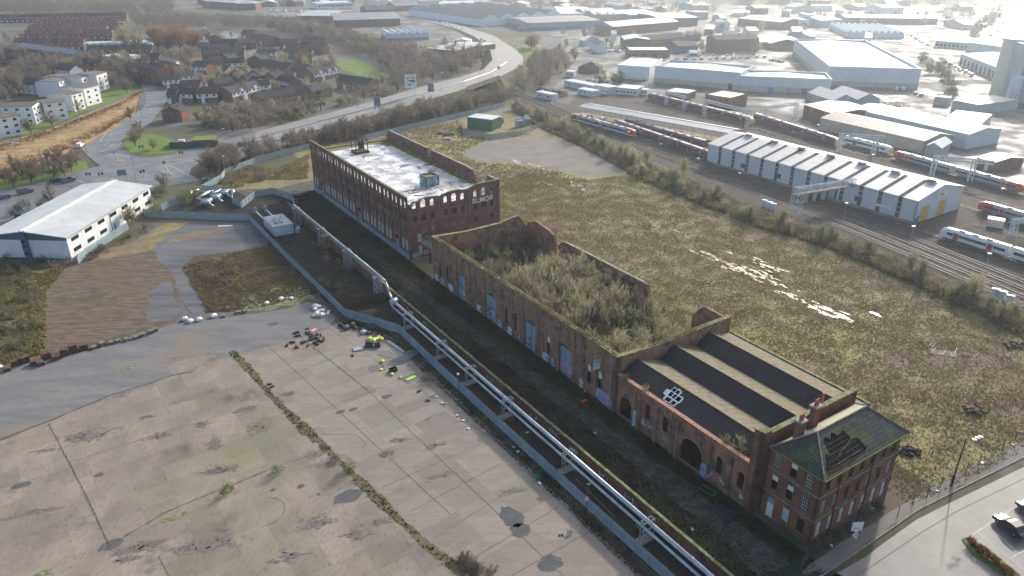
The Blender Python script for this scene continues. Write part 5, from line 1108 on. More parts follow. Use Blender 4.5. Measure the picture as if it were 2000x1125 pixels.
bld('signal_office', 'lower red brick cabin just left of the signalling office', 'cabin', (1300, 192), (1342, 197), 12, 3.6, 'flat', 0, BRICKH, ROOFG, para=.3)
for k, (a, b, dp, h_, lb) in enumerate([((1102, 168), (1160, 180), 7, 3.2, 'long white portable cabin left of the pair'), ((1160, 180), (1188, 186), 8, 4.0, 'white portable cabin joined to the right of the long one'), ((1128, 184), (1157, 190), 6, 3.0, 'low white cabin in front of the long portable cabin'), ((1046, 190), (1078, 197), 5, 3.0, 'white cabin with door beside the tracks near the road bridge'), ((1202, 184), (1243, 188), 12, 3.6, 'glazed white cabin with stripey roof in the compound'), ((1251, 186), (1263, 187), 5, 3, 'tiny pale blue cabin at the compound corner'), ((1105, 150), (1120, 151), 6, 3.2, 'square pale cabin at the railway head')]):
    bld('portable_cabin', lb, 'portable cabin', a, b, dp, h_, 'flat', 0, CLADW, ROOFW, para=.2, group='portable cabins by the railway', wins=(max(2, int(dp / 2)), 1, 1.2, 1.0, 1.3, 3, 'modern'))
for k, px in enumerate((1078, 1088, 1101)):
    c = W(px, 186 + k * 1.5); o = thing('arched_store', ['brown arched store, left of three', 'brown arched store, middle of three', 'brown arched store, right of three'][k], 'store', c, .5, 'arched stores by the railway')
    m = MB(); n_ = 10; R0 = 3.2
    for i in range(n_):
        t0, t1 = math.pi*i/n_, math.pi*(i+1)/n_; m.poly([(R0*math.cos(t0), 0, R0*math.sin(t0)), (R0*math.cos(t1), 0, R0*math.sin(t1)), (R0*math.cos(t1), 13, R0*math.sin(t1)), (R0*math.cos(t0), 13, R0*math.sin(t0))])
    m.build('shell', RUST, o); q = MB(); q.poly([(R0*math.cos(math.pi*i/n_), 0.02, R0*math.sin(math.pi*i/n_)) for i in range(n_+1)]); q.box(-1, -.05, 0, 1, .01, 2.2); q.build('end_wall', mat('tan_board', (.30, .20, .10)) if 'tan_board' not in bpy.data.materials else bpy.data.materials['tan_board'], o)
# tower plant at the right edge
tw = thing('batching_plant', 'tall pale concrete plant tower with round silo top and grey cladding at the right edge', 'plant tower', W(1978, 200), -.15)
m = MB(); m.box(0, 0, 0, 16, 14, 30); m.build('tower', CLADG, tw); m = MB(); m.cyl(4, 22, 0, 30, 7, 24); m.build('silo', CREAM, tw, smooth=False); m = MB(); m.cyl(4, 22, 30.01, 31, 7.3, 24); m.build('silo_top', ROOFW, tw)
m = MB(); m.cyl(-2, -2, 0, 14, 3, 20); m.cyl(12, -6, 0, 12, 3, 20); m.build('tank', CLADW, tw)
m = MB()
for x in (-6, 0, 6):
    for y in (-14, -9): m.bar((x, y, 0), (x, y, 9), .3)
for z in (3, 6, 9):
    m.bar((-6, -14, z), (6, -14, z), .2); m.bar((-6, -9, z), (6, -9, z), .2)
    for x in (-6, 0): m.bar((x, -14, z-3), (x+6, -14, z), .15)
m.build('lattice', STEEL, tw)
ts = thing('water_tank', 'pale round steel tank standing in the bright yard', 'tank', W(1765, 240)); m = MB(); m.cyl(0, 0, 0, 7, 3, 24); m.build('shell', CLADW, ts, smooth=True); m = MB(); m.cyl(0, 0, 7.01, 7.4, 3.1, 24, 0, 1); m.build('roof', ROOFG, ts)
# middle distance left of the roundabout
bld('grand_warehouse', 'wide grey warehouse with dark left wing and pale roof far across the city', 'warehouse', (580, 45), (650, 46), 70, 7.5, 'x', 2.5, BRICKH, ROOFG)
bld('low_dark_warehouse', 'low dark walled warehouse left of the wide grey one', 'warehouse', (500, 42), (578, 47), 50, 6, 'flat', 0, CLADD, ROOFD, para=.2)
bld('twin_gable_works', 'long brick works with two pale ridged roofs', 'works', (654, 54), (782, 50), 44, 7, 'x', 4, BRICKH, ROOFG, n=2)
bld('sawtooth_workshop', 'blue and white saw tooth workshop by the scrap yard', 'workshop', (755, 80), (838, 77), 32, 5, 'saw', 2.6, CLADW, ROOFG, n=6, low=(2, CLADB))
bld('dark_box_warehouse', 'dark box shaped warehouse with striped pale roof beside the main road', 'warehouse', (834, 116), (890, 122), 50, 8, 'x', .8, CLADD, ROOFG)
bld('corner_garage', 'small white fronted garage with grey gable next to the dark box warehouse', 'garage', (886, 93), (920, 93), 14, 5, 'y', 1.6, WREND, ROOFG)
bld('white_office_far', 'long white office with window band far behind the warehouses', 'office', (622, 19), (690, 16), 30, 7, 'flat', 0, WREND, ROOFW, para=.3, wins=(12, 1, 3, 1.8, 3.4, 3, 'strip'))
bld('cream_block', 'cream brick block far behind the long works', 'block', (822, 18), (858, 17), 20, 10, 'flat', 0, CREAM, ROOFG, para=.3)
bld('white_range', 'long low white range with tall windows left of the gabled works', 'works', (856, 17), (930, 15), 24, 6, 'x', 2, WREND, ROOFW, wins=(12, 1, 3, 3, 1, 3, 'strip'))
bld('grey_shed_far', 'grey ridged shed between the cream block and the works', 'warehouse', (716, 30), (772, 28), 34, 6, 'x', 3, BRICKH, ROOFT)
bld('grey_shed_far', 'dark ridged shed left of the cream block', 'warehouse', (772, 22), (820, 20), 34, 6, 'x', 3, BRICKH, ROOFD)
bld('flat_shed_far', 'flat grey unit in front of the gabled works', 'unit', (850, 28), (925, 26), 30, 5, 'flat', 0, CLADG, ROOFG, para=.2)
rb_ = random.Random(77)
for k in range(420):
    px = rb_.uniform(380, 1880); py = rb_.uniform(3, 16) if px < 860 else rb_.uniform(8, 112)
    w_ = rb_.uniform(14, 42) * (.5 + .5 * (py < 40)); c_ = W(px + w_ / 2, py)
    if any((c_.x-q[0])**2 + (c_.y+18-q[1])**2 < (q[2]*.95 + 20)**2 for q in BLC) or len(BLC) > 135: continue
    if (px < 1130 and py > 55) or (1125 < px < 1600 and 104 < py) or px > 1790 and py > 60 or (c_.x - W(1690, 120).x)**2 + (c_.y - W(1690, 120).y)**2 < 3600: continue
    wmt, nm = rb_.choice([(WREND, 'white'), (BRICKH, 'brick'), (CLADG, 'grey'), (CREAM, 'cream')]); rt = rb_.choice([(ROOFW, 'pale'), (ROOFG, 'grey'), (ROOFD, 'dark')])
    bld('distant_shed', 'hazy far %s shed with %s roof, %d percent across and %d percent down the picture' % (nm, rt[1], px / 20, max(0, py / 11.25)), 'warehouse', (px, py), (px + w_, py + rb_.uniform(-1, 1)), rb_.uniform(14, 40), rb_.uniform(4, 8), rb_.choice(['x', 'flat', 'x', 'y']), 2.5, wmt, rt[0], para=.2, group='hazy far sheds')

# ================================================================ FLATS, HOUSES
def flat(label, p0, p1, depth, h=8.6, name='block_of_flats', g_='white rendered flats'):
    return bld(name, label, 'block of flats', p0, p1, depth, h, 'x', .7, WREND, ROOFB, g_, wins=(max(2, int((W(*p1)-W(*p0)).length/4)), 3, 1.6, 1.2, 1.1, 2.75, 'modern'), swin=(3, 3, 1.6, 1.2, 1.1, 2.75, 'modern'))
flat('nearest white block of flats with blue panelled windows at the left edge', (-12, 272), (47, 262), 10)
flat('white flats standing second from the left edge beyond the footpath', (93, 237), (135, 231), 11)
flat('white flats with bright sunlit side just left of the tallest one', (147, 218), (168, 212), 15)
flat('tall white flats with sunlit side in the middle of the group', (171, 208), (200, 200), 15, 9.4)
flat('rearmost white flats with sunlit window wall beside the bare trees', (195, 179), (215, 172), 14, 9.4)
flat('stepped white flats directly behind the tall middle block', (166, 183), (187, 177), 14, 9)
flat('small white flats wedged behind the stepped block', (137, 180), (151, 175), 14, 8.6)
flat('white flats with brown roof left of the wedge block', (122, 189), (137, 183), 13, 8.2)
flat('pale flats half hidden by bare trees left of the footpath', (10, 244), (72, 243), 10)
for k, (a, b, lb) in enumerate([((42, 182), (88, 186), 'white pitched roof house with dark slates behind the flats'), ((80, 187), (112, 186), 'white house with dark roof squeezed between the flats'), ((110, 152), (140, 156), 'dark roofed white house at the back of the flats')]):
    bld('white_house', lb, 'house', a, b, 9, 5.4, 'x', 3.0, WREND, ROOFT, 'white houses behind the flats', wins=(4, 2, 1.2, 1.1, .9, 2.6, 'modern'))
def house(name, label, p0, p1, depth, h=5.0, rise=2.6, wm=None, kind='x', porch=True, upper=False, group=None, n=None):
    P0, P1 = W(*p0), W(*p1); L = (P1 - P0).length; c = max(2, int(L / 3))
    o = bld(name, label, 'house', p0, p1, depth, h, kind, rise, wm or BRICKH, ROOFT, group, wins=(c, 2, 1.4, 1.15, .9, 2.5, 'modern'), over=.35)
    if upper: q = MB(); q.box(-.01, -.03, 2.7, L+.01, -.004, h-.02); q.build('white_cladding', WREND, o)
    if porch and kind == 'x':
        x = L * .3; q = MB(); q.box(x-.8, -1.3, 0, x+.8, -.01, 2.3); q.poly([(x-1, -1.4, 2.3), (x+1, -1.4, 2.3), (x, -1.4, 3.1)]); q.poly([(x-1, -1.4, 2.3), (x, -1.4, 3.1), (x, 0, 3.1), (x-1, 0, 2.3)]); q.poly([(x+1, -1.4, 2.3), (x+1, 0, 2.3), (x, 0, 3.1), (x, -1.4, 3.1)]); q.build('porch', WHITE, o)
    if upper == 2:
        for x in [L*.25, L*.6, L*.85]:
            q = MB(); q.poly([(x-1.6, -.36, h-.3), (x+1.6, -.36, h-.3), (x, -.36, h+1.3)]); q.poly([(x-1.6, -.36, h-.3), (x, -.36, h+1.3), (x, 2.4, h+1.3), (x-1.6, .2, h-.3)]); q.poly([(x+1.6, -.36, h-.3), (x+1.6, .2, h-.3), (x, 2.4, h+1.3), (x, -.36, h+1.3)]); q.build('small_gable', WREND, o)
    q = MB(); q.box(L*.7, depth*.45, h+rise*.7, L*.7+.6, depth*.45+.6, h+rise+.9); q.build('chimney', BRICKH, o)
    return o
H = [ # label, p0, p1, depth, wall, kind, upper
 ('red brick house at the road corner with a dark lean-to', (319, 238), (357, 238), 9, BRICKH, 'y', 0),
 ('white fronted house just behind the road corner house', (345, 200), (378, 202), 8, BRICKH, 'x', 1),
 ('dark roofed house left of the white fronted one', (329, 203), (346, 203), 8, BRICKH, 'x', 0),
 ('semi with sunlit end wall right of the road corner', (386, 202), (427, 200), 9, BRICKH, 'x', 1),
 ('brick semi in front of the round dark tree', (352, 186), (391, 186), 9, BRICKH, 'x', 0),
 ('buff gabled semi left of the turning circle', (320, 174), (352, 172), 9, BRICKY, 'x', 1),
 ('buff gabled semi right beside the turning circle', (350, 167), (382, 163), 9, BRICKY, 'x', 1),
 ('brick semi on the right of the turning circle', (426, 182), (461, 176), 9, BRICKH, 'x', 0),
 ('long terrace with white upper floor and small gables on the estate', (456, 200), (530, 180), 10, BRICKH, 'x', 2),
 ('white gabled semi with porch at the head of the close', (376, 144), (404, 146), 9, BRICKH, 'x', 1),
 ('brick house with sunlit gable right of the close head', (410, 134), (438, 132), 8, BRICKH, 'x', 0),
 ('white gabled house behind the sunlit gable', (428, 128), (452, 130), 9, BRICKH, 'y', 0),
 ('dark roofed house with yellow end wall on the estate', (445, 138), (478, 137), 8, BRICKH, 'x', 1),
 ('house with hipped look and white bays facing the close', (422, 153), (445, 153), 9, BRICKH, 'x', 1),
 ('tall gabled brick house beside the white bays', (448, 160), (476, 160), 9, BRICKH, 'y', 0),
 ('gabled house with white front left of the buff row', (484, 160), (512, 163), 9, BRICKH, 'y', 0),
 ('end house of the white gabled row', (515, 165), (540, 168), 9, BRICKH, 'y', 0),
 ('red brick gable end house right of the white gabled row', (565, 178), (593, 176), 10, BRICKH, 'y', 0),
 ('white gabled house tucked behind the red gable end', (540, 172), (565, 178), 9, BRICKH, 'x', 1),
 ('buff brick pair at the top of the estate, left', (508, 140), (534, 144), 9, BRICKY, 'x', 0),
 ('buff brick pair at the top of the estate, middle', (536, 145), (562, 148), 9, BRICKY, 'x', 0),
 ('buff brick pair at the top of the estate, right', (570, 150), (598, 152), 9, BRICKY, 'x', 0),
 ('buff brick detached house below the evergreen', (562, 124), (588, 128), 10, BRICKY, 'x', 0),
 ('long buff terrace with white bays beside the green', (615, 160), (666, 150), 10, BRICKY, 'x', 2),
 ('buff terrace with bright sunlit end by the dual carriageway', (658, 172), (718, 182), 9, BRICKY, 'x', 0),
 ('brown roofed terrace end in front of the big conifer, left', (574, 198), (610, 196), 9, BRICKY, 'x', 0),
 ('brown roofed terrace behind the big conifer, right', (612, 196), (650, 188), 10, BRICKY, 'x', 0),
 ('buff house with solar panels on its roof', (510, 212), (582, 200), 9, BRICKY, 'x', 0),
 ('white house at the left of the solar panel house', (488, 186), (528, 184), 9, BRICKH, 'x', 1),
 ('terrace with dark long roof behind the close, near row', (408, 108), (452, 106), 9, BRICKH, 'x', 0),
 ('terrace with dark long roof behind the close, second row', (398, 120), (430, 118), 9, BRICKH, 'x', 0),
 ('dark roofed house with dormer in the middle of the estate', (430, 116), (478, 115), 9, BRICKH, 'x', 0),
 ('brick gabled house near the parked cars, upper left', (408, 86), (434, 86), 9, BRICKH, 'y', 0),
 ('low dark roofed row below the parked cars', (422, 96), (462, 96), 9, BRICKH, 'x', 0),
 ('brick house with grey roof near the estate evergreen', (468, 98), (500, 96), 9, BRICKH, 'x', 0),
 ('white fronted house with gable near the estate evergreen', (484, 130), (516, 132), 9, BRICKH, 'y', 0),
 ('brick pair beyond the parked cars, left', (472, 76), (496, 77), 9, BRICKH, 'x', 0),
 ('brick pair beyond the parked cars, right', (492, 84), (512, 86), 9, BRICKH, 'x', 0),
 ('gabled brick house at the edge of the wood, left', (504, 86), (532, 92), 10, BRICKH, 'x', 0),
 ('brick row under the wood, first house', (546, 96), (582, 97), 9, BRICKH, 'x', 0),
 ('brick row under the wood, second house', (582, 100), (602, 103), 9, BRICKH, 'x', 0),
 ('brick row under the wood, third house', (606, 106), (628, 108), 9, BRICKH, 'x', 0),
 ('brown brick house half hidden by winter trees near the wood', (556, 112), (580, 114), 9, BRICKH, 'x', 0),
 ('brick gabled house below the ginger trees', (354, 112), (376, 114), 9, BRICKY, 'y', 0),
 ('orange walled house with steep roof left of the close', (320, 142), (352, 132), 9, BRICKY, 'x', 1),
 ('white fronted pair left of the close', (300, 142), (330, 146), 9, BRICKH, 'x', 1),
 ('brick semi at the right end of the upper estate loop', (505, 118), (540, 117), 9, BRICKH, 'x', 1),
 ('white trimmed semi above the loop beside the evergreen', (440, 126), (466, 124), 8, BRICKH, 'x', 1),
 ('dark roofed semi near the ginger trees', (386, 104), (408, 103), 9, BRICKH, 'x', 0),
 ('brick house left of the parked cars in the upper estate', (392, 78), (412, 76), 9, BRICKH, 'x', 0),
 ('red brick pair along the wood edge, upper right', (590, 88), (622, 92), 9, BRICKH, 'x', 0),
 ('buff pair hidden behind the solar panel house', (470, 196), (490, 192), 9, BRICKY, 'x', 1),
 ('small white gabled house between close and terrace', (470, 170), (486, 172), 8, BRICKH, 'y', 0),
 ('brick semi below the white gabled row', (488, 176), (512, 178), 8, BRICKH, 'x', 1),
 ('brick house behind the town house block', (262, 140), (290, 138), 9, BRICKH, 'x', 0),
 ('low brick house with orange gable near the tall trees', (282, 126), (312, 126), 8, BRICKH, 'x', 0),
]
for k, (lb, a, b, dp, wm_, kd, up) in enumerate(H): house('estate_house', lb, a, b, dp, 5.0, 2.6, wm_, kd, True, up, 'houses on the estate')
sp = MB(); 
o = bld('town_house_block', 'tall red brick town house block with stepped bays beside the side road', 'town houses', W(312, 168), W(312, 168) + Vector((5.5, 9, 0)), 36, 8.6, 'x', 2.4, BRICKH, ROOFT)
o = [x for x in bpy.data.objects if x.name.startswith('town_house_block')][0]; bpy.data.objects.remove([c for c in o.children if c.name.startswith('roof')][0])
L__ = o['_L']; q = MB()
for i in range(4):
    y0, y1 = i*9 + .1, i*9 + 8.8
    for T in (0, .12): q.poly([(-.3, y0, 8.6+T), (L__/2, y0, 11+T), (L__/2, y1, 11+T), (-.3, y1, 8.6+T)]); q.poly([(L__+.3, y0, 8.6+T), (L__+.3, y1, 8.6+T), (L__/2, y1, 11+T), (L__/2, y0, 11+T)])
q.build('roof', ROOFT, o); q = MB(); q.poly([(0, -.01, 8.6), (L__, -.01, 8.6), (L__/2, -.01, 11)]); q.build('gable', BRICKH, o); o.rotation_euler.z += 0
for i in range(8): part('window', winmesh(1.2, 1.3, 'modern'), o, (-.03, 2.2 + 4.5*i, 5.6), -math.pi/2); part('window', winmesh(1.2, 1.3, 'modern'), o, (-.03, 2.2 + 4.5*i, 2.4), -math.pi/2)
# slate and red terraces far left: every house on its own
def terr_proto(nm, wm_, rm_, label, g_):
    o = thing(nm, label, 'terraced house', (0, 0, 0), 0, g_)
    m = MB(); m.box(0, 0, 0, 5.0, 8, 5.6); m.poly([(0, 0, 5.6), (0, 8, 5.6), (0, 4, 8.4)]); m.poly([(5, 0, 5.6), (5, 8, 5.6), (5, 4, 8.4)]); m.box(2.6, -4, 0, 4.99, -.002, 4.4); m.build('wall', wm_, o)
    m = MB(); m.poly([(0, -.3, 5.4), (5, -.3, 5.4), (5, 4, 8.45), (0, 4, 8.45)]); m.poly([(5, 8.3, 5.4), (0, 8.3, 5.4), (0, 4, 8.45), (5, 4, 8.45)]); m.poly([(2.4, -4.2, 4.3), (5, -4.2, 5.2), (5, -.1, 5.2), (2.4, -.1, 4.3)]); m.build('roof', rm_, o)
    m = MB(); m.box(-.35, 3.5, 7.6, .35, 4.6, 9.8); m.build('chimney', BRICKH, o)
    m = MB(); m.box(.7, -.04, 3.6, 1.9, -.003, 4.9); m.box(.7, -.04, .9, 1.9, -.003, 2.3); m.box(3.1, -4.04, 1.2, 4.2, -4.003, 2.4); m.build('window', WHITE, o)
    return o
tp1 = terr_proto('terraced_house', BRICKH, ROOFR, 'x', 'red roofed terraces far left'); tp2 = terr_proto('slate_terraced_house', BRICKH, ROOFG, 'x', 'grey slated terrace above the flats'); tp3 = terr_proto('dark_terraced_house', BRICKH, ROOFT, 'x', 'dark roofed terraces')
used = set()
def trow(tp, a, b, label, maxn=99):
    A, B = W(*a), W(*b); d = B - A; n = min(maxn, max(1, int(d.length / 5.05))); an = math.atan2(d.y, d.x)
    for i in range(n):
        v = A + d * (i / max(1, n)); lb = label if i not in (0, n - 1) else label + (', left end house' if i == 0 else ', right end house')
        if tp not in used: used.add(tp); tp.location = v; tp.rotation_euler = (0, 0, an); tp['label'] = lb
        else: dup(tp, v, an, lb)
rows = [((35, 96), (165, 97)), ((28, 88), (235, 84)), ((40, 80), (245, 76)), ((45, 73), (248, 69)), ((50, 67), (250, 63)), ((60, 61), (250, 57)), ((70, 56), (250, 52))]
for k, (a, b) in enumerate(rows): a = (a[0] + (k*37 % 19) - 6, a[1]); b = (b[0] - (k*53 % 41), b[1]); trow(tp1, a, b, 'red tiled terraced house in the %s red row counted from the nearest' % ['first', 'second', 'third', 'fourth', 'fifth', 'sixth', 'seventh'][k])
trow(tp2, (38, 106), (150, 122), 'grey slated terraced house in the stepped row above the winter trees')
trow(tp3, (172, 112), (300, 110), 'dark slated terraced house in the straight row beside the long white wall')
trow(tp3, (0, 45), (250, 40), 'dark roofed house in the farthest row under the left hand wood')
trow(tp3, (5, 120), (40, 128), 'red walled terraced house at the far left edge above the trees')
trow(tp3, (158, 140), (200, 142), 'dark gabled house directly behind the rearmost flats')
bld('long_white_wall', 'long low pale flat roofed building behind the slated terrace', 'works', (165, 99), (292, 96), 14, 5, 'flat', 0, WREND, ROOFW, para=.3)
bld('cream_hall', 'cream flat roofed hall among bare trees above the flats', 'hall', (200, 122), (245, 126), 14, 4.5, 'flat', 0, CREAM, ROOFW, para=.3)
bld('brick_school', 'red brick buildings with pale roofs at the top left edge of the wood', 'school', (395, 14), (460, 19), 30, 8, 'hip', 3, BRICKH, ROOFG, wins=(8, 2, 2, 1.4, 1.4, 3, 'modern'))
bld('brick_school', 'brick range with grey hipped roof right of the first school building', 'school', (462, 20), (500, 20), 24, 8, 'hip', 3, BRICKH, ROOFG)
# ================================================================ RAILWAY
sheet('ballast', PX((930, 178), (960, 168), (1010, 183), (1110, 205), (1125, 190), (1260, 182), (1300, 190), (1480, 235), (1640, 280), (1740, 305), (1900, 352), (2000, 385), (2400, 520), (2500, 860), (2060, 640), (2000, 612), (1900, 560), (1800, 518), (1700, 478), (1600, 446), (1500, 414), (1400, 372), (1225, 292), (1100, 236), (1000, 196)), .10, BALL, (6, .4), 31)
np_ = np.array([[*W(*p)[:2]] for p in [(985, 186), (1100, 232), (1225, 283), (1375, 347), (1500, 403), (1600, 440), (1700, 472), (1800, 510), (1900, 552), (2000, 600), (2150, 690)]])
cf = np.polyfit(np_[:, 1], np_[:, 0], 3); dcf = np.polyder(cf)
def tcurve(off, y0=100, y1=455, st=6):
    out = []; y = y1
    while y >= y0:
        x = np.polyval(cf, y); dx = np.polyval(dcf, y); n = Vector((1, -dx)).normalized(); out.append(Vector((x + n.x * off, y + n.y * off, 0))); y -= st
    return out
def track(pts, label, z=.12):
    o = thing('railway_track', label, 'railway track', (pts[0].x, pts[0].y, 0), 0, 'running lines'); q0 = Vector((pts[0].x, pts[0].y, 0)); rm_ = MB(); sl = MB(); acc = 0
    for a, b in zip(pts, pts[1:]):
        a = Vector((a.x, a.y, 0)) - q0; b = Vector((b.x, b.y, 0)) - q0; d = (b - a); L = d.length; d.normalize(); n = Vector((-d.y, d.x, 0))
        for s in (-.75, .75):
            p = a + n * s; q = b + n * s; w = n * .04
            rm_.add([p-w+Vector((0,0,z+.08)), q-w+Vector((0,0,z+.08)), q+w+Vector((0,0,z+.08)), p+w+Vector((0,0,z+.08)), p-w+Vector((0,0,z+.24)), q-w+Vector((0,0,z+.24)), q+w+Vector((0,0,z+.24)), p+w+Vector((0,0,z+.24))], [(4,5,6,7),(0,1,5,4),(3,7,6,2)])
        k = int(L / .7)
        for i in range(k):
            c = a + d * (i + .5) * L / k; u = d * .13; v = n * 1.3
            sl.add([c-u-v+Vector((0,0,z+.07)), c+u-v+Vector((0,0,z+.07)), c+u+v+Vector((0,0,z+.07)), c-u+v+Vector((0,0,z+.07))], [(0,1,2,3)])
    rm_.build('rails', RAILM, o); sl.build('sleepers', SLEEP, o)
for k in range(4): track(tcurve(2.2 + 4.3 * k, 90 if k < 4 else 150, 455 if k < 3 else 330), '%s railway track counted from the rough field' % ['first', 'second', 'third', 'fourth'][k])
def lin(p, q, n=8, z=0): a = W(*p); b = W(*q); return [a.lerp(b, i / n) for i in range(n + 1)]
def profile(w, h): 
    return [(-w/2, 1.0), (-w/2-.03, 1.6), (-w/2, 2.6), (-w/2+.12, 3.2), (-w/2+.45, 3.62), (-w/4, h-.05), (0, h), (w/4, h-.05), (w/2-.45, 3.62), (w/2-.12, 3.2), (w/2, 2.6), (w/2+.03, 1.6), (w/2, 1.0)]
TM = dict(purple=mat('purple_train_paint', (.12, .022, .065), rough=.3, coat=.5), white=mat('white_train_paint', (.62, .64, .64), rough=.3, coat=.5), grey=mat('grey_train_paint', (.30, .34, .37), (.22, .26, .3), rough=.35, coat=.4),
          red=mat('red_train_paint', (.45, .05, .03), rough=.35), orange=mat('orange_red_train_paint', (.5, .10, .04), rough=.35), yellow=mat('yellow_cab_paint', (.65, .52, .04), rough=.4), blue=mat('blue_train_paint', (.03, .12, .28), rough=.35),
          roof=mat('train_roof', (.32, .31, .31), (.24, .23, .23), rough=.4), under=BLACK)
def train(label, p0, p1, body, ends, nose0=True, nose1=True, doorc=None, stripe=None, pitch=23.4):
    A, B = W(*p0), W(*p1); d = B - A; Lt = d.length; n = max(1, round(Lt / pitch)); an = math.atan2(d.y, d.x); cl = Lt / n
    o = thing('passenger_train', label, 'train', (A.x, A.y, .12), an)
    u = d.normalized(); track([A - u * 14, A + u * Lt * .3, A + u * Lt * .6, B, B + u * 16], 'railway track under the ' + ' '.join(label.split()[:11]))
    for i in range(n):
        x0, x1 = i * cl + .35, (i + 1) * cl - .35; pr = profile(2.75, 3.85)
        n0 = nose0 and i == 0; n1 = nose1 and i == n - 1
        secs = []
        if n0: secs += [(x0, .80, .0, .55), (x0 + .35, .90, .0, .8), (x0 + 1.6, 1, 0, .97), (x0 + 5, 1, 0, 1)]
        else: secs += [(x0, 1, 0, 1)]
        if n1: secs += [(x1 - 5, 1, 0, 1), (x1 - 1.6, 1, 0, .97), (x1 - .35, .90, 0, .8), (x1, .80, 0, .55)]
        else: secs += [(x1, 1, 0, 1)]
        m = MB(); K = len(pr); vs = []
        for (x, sw, _, sh) in secs:
            for (y, z) in pr: vs.append((x, y * sw, 1.0 + (z - 1.0) * sh))
        ee = 3 if ends == 'red' else 1
        for s in range(len(secs) - 1):
            for k in range(K - 1): m.add([vs[s*K+k], vs[s*K+k+1], vs[(s+1)*K+k+1], vs[(s+1)*K+k]], [(0, 1, 2, 3)], (2 if ((n0 and s < ee) or (n1 and s >= len(secs) - 1 - ee)) else 1 if 4 <= k <= 7 else 0))
        m.add(vs[:K], [tuple(range(K))], 2 if n0 else 0); m.add(vs[-K:], [tuple(range(K-1, -1, -1))], 2 if n1 else 0); m.box(x0+.4, -1.2, 1.0, x1-.4, 1.2, 1.02, 0)
        c = m.build('coach', [TM[body], TM['roof'], TM[ends]], o)
        m = MB(); a0 = x0 + (2.2 if n0 else .8); a1 = x1 - (2.2 if n1 else .8)
        ds = [x0 + cl * .24, x0 + cl * .72]
        for sgn in (-1, 1):
            segs = []; cur = a0
            for dx in ds: segs.append((cur, dx - .9)); cur = dx + .9
            segs.append((cur, a1))
            for (q0, q1) in segs: m.box(q0, sgn*1.40-.012, 2.0, q1, sgn*1.40+.012, 2.8)
        m.build('window_band', GLASS, c)
        if stripe:
            m = MB()
            for sgn in (-1, 1):
                m.box(x0+2.2, sgn*1.405-.01, 1.15, x1-.3, sgn*1.405+.01, 1.6)
            m.build('stripe', TM[stripe], c)
        for dx in ds:
            for sgn in (-1, 1): m = MB(); m.box(dx-.75, sgn*1.41-.012, 1.1, dx+.75, sgn*1.41+.012, 3.1, 0); m.box(dx-.45, sgn*1.43-.01, 2.0, dx-.12, sgn*1.43+.01, 2.8, 1); m.box(dx+.12, sgn*1.43-.01, 2.0, dx+.45, sgn*1.43+.01, 2.8, 1); m.build('door', [TM[doorc or body], GLASS if body != 'purple' else TM['grey']], c)
        for bx in (x0 + 3.2, x1 - 3.2):
            m = MB(); m.box(bx-1.6, -1.1, .55, bx+1.6, 1.1, 1.0)
            for wx in (-1.1, 1.1):
                for sy in (-.8, .8): m.tube((bx+wx, sy-.08, .6), (bx+wx, sy+.08, .6), .42, 10)
            m.build('bogie', BLACK, c)
        m = MB(); m.box(x0+6, -1.1, .5, x1-6, 1.1, 1.0)
        for f in (.3, .5, .7): xx = x0 + (x1-x0)*f; m.box(xx-.8, -.5, 3.8, xx+.8, .5, 3.98)
        m.build('equipment', BLACK, c)
        for fl, xx, sg_ in ((n0, x0, -1), (n1, x1, 1)):
            if fl: m = MB(); m.add([(xx+sg_*.02, -.85, 2.05), (xx+sg_*.02, .85, 2.05), (xx-sg_*.28, .85, 2.9), (xx-sg_*.28, -.85, 2.9)], [(0, 1, 2, 3)]); m.box(min(xx, xx+sg_*.1), -1.0, 1.0, max(xx, xx+sg_*.1), 1.0, 1.35, 1); m.build('windscreen', [GLASS, TM['yellow'] if ends != 'white' else BLACK], c)
    return o
train('grey and white two car train with red cab ends nearest the platform canopy', (1117, 236), (1241, 271), 'grey', 'red', doorc='grey', stripe='white')
train('dark purple train with yellow nose stopped just short of the depot shed', (1206, 250), (1437, 332), 'purple', 'yellow', False, True)
train('dark purple train behind the near one, running on towards the depot', (1222, 247), (1378, 292), 'purple', 'purple', False, False)
train('far dark purple train passing the brick signalling office', (1266, 194), (1470, 246), 'purple', 'yellow', True, True)
train('far dark purple train left of the white and red one', (1474, 236), (1636, 288), 'purple', 'yellow', False, True)
train('white train with red doors and yellow green nose beyond the depot', (1648, 282), (1741, 305), 'white', 'yellow', False, True, 'red')
train('blue and white train with bright red cab beyond the depot gable', (1744, 311), (1998, 382), 'grey', 'red', True, True, 'orange', 'blue')
train('white and blue train with red cab just right of the depot', (1908, 412), (2120, 474), 'grey', 'red', True, False, 'orange', 'blue')
train('big white train with red doors entering from the lower right', (1834, 464), (2130, 556), 'white', 'white', True, False, 'red')
track(lin((1240, 200), (2200, 420)), 'far railway track between the purple and red trains'); track(lin((1500, 262), (2200, 470)), 'railway track beside the back of the depot'); track(lin((1900, 440), (2200, 515)), 'short siding between the two right hand trains')
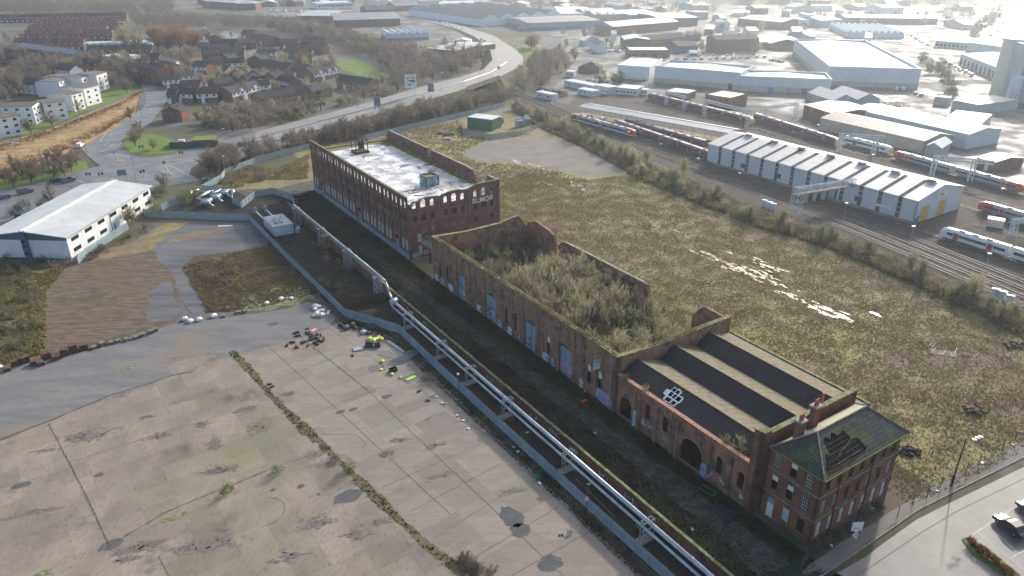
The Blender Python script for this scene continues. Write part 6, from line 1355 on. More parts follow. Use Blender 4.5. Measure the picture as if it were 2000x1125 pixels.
# depot shed
dA, dB = W(1380, 318), W(1782, 439); dv = dB - dA; DLn = dv.length; DWd = 27.0
dep = thing('depot_shed', 'very long pale train depot shed with grey ribs and two yellow roller doors', 'train depot', (dA.x, dA.y, 0), math.atan2(dv.y, dv.x))
EH, RHt = 7.7, 10.6
m = MB(); 
wall(m, (0, 0), (DLn, 0), 1.0, EH, [], .3); wall(m, (DLn, DWd), (0, DWd), 0, EH, [], .3); wall(m, (0, DWd), (0, 0), 0, [(0, EH), (DWd/2, RHt), (DWd, EH)], [], .3)
wall(m, (DLn, 0), (DLn, DWd), 0, [(0, EH), (DWd/2, RHt), (DWd, EH)], [(3.2, 7.8, .02, 5.2), (13.0, 17.6, .02, 5.2)], .3); m.build('wall', CLADW, dep)
m = MB(); m.box(-.05, -.08, 0, DLn+.05, .25, 1.0); m.build('plinth', CONCB, dep)
m = MB()
for T in (0, .15):
    m.poly([(-.3, -.4, EH-.05+T), (DLn+.3, -.4, EH-.05+T), (DLn+.3, DWd/2, RHt+.05+T), (-.3, DWd/2, RHt+.05+T)]); m.poly([(DLn+.3, DWd+.4, EH-.05+T), (-.3, DWd+.4, EH-.05+T), (-.3, DWd/2, RHt+.05+T), (DLn+.3, DWd/2, RHt+.05+T)])
for x in (-.3, DLn+.3):
    for y in (-.4, DWd+.4): m.poly([(x, y, EH-.05), (x, DWd/2, RHt+.05), (x, DWd/2, RHt+.2), (x, y, EH+.1)])
m.build('roof', ROOFS, dep)
RIBM = mat('translucent_grey_rib', (.055, .055, .055), rough=.9); m = MB(); mr = MB(); nr = 12
for i in range(nr):
    x = 6.2 + i * (DLn - 9.0) / (nr - .6)
    m.box(x-.7, -.02, 1.02, x+.7, -.002, EH-.1); k_ = (RHt - EH + .1) / (DWd/2 + .4)
    for z in (2.6, 4.2, 5.9): m.box(x-.55, -.06, z, x+.55, -.003, z+.12, 1)
    m.poly([(x-.7, -.42, EH+.15), (x+.7, -.42, EH+.15), (x+.7, DWd/2-.3, EH+.14+k_*(DWd/2+.1)), (x-.7, DWd/2-.3, EH+.17+k_*(DWd/2+.1))])
m.build('roof_light_rib', [RIBM, WHITE], dep)
for k, c in enumerate((5.5, 15.3)): q = MB(); q.box(DLn-.2, c-2.4, .02, DLn-.1, c+2.4, 5.15); q.build('roller_door', YELLOW, dep)
for i in range(7): q = MB(); x = 8 + i * 12.2; q.box(x-1.1, DWd/2-.8, RHt-.1, x+1.1, DWd/2+.8, RHt+.75); q.box(x-1.5, DWd/2-1.1, RHt+.751, x+1.5, DWd/2+1.1, RHt+.95); q.build('roof_vent', ROOFG, dep)
for x, w_ in ((18, 2.4), (34, 2.4), (50, 2.6), (66, 2.6)): q = MB(); q.box(x-w_/2, -.1, 2.2, x+w_/2, -.003, 3.9); q.build('vent_panel', RIBM, dep)
q = MB(); q.box(72.5, -.2, 2.7, 77.5, -.003, 3.5); q.build('sign_board', WHITE, dep)
q = MB(); q.box(DLn+.02, 11.0, 6.9, DLn+.12, 16.4, 8.3); q.build('sign_board', WHITE, dep); text(dep, 'TMD', 1.3, (DLn, 0), (DLn, DWd), 12.0, 7.1, CLADD, -.14, .01, 0, 'sign_lettering')
q = MB(); q.box(DLn+.02, 1.6, 0, DLn+.3, 2.6, 2.6); q.box(DLn+.02, .3, 0, DLn+1.0, 1.1, 2.0); q.build('door', CLADB, dep)
q = MB(); q.tube((DLn+.1, .1, .1), (DLn+.1, .1, EH), .09, 6); q.tube((50.5, -.12, 1), (50.5, -.12, EH), .07, 6); q.build('downpipe', STEEL, dep)
# platform and canopy
cA, cB = W(1135, 232), W(1412, 285); cv = cB - cA
pl = thing('platform', 'narrow island platform strewn with pallets under the long canopy', 'platform', (cA.x, cA.y, 0), math.atan2(cv.y, cv.x)); m = MB(); m.box(-6, 1.5, 0, cv.length, 9, .95); m.build('slab', mat('sandy_platform', (.30, .24, .15), (.17, .14, .10), scale=1.2, rough=.9), pl)
can = thing('platform_canopy', 'long shallow grey roofed platform canopy on white posts', 'canopy', (cA.x, cA.y, 0), math.atan2(cv.y, cv.x)); CL_ = cv.length + 2
m = MB()
for T in (0, .2): m.poly([(-2, .2, 5.6+T), (CL_, .2, 5.6+T), (CL_, 5.4, 6.5+T), (-2, 5.4, 6.5+T)]); m.poly([(CL_, 10.5, 5.6+T), (-2, 10.5, 5.6+T), (-2, 5.4, 6.5+T), (CL_, 5.4, 6.5+T)])
m.poly([(-2, .2, 5.6), (CL_, .2, 5.6), (CL_, .2, 5.8), (-2, .2, 5.8)]); m.build('roof', ROOFG, can); m = MB(); m.box(-2, 5.2, 6.72, CL_, 5.6, 6.85); m.box(-2.05, .1, 5.3, CL_, .19, 5.75); m.build('fascia', CLADW, can)
for i in range(9):
    q = MB(); x = 3 + i * (CL_ - 6) / 8
    for y in (2.5, 8): q.bar((x, y, .9), (x, y, 5.8), .22)
    q.bar((x, 1, 5.3), (x, 9.6, 5.3), .15); q.build('post', WHITE, can)
rs = random.Random(8)
for k in range(16):
    u_ = rs.uniform(0, 1); v = cA + cv * u_ + Vector((0, 0, .96)) + Vector((-math.sin(pl.rotation_euler.z), math.cos(pl.rotation_euler.z), 0)) * rs.uniform(2, 5); q = MB(); w_ = rs.uniform(.5, 1.2); q.box(-w_, -.6, 0, w_, .6, .18); q.box(-w_*.9, -.5, .181, w_*.9, .5, rs.uniform(.5, 1.2), 1)
    one(q, 'pallet_load', 'pallet load on the island platform, number of steps from its left end about %d' % int(u_ * 120), 'pallet', [WOODG, rs.choice([WHITE, BOARD, BOARDP])], v, rs.uniform(0, 3), 'pallet loads on the island platform')
# gantries
def gantry(label, pa, pb, h=8.5, over=(0, 0), leg=1.4, double=True):
    A = W(*pa); B = W(*pb) if not isinstance(pb, Vector) else pb; d = B - A; L = d.length; o = thing('signal_gantry', label, 'gantry', (A.x, A.y, 0), math.atan2(d.y, d.x))
    for x in ((0, L) if double else (0,)):
        m = MB(); w = leg / 2
        for dx in (-w, w):
            for dy in (-w, w): m.bar((x+dx, dy, 0), (x+dx, dy, h), .22)
        k = int(h / 2)
        for i in range(k):
            z0, z1 = h*i/k, h*(i+1)/k
            for s in (-w, w): m.bar((x-w, s, z0), (x+w, s, z1), .12); m.bar((x+w, s, z1), (x-w, s, z1), .12); m.bar((x+s, -w, z0), (x+s, w, z1), .12); m.bar((x+s, w, z1), (x+s, -w, z1), .12)
        m.build('lattice_leg', GANT, o)
    m = MB(); x0, x1 = -over[0], L + over[1]
    for y in (-.6, .6):
        for z in (h-1.1, h): m.bar((x0, y, z), (x1, y, z), .2)
    k = max(2, int((x1-x0)/1.8))
    for i in range(k):
        a, b = x0+(x1-x0)*i/k, x0+(x1-x0)*(i+1)/k
        for y in (-.6, .6): m.bar((a, y, h-1.1), (b, y, h), .1); m.bar((b, y, h), (b, y, h-1.1), .1)
        m.bar((a, -.6, h), (b, .6, h), .1); m.bar((b, -.6, h), (b, .6, h), .1)
    m.build('truss', GANT, o); return o
g1 = gantry('big signal gantry with walkway in front of the depot shed wall', (1552, 420), W(1655, 402), 9.2, (1.5, 1), 2.6, False)
m = MB(); Lg = (W(1655, 402) - W(1552, 420)).length; m.box(-2, -.9, 7.0, Lg+1, .9, 7.1); m.build('walkway', RUST, g1)
for k in range(4): m = MB(); x = 4.5 + k * 3.6; m.box(x-.5, -1.0, 3.6, x+.5, -.8, 6.9, 0); m.box(x-.9, -.7, 3.8, x-.7, .7, 6.8, 1); m.build('signal_head', [BLACK, PALIS], g1)
gantry('lattice gantry over the far line left of the signalling office', (1301, 206), (1335, 216), 7.5)
gantry('lattice gantry spanning the line in front of the signalling office', (1375, 228), (1458, 251), 8.5)
gantry('lattice gantry above the white train with red doors', (1637, 298), (1705, 302), 8.0, (1, 3))
gantry('lattice gantry with bright lamps spanning the tracks beyond the depot gable', (1818, 348), (1893, 356), 8.5, (1, 6))
gantry('lattice gantry entering from the right edge above the white train', (1975, 462), (2080, 452), 5.5, (2, 1))
gantry('small lattice gantry behind the far purple train', (1492, 238), (1552, 230), 7.5)
for k, (px, py) in enumerate([(1078, 222), (1119, 246), (1170, 262), (1226, 283), (1289, 308), (1361, 338), (1441, 368), (1647, 430), (1776, 478), (1922, 534), (1092, 186), (1060, 196), (1265, 176), (1594, 268), (1700, 330), (1553, 330), (1798, 380), (1950, 400)]):
    lb = 'thin white lineside lamp post beside the tracks, %s along from the road bridge' % ['first', 'second', 'third', 'fourth', 'fifth', 'sixth', 'seventh', 'eighth', 'ninth', 'tenth'][k] if k < 10 else 'thin lamp post in the railway yard, %s' % ['by the end cabin', 'left of the arched stores', 'by the far purple train', 'in front of the depot office', 'behind the depot roof', 'behind the middle of the depot', 'by the red cab train', 'between the two right hand trains'][k-10]
    if k == 0:
        lp = thing('lineside_lamp', lb, 'lamp post', W(px, py), 0, 'lineside lamps'); m = MB(); m.cyl(0, 0, 0, 5.6, .09, 6, 0, .06); m.build('post', STEEL, lp); m = MB(); m.box(-.55, -.25, 5.6, .45, .25, 5.8); m.box(-.45, -.2, 5.5, .35, .2, 5.599); m.build('lamp_head', WHITE, lp)
    else: dup(lp, W(px, py), 0, lb)
for k, (px, py) in enumerate([(1502, 408), (1509, 411), (1941, 581), (1955, 586), (1969, 594), (1492, 404)]):
    m = MB(); m.box(-.8, -.5, 0, .8, .5, 2.3, 0); m.box(-.9, -.6, 2.301, .9, .6, 2.45, 1); m.box(-.03, -.52, .2, .03, -.501, 2.2, 1)
    one(m, 'relay_cabinet', ['white lineside cabinet left of the big gantry foot', 'white lineside cabinet right of its twin by the big gantry foot', 'leftmost of three white cabinets by the field edge', 'middle of three white cabinets by the field edge', 'rightmost of three white cabinets by the field edge', 'grey cabinet farthest from the big gantry foot'][k], 'cabinet', [CLADW, ROOFW], W(px, py), -.6, 'lineside cabinets')

# ================================================================ VEHICLES
def carproto(name, paint, van=False):
    o = thing(name, 'x', 'van' if van else 'car', (0, 0, 0)); L_, W_, H_ = (4.9, 1.9, 2.0) if van else (4.3, 1.75, 1.45)
    if van: pf = [(0, .35), (0, 1.0), (.15, 1.05), (1.0, 1.2), (1.75, H_-.05), (2.2, H_), (L_-.15, H_), (L_, H_-.3), (L_, .35)]
    else: pf = [(0, .35), (.0, .72), (.2, .82), (1.15, .95), (1.85, H_-.06), (2.3, H_), (3.3, H_-.03), (4.0, 1.0), (4.28, .92), (L_, .4)]
    m = MB(); n = len(pf); z_ = lambda z: 1.0 if z < 1.0 else 1 - .16 * (z - 1.0) / (H_ - 1.0)
    vs = [(x - L_/2, -W_/2 * z_(z), z) for x, z in pf] + [(x - L_/2, W_/2 * z_(z), z) for x, z in pf]
    m.add(vs, [tuple(range(n)), tuple(range(2*n-1, n-1, -1))] + [(i, i+n, (i+1) % n + n, (i+1) % n) for i in range(n)]); m.build('body', paint, o)
    m = MB(); a, b = pf[3], pf[4]; c, d = (pf[6], pf[7]) 
    def slab(p, q, e=.012):
        k = .12; p_ = (p[0]+(q[0]-p[0])*k, p[1]+(q[1]-p[1])*k); q_ = (q[0]-(q[0]-p[0])*k, q[1]-(q[1]-p[1])*k); dx, dz = q[0]-p[0], q[1]-p[1]; l = math.hypot(dx, dz); nx, nz = -dz/l*e, dx/l*e
        m.poly([(p_[0]-L_/2+nx, -W_/2*z_(p_[1])*.88, p_[1]+nz), (q_[0]-L_/2+nx, -W_/2*z_(q_[1])*.9, q_[1]+nz), (q_[0]-L_/2+nx, W_/2*z_(q_[1])*.9, q_[1]+nz), (p_[0]-L_/2+nx, W_/2*z_(p_[1])*.88, p_[1]+nz)])
    slab(a, b)
    if not van: slab(c, d)
    for s in (-1, 1):
        x0, x1, x2, x3 = (1.15, 1.85, 2.9, 2.9) if van else (1.3, 1.95, 3.25, 3.75); za, zb = (1.25, H_-.15) if van else (.98, H_-.12)
        m.poly([(x0-L_/2+.1, s*(W_/2*z_(za)+.012), za), (x3-L_/2, s*(W_/2*z_(za)+.012), za), (x2-L_/2, s*(W_/2*z_(zb)+.012), zb), (x1-L_/2, s*(W_/2*z_(zb)+.012), zb)])
    m.build('windows', GLASS, o)
    for x in (.85, L_-.85):
        for s in (-1, 1): m = MB(); m.tube((x-L_/2, s*(W_/2-.18), .33), (x-L_/2, s*(W_/2+.02), .33), .33, 12, 0); m.tube((x-L_/2, s*(W_/2+.021), .33), (x-L_/2, s*(W_/2+.03), .33), .19, 8, 1); m.build('wheel', [RUBBER, STEEL], o)
    for s in (-1, 1): m = MB(); m.box(-L_/2-.02, s*.62-.18, .6, -L_/2+.1, s*.62+.18, .78); m.build('headlight', WHITE, o); m = MB(); m.box(L_/2-.2, s*.66-.14, .75, L_/2+.02, s*.66+.14, .9); m.build('tail_light', TM['red'], o)
    return o
CP = {}
for nm, c in (('white', (.65, .66, .66)), ('black', (.012, .013, .016)), ('silver', (.33, .35, .37)), ('blue', (.03, .06, .13)), ('red', (.25, .02, .02)), ('grey', (.08, .09, .10))):
    CP[nm] = (mat(nm + '_car_paint', c, rough=.5 if c[0] < .1 else .35, coat=.1), [None, None])
def car(col, px, py, qx, qy, label, van=False, name='parked_car', group=None, z=.08):
    A = W(px, py, z); B = W(qx, qy, z); d = A - B; an = math.atan2(d.y, d.x); p, st = CP[col]; k = 1 if van else 0     # front at q... proto front is -x
    if st[k] is None: st[k] = carproto(name if not van else 'van', p, van); o = st[k]; o.location = A; o.rotation_euler = (0, 0, an); o['label'] = label
    else: o = dup(st[k], A, an, label)
    if name != 'parked_car' and not van: o.name = name
    if group: o['group'] = group
    return o
car('black', 1972, 1033, 1940, 1008, 'large black hatchback parked across the bay lines at the lower right').scale = (1.1, 1.1, 1.15)
car('grey', 2012, 1003, 1990, 985, 'dark car half cut off by the right edge')
car('blue', 8, 388, -40, 400, 'dark blue car driving off the left edge of the dual carriageway', name='moving_car'); car('grey', 50, 377, 90, 368, 'dark van with pale bonnet in the near lane by the verge', True)
car('grey', 134, 355, 170, 346, 'dark van leaving the junction along the verge', True); car('black', 107, 357, 60, 368, 'black car just behind the dark van by the verge', name='moving_car')
car('silver', 439, 292, 480, 282, 'silver car on the main road past the junction', name='moving_car'); car('black', 474, 284, 520, 274, 'dark car following the silver one on the main road', name='moving_car'); car('grey', 402, 355, 420, 350, 'dark car waiting beside the palisade gate')
car('silver', 28, 284, 60, 276, 'silver car parked below the nearest white flats'); car('white', 157, 287, 165, 280, 'white van at the kerb where the side road bends', True)
car('white', 6, 455, 20, 440, 'white car parked behind the white office unit'); car('black', 42, 425, 60, 412, 'black car parked behind the white office unit by the hedge')
car('white', 402, 57, 420, 55, 'white van in the upper estate road', True); car('silver', 417, 62, 400, 63, 'silver car by the white van in the estate'); car('white', 478, 87, 460, 88, 'white car in the estate turning area'); car('silver', 435, 202, 440, 196, 'silver car beside the sunlit end wall')
car('silver', 975, 133, 990, 122, 'silver car coming off the road bridge', name='moving_car', z=6.4)
car('grey', 946, 81, 938, 70, 'dark car before the roundabout, front one', name='moving_car', z=3); car('red', 940, 78, 932, 68, 'red car before the roundabout', name='moving_car', z=3); car('white', 903, 57, 890, 52, 'white car on the road beyond the roundabout', name='moving_car', z=1.5)
rc = random.Random(21); cols = ['white', 'black', 'silver', 'blue', 'red', 'grey', 'white', 'silver']
def lot(n, p, q, jit, txt, dirv=(3, -4), van=.15, tot=None):
    for i in range(n):
        f = (i + .5) / n; px = p[0] + (q[0]-p[0])*f + rc.uniform(-jit, jit); py = p[1] + (q[1]-p[1])*f + rc.uniform(-jit, jit) * .25; c = rc.choice(cols)
        v = rc.random() < van; c = c if not v else 'white'
        car(c, px, py, px+dirv[0], py+dirv[1]*.25, '%s %s, %s of those %s' % (c, 'van' if v else 'car', 'leftmost' if i == 0 else 'rightmost' if i == n-1 else 'number %d from left' % (i+1), txt), v, group='cars in the row ' + txt)
lot(9, (1165, 94), (1216, 96), 1, 'outside the green retail unit'); lot(8, (1160, 100), (1215, 102), 1, 'beside the hedge near the low brick shop', van=.4)
lot(12, (1315, 118), (1500, 112), 3, 'behind the long warehouse parapet'); lot(9, (1360, 110), (1480, 107), 3, 'in front of the three storey shops')
lot(7, (1145, 157), (1206, 166), 1, 'behind the railway cabins'); lot(5, (1188, 172), (1240, 178), 2, 'beside the glazed cabin'); lot(5, (1428, 222), (1466, 232), 1, 'right of the signalling office')
lot(8, (1500, 95), (1580, 94), 1, 'outside the gabled pub'); lot(5, (1503, 118), (1530, 122), 1, 'left of the giant warehouse'); lot(12, (1770, 68), (1830, 95), 5, 'near the hipped office'); lot(9, (1845, 120), (1900, 150), 3, 'in front of the loading bays')
lot(14, (850, 40), (905, 62), 4, 'outside the corner garage', van=.3); lot(14, (520, 20), (600, 24), 4, 'beside the far left warehouse'); lot(12, (720, 88), (830, 92), 4, 'in the scrap yard', van=.3); lot(10, (1055, 100), (1130, 104), 3, 'on the street by the roundabout')
lot(16, (1925, 88), (1985, 12), 4, 'on the shining motorway', (0, -8)); lot(9, (1950, 88), (2000, 20), 4, 'on the far side of the motorway', (0, 8)); lot(8, (1240, 60), (1290, 58), 4, 'in the yard behind the blue gabled warehouse')
car('white', 1764, 176, 1762, 168, 'white van with dark windscreen at the giant warehouse wall', True); car('white', 1751, 176, 1750, 168, 'plain white van left of the other at the giant warehouse wall', True); car('grey', 1788, 184, 1795, 180, 'dark car in the glare by the giant warehouse corner, left'); car('grey', 1799, 187, 1806, 184, 'dark car in the glare by the giant warehouse corner, right'); car('white', 1878, 206, 1866, 202, 'white car alone in the bright yard by the teal building')

# ================================================================ LAMPS, SIGNS, SIGNALS
def lamp(label, px, py, h=9, arm=1.4, rz=0, first=[None], z=0):
    if first[0] is None:
        o = thing('street_lamp', label, 'street lamp', W(px, py, z), rz, 'road lamp posts'); m = MB(); m.cyl(0, 0, 0, 9, .11, 8, 0, .06); m.build('post', STEEL, o); m = MB(); m.tube((0, 0, 8.9), (arm, 0, 9.15), .05, 6); m.build('arm', STEEL, o); m = MB(); m.box(arm-.1, -.17, 9.05, arm+.6, .17, 9.22); m.build('lamp_head', WHITE, o); first[0] = o
    else: o = dup(first[0], W(px, py, z), rz, label); o.scale = (1, 1, h / 9)
    return o
for k, (px, py, h, rz, lb, z) in enumerate([(267, 356, 10, 2.5, 'tall lamp post behind the ridge of the white office unit', 0), (87, 352, 9, 0, 'lamp post among the verge trees', 0), (174, 320, 9, 3, 'lamp post at the kerb bend of the junction', 0), (452, 347, 8, 3.1, 'pale lamp post rising from the roadside brambles', 0), (438, 300, 10, 1, 'lamp post beside the silver car', 0), (112, 290, 9, 0, 'lamp post on the ochre bank', 0), (160, 260, 8, 0, 'lamp post between the flats and the bank', 0), (278, 228, 8, 2, 'lamp post on the side road', 0), (142, 222, 7, 1, 'lamp post in front of the sunlit flats', 0), (604, 262, 9, 1, 'lamp post on the main road above the mill', .8), (732, 222, 10, 1, 'lamp post by the left blue road sign', 2.5), (862, 180, 10, 1, 'lamp post on the bridge approach', 5), (936, 160, 10, 1, 'lamp post on the road bridge', 6), (895, 50, 12, 0, 'tall lamp column beyond the garage', 0), (964, 110, 11, 3, 'lamp column at the bend beyond the bridge', 5), (527, 375, 6, 0, 'thin pale post by the green barrier', 0), (1118, 103, 12, 0, 'tall lamp column on the street by the row of cars', 0), (1275, 176, 9, 0, 'lamp column in front of the long warehouse', 0), (1725, 240, 9, 1, 'double headed lamp by the round tank', 0), (1985, 90, 14, 2, 'tall lamp column beside the motorway', 0), (883, 112, 7, 0, 'short lamp column at the warehouse corner', 0)]): lamp(lb, px, py, h, 1.4, rz, z=z)
cl_ = thing('car_park_lamp', 'black car park lamp post with three angled floodlight heads beside the gravel verge', 'lamp post', W(1858, 948)); m = MB(); m.cyl(0, 0, 0, 9.4, .12, 8, 0, .08); m.cyl(0, 0, 0, 2.2, .2, 8); m.build('post', BLACK, cl_)
for k, (x, y) in enumerate([(-.1, -.3), (.6, .1), (1.2, .3)]): m = MB(); m.box(x-.3, y-.25, 9.35+k*.12, x+.35, y+.25, 9.5+k*.12, 0, Matrix.Rotation(.12, 4, 'Y')); m.build('floodlight', WHITE, cl_)
ol = thing('yard_lamp', 'short dark lamp post with drooping head close to the boarded office windows', 'lamp post', W(1668, 1036), -.6); m = MB(); m.cyl(0, 0, 0, 5.4, .08, 8); m.tube((0, 0, 5.4), (1.5, 0, 5.0), .05, 6); m.build('post', BLACK, ol); m = MB(); m.box(1.0, -.2, 4.9, 1.9, .2, 5.1); m.build('lamp_head', CLADD, ol)
def sign(name, label, px, py, w, h, z0, face, posts=2, rz=0.0, zb=0):
    o = thing(name, label, 'sign', W(px, py, zb), rz); m = MB()
    for x in ((-w*.35, w*.35) if posts == 2 else (0,)): m.bar((x, .05, 0), (x, .05, z0+h), .1)
    m.build('post', STEEL, o); m = MB(); m.box(-w/2, -.03, z0, w/2, .03, z0+h); m.build('panel', face, o); return o
o = sign('billboard', 'white advertising board with dark lettering on two posts above the main road', 804, 193, 6.2, 7.5, 5.5, WHITE, 2, .1, 3)
m = MB()
for x0, x1, z in ((-2.3, -.9, 10.6), (.6, 2.0, 10.7), (-1.2, 2.4, 9.4), (-.2, 2.2, 8.7), (-1.6, .4, 7.2)): m.box(x0, -.06, z, x1, -.031, z+.55)
m.build('printing', CLADD, o)
sign('road_sign', 'blue-grey backed road sign on the main road above the mill', 738, 217, 3.2, 4.0, 2.6, mat('sign_back_grey', (.12, .17, .22), rough=.5), 2, .2, 2.6); sign('road_sign', 'blue-grey backed road sign nearer the road bridge', 842, 189, 3.2, 4.2, 2.6, bpy.data.materials['sign_back_grey'], 2, .2, 5); sign('road_sign', 'pale blue back of a direction sign at the junction mouth', 241, 352, 3, 2.2, 1.8, bpy.data.materials['sign_back_grey'], 2, .3)
o = sign('car_park_sign', 'white notice board above a round speed limit sign beside the office', 1666, 1062, 1.7, 1.6, 2.5, WHITE, 1, .1)
m = MB(); m.tube((0, -.04, 1.75), (0, .0, 1.75), .55, 20, 0); m.tube((0, -.06, 1.75), (0, -.041, 1.75), .43, 20, 1); m.box(-.3, -.05, 2.3, .3, 0, 2.5, 1); m.build('speed_disc', [TM['red'], WHITE], o); text(o, '10', .5, (-.25, 0), (1, 0), 0, 1.57, BLACK, -.075, .003, .01, 'numerals')
m = MB(); m.box(-.6, -.045, 3.0, .3, -.031, 3.06); m.box(-.6, -.045, 2.8, .5, -.031, 2.85); m.build('printing', CLADB, o)
o = thing('speed_sign', 'round speed limit sign on a black post beside the palisade fence', 'sign', W(1144, 1002), -.1); m = MB(); m.cyl(0, .06, 0, 2.9, .05, 6); m.build('post', BLACK, o); m = MB(); m.tube((0, -.02, 2.7), (0, .02, 2.7), .42, 20, 0); m.tube((0, -.04, 2.7), (0, -.021, 2.7), .32, 20, 1); m.build('disc', [TM['red'], WHITE], o); text(o, '15', .36, (-.2, 0), (1, 0), 0, 2.57, BLACK, -.05, .003, .01, 'numerals')
o = thing('small_sign_post', 'small cream notice on a thin post in the black cinder strip', 'sign', W(1149, 962)); m = MB(); m.cyl(0, .04, 0, 1.9, .04, 6); m.build('post', STEEL, o); m = MB(); m.box(-.28, -.02, 1.6, .28, .02, 1.9); m.build('panel', CREAM, o)
o = thing('thin_post_light', 'slim post with a pale lamp head standing in the cinder strip', 'lamp post', W(896, 770)); m = MB(); m.cyl(0, 0, 0, 4.4, .05, 6); m.build('post', RUST, o); m = MB(); m.box(-.2, -.15, 4.4, .2, .15, 4.75); m.build('lamp_head', WHITE, o)
tl = None
for k, (px, py, lb) in enumerate([(176, 355, 'leftmost traffic light by the verge corner'), (200, 355, 'double traffic light on the island before the white office roof'), (281, 350, 'traffic light in front of the office roof end'), (323, 332, 'traffic light on the island by the bare tree'), (226, 312, 'traffic light on the side road island'), (414, 297, 'traffic light by the main road central strip'), (356, 312, 'traffic light on the long thin island'), (278, 300, 'traffic light at the green corner')]):
    if tl is None: tl = thing('traffic_light', lb, 'traffic light', W(px, py), 0, 'junction traffic lights'); m = MB(); m.cyl(0, 0, 0, 3.4, .07, 6); m.build('post', STEEL, tl); m = MB(); m.box(-.9, -.12, 2.5, -.3, .12, 3.5); m.box(.3, -.12, 2.5, .9, .12, 3.5); m.bar((-.4, 0, 3.0), (.4, 0, 3), .08); m.build('signal_head', BLACK, tl)
    else: dup(tl, W(px, py), k * .5, lb)
def person(label, px, py, z, top, rz, pose=0):
    J = [((0,0,.95),.15),((0,0,1.2),.15),((0,0,1.42),.16),((0,.0,1.55),.06),((0,-.02,1.68),.10),((0,-.02,1.78),.08),
         ((-.2,0,1.42),.07),((-.27,.02+.12*pose,1.15),.05),((-.25,-.1+.2*pose,.92),.04),((.2,0,1.42),.07),((.27,.02-.12*pose,1.15),.05),((.25,-.1-.1*pose,.92),.04),
         ((-.1,0,.9),.10),((-.11,-.02-.15*pose,.5),.07),((-.11,.02-.25*pose,.08),.05),((-.11,-.12-.25*pose,.04),.04),((.1,0,.9),.10),((.11,-.02+.15*pose,.5),.07),((.11,.02+.3*pose,.08),.05),((.11,-.12+.3*pose,.04),.04)]
    E = [(0,1),(1,2),(2,3),(3,4),(4,5),(2,6),(6,7),(7,8),(2,9),(9,10),(10,11),(0,12),(12,13),(13,14),(14,15),(0,16),(16,17),(17,18),(18,19)]
    me = bpy.data.meshes.new('person'); me.from_pydata([j[0] for j in J], E, []); o = bpy.data.objects.new('person', me); COL.objects.link(o)
    md_ = o.modifiers.new('s', 'SKIN'); 
    for v, j in zip(me.skin_vertices[0].data, J): v.radius = (j[1], j[1])
    me.skin_vertices[0].data[0].use_root = True; o.modifiers.new('u', 'SUBSURF').levels = 1
    dg = bpy.context.evaluated_depsgraph_get(); dg.update(); nm = bpy.data.meshes.new_from_object(o.evaluated_get(dg)); o.modifiers.clear(); o.data = nm; nm.name = 'person'
    nm.materials.clear(); nm.materials.append(bpy.data.materials.get('dark_clothes') or mat('dark_clothes', (.02, .025, .04))); nm.materials.append(bpy.data.materials.get('skin') or mat('skin', (.4, .24, .17))); nm.materials.append(top)
    for p in nm.polygons: c = p.center; p.material_index = 1 if c.z > 1.58 else (2 if c.z > .95 else 0)
    nm.polygons.foreach_set('use_smooth', [True]*len(nm.polygons)); tag(o, label, 'person'); o.location = W(px, py, z); o.rotation_euler = (0, 0, rz)
HV = mat('orange_hi_vis', (.75, .10, .04), rough=.7)
person('railway worker in orange hi-vis jacket, left of two near the cream block', 1916, 438, .2, HV, .3, .2); person('railway worker in orange hi-vis jacket, right of two near the cream block', 1926, 438, .2, HV, 2.0, .1); person('pedestrian in dark clothes walking along the main road pavement', 699, 209, 2.2, BLACK, 1.0, 1)
m = MB(); m.box(-2.2, -1.6, 0, 2.2, 1.6, 2.4, 0); m.box(-2.3, -1.7, 2.401, 2.3, 1.7, 2.55, 1); one(m, 'cream_tank_box', 'cream square tank box beside the two orange clad workers', 'tank', [CREAM, ROOFS], W(1942, 442), -.6)
# green cabin and substation
bld('green_cabin', 'dark green steel cabin with white roof in the fenced substation', 'cabin', (913, 250), (961, 256), 9, 5.0, 'flat', 0, mat('dark_green_paint', (.015, .10, .05), (.012, .08, .04), scale=1, rough=.5), ROOFW, para=.15)
for k, (px, py) in enumerate([(976, 242), (1014, 248), (1028, 244)]):
    c = W(px, py); o = thing('transformer', ['grey transformer nearest the green cabin', 'large blue-grey transformer with round radiator', 'small grey transformer at the compound corner'][k], 'transformer', c, .6); m = MB(); m.box(-1.6, -1.2, .3, 1.6, 1.2, 3.2); m.tube((-1.8, 0, 3.9), (1.2, 0, 3.9), .5, 10); m.build('tank', CLADG, o); m = MB()
    for i in range(5): m.box(-1.4+i*.6, -1.8, .6, -1.2+i*.6, -1.21, 2.8)
    m.build('radiator', STEEL, o); m = MB()
    for x in (-.8, 0, .8): m.cyl(x, .6, 3.2, 4.8, .12, 6)
    m.build('bushings', BOARD, o)
palisade('mesh_fence', 'thin open fence round the green cabin and transformers', [W(900, 248), W(905, 262), W(955, 272), W(1018, 264), W(1052, 250), W(1040, 240)], 2.4, 1.2, STEEL)
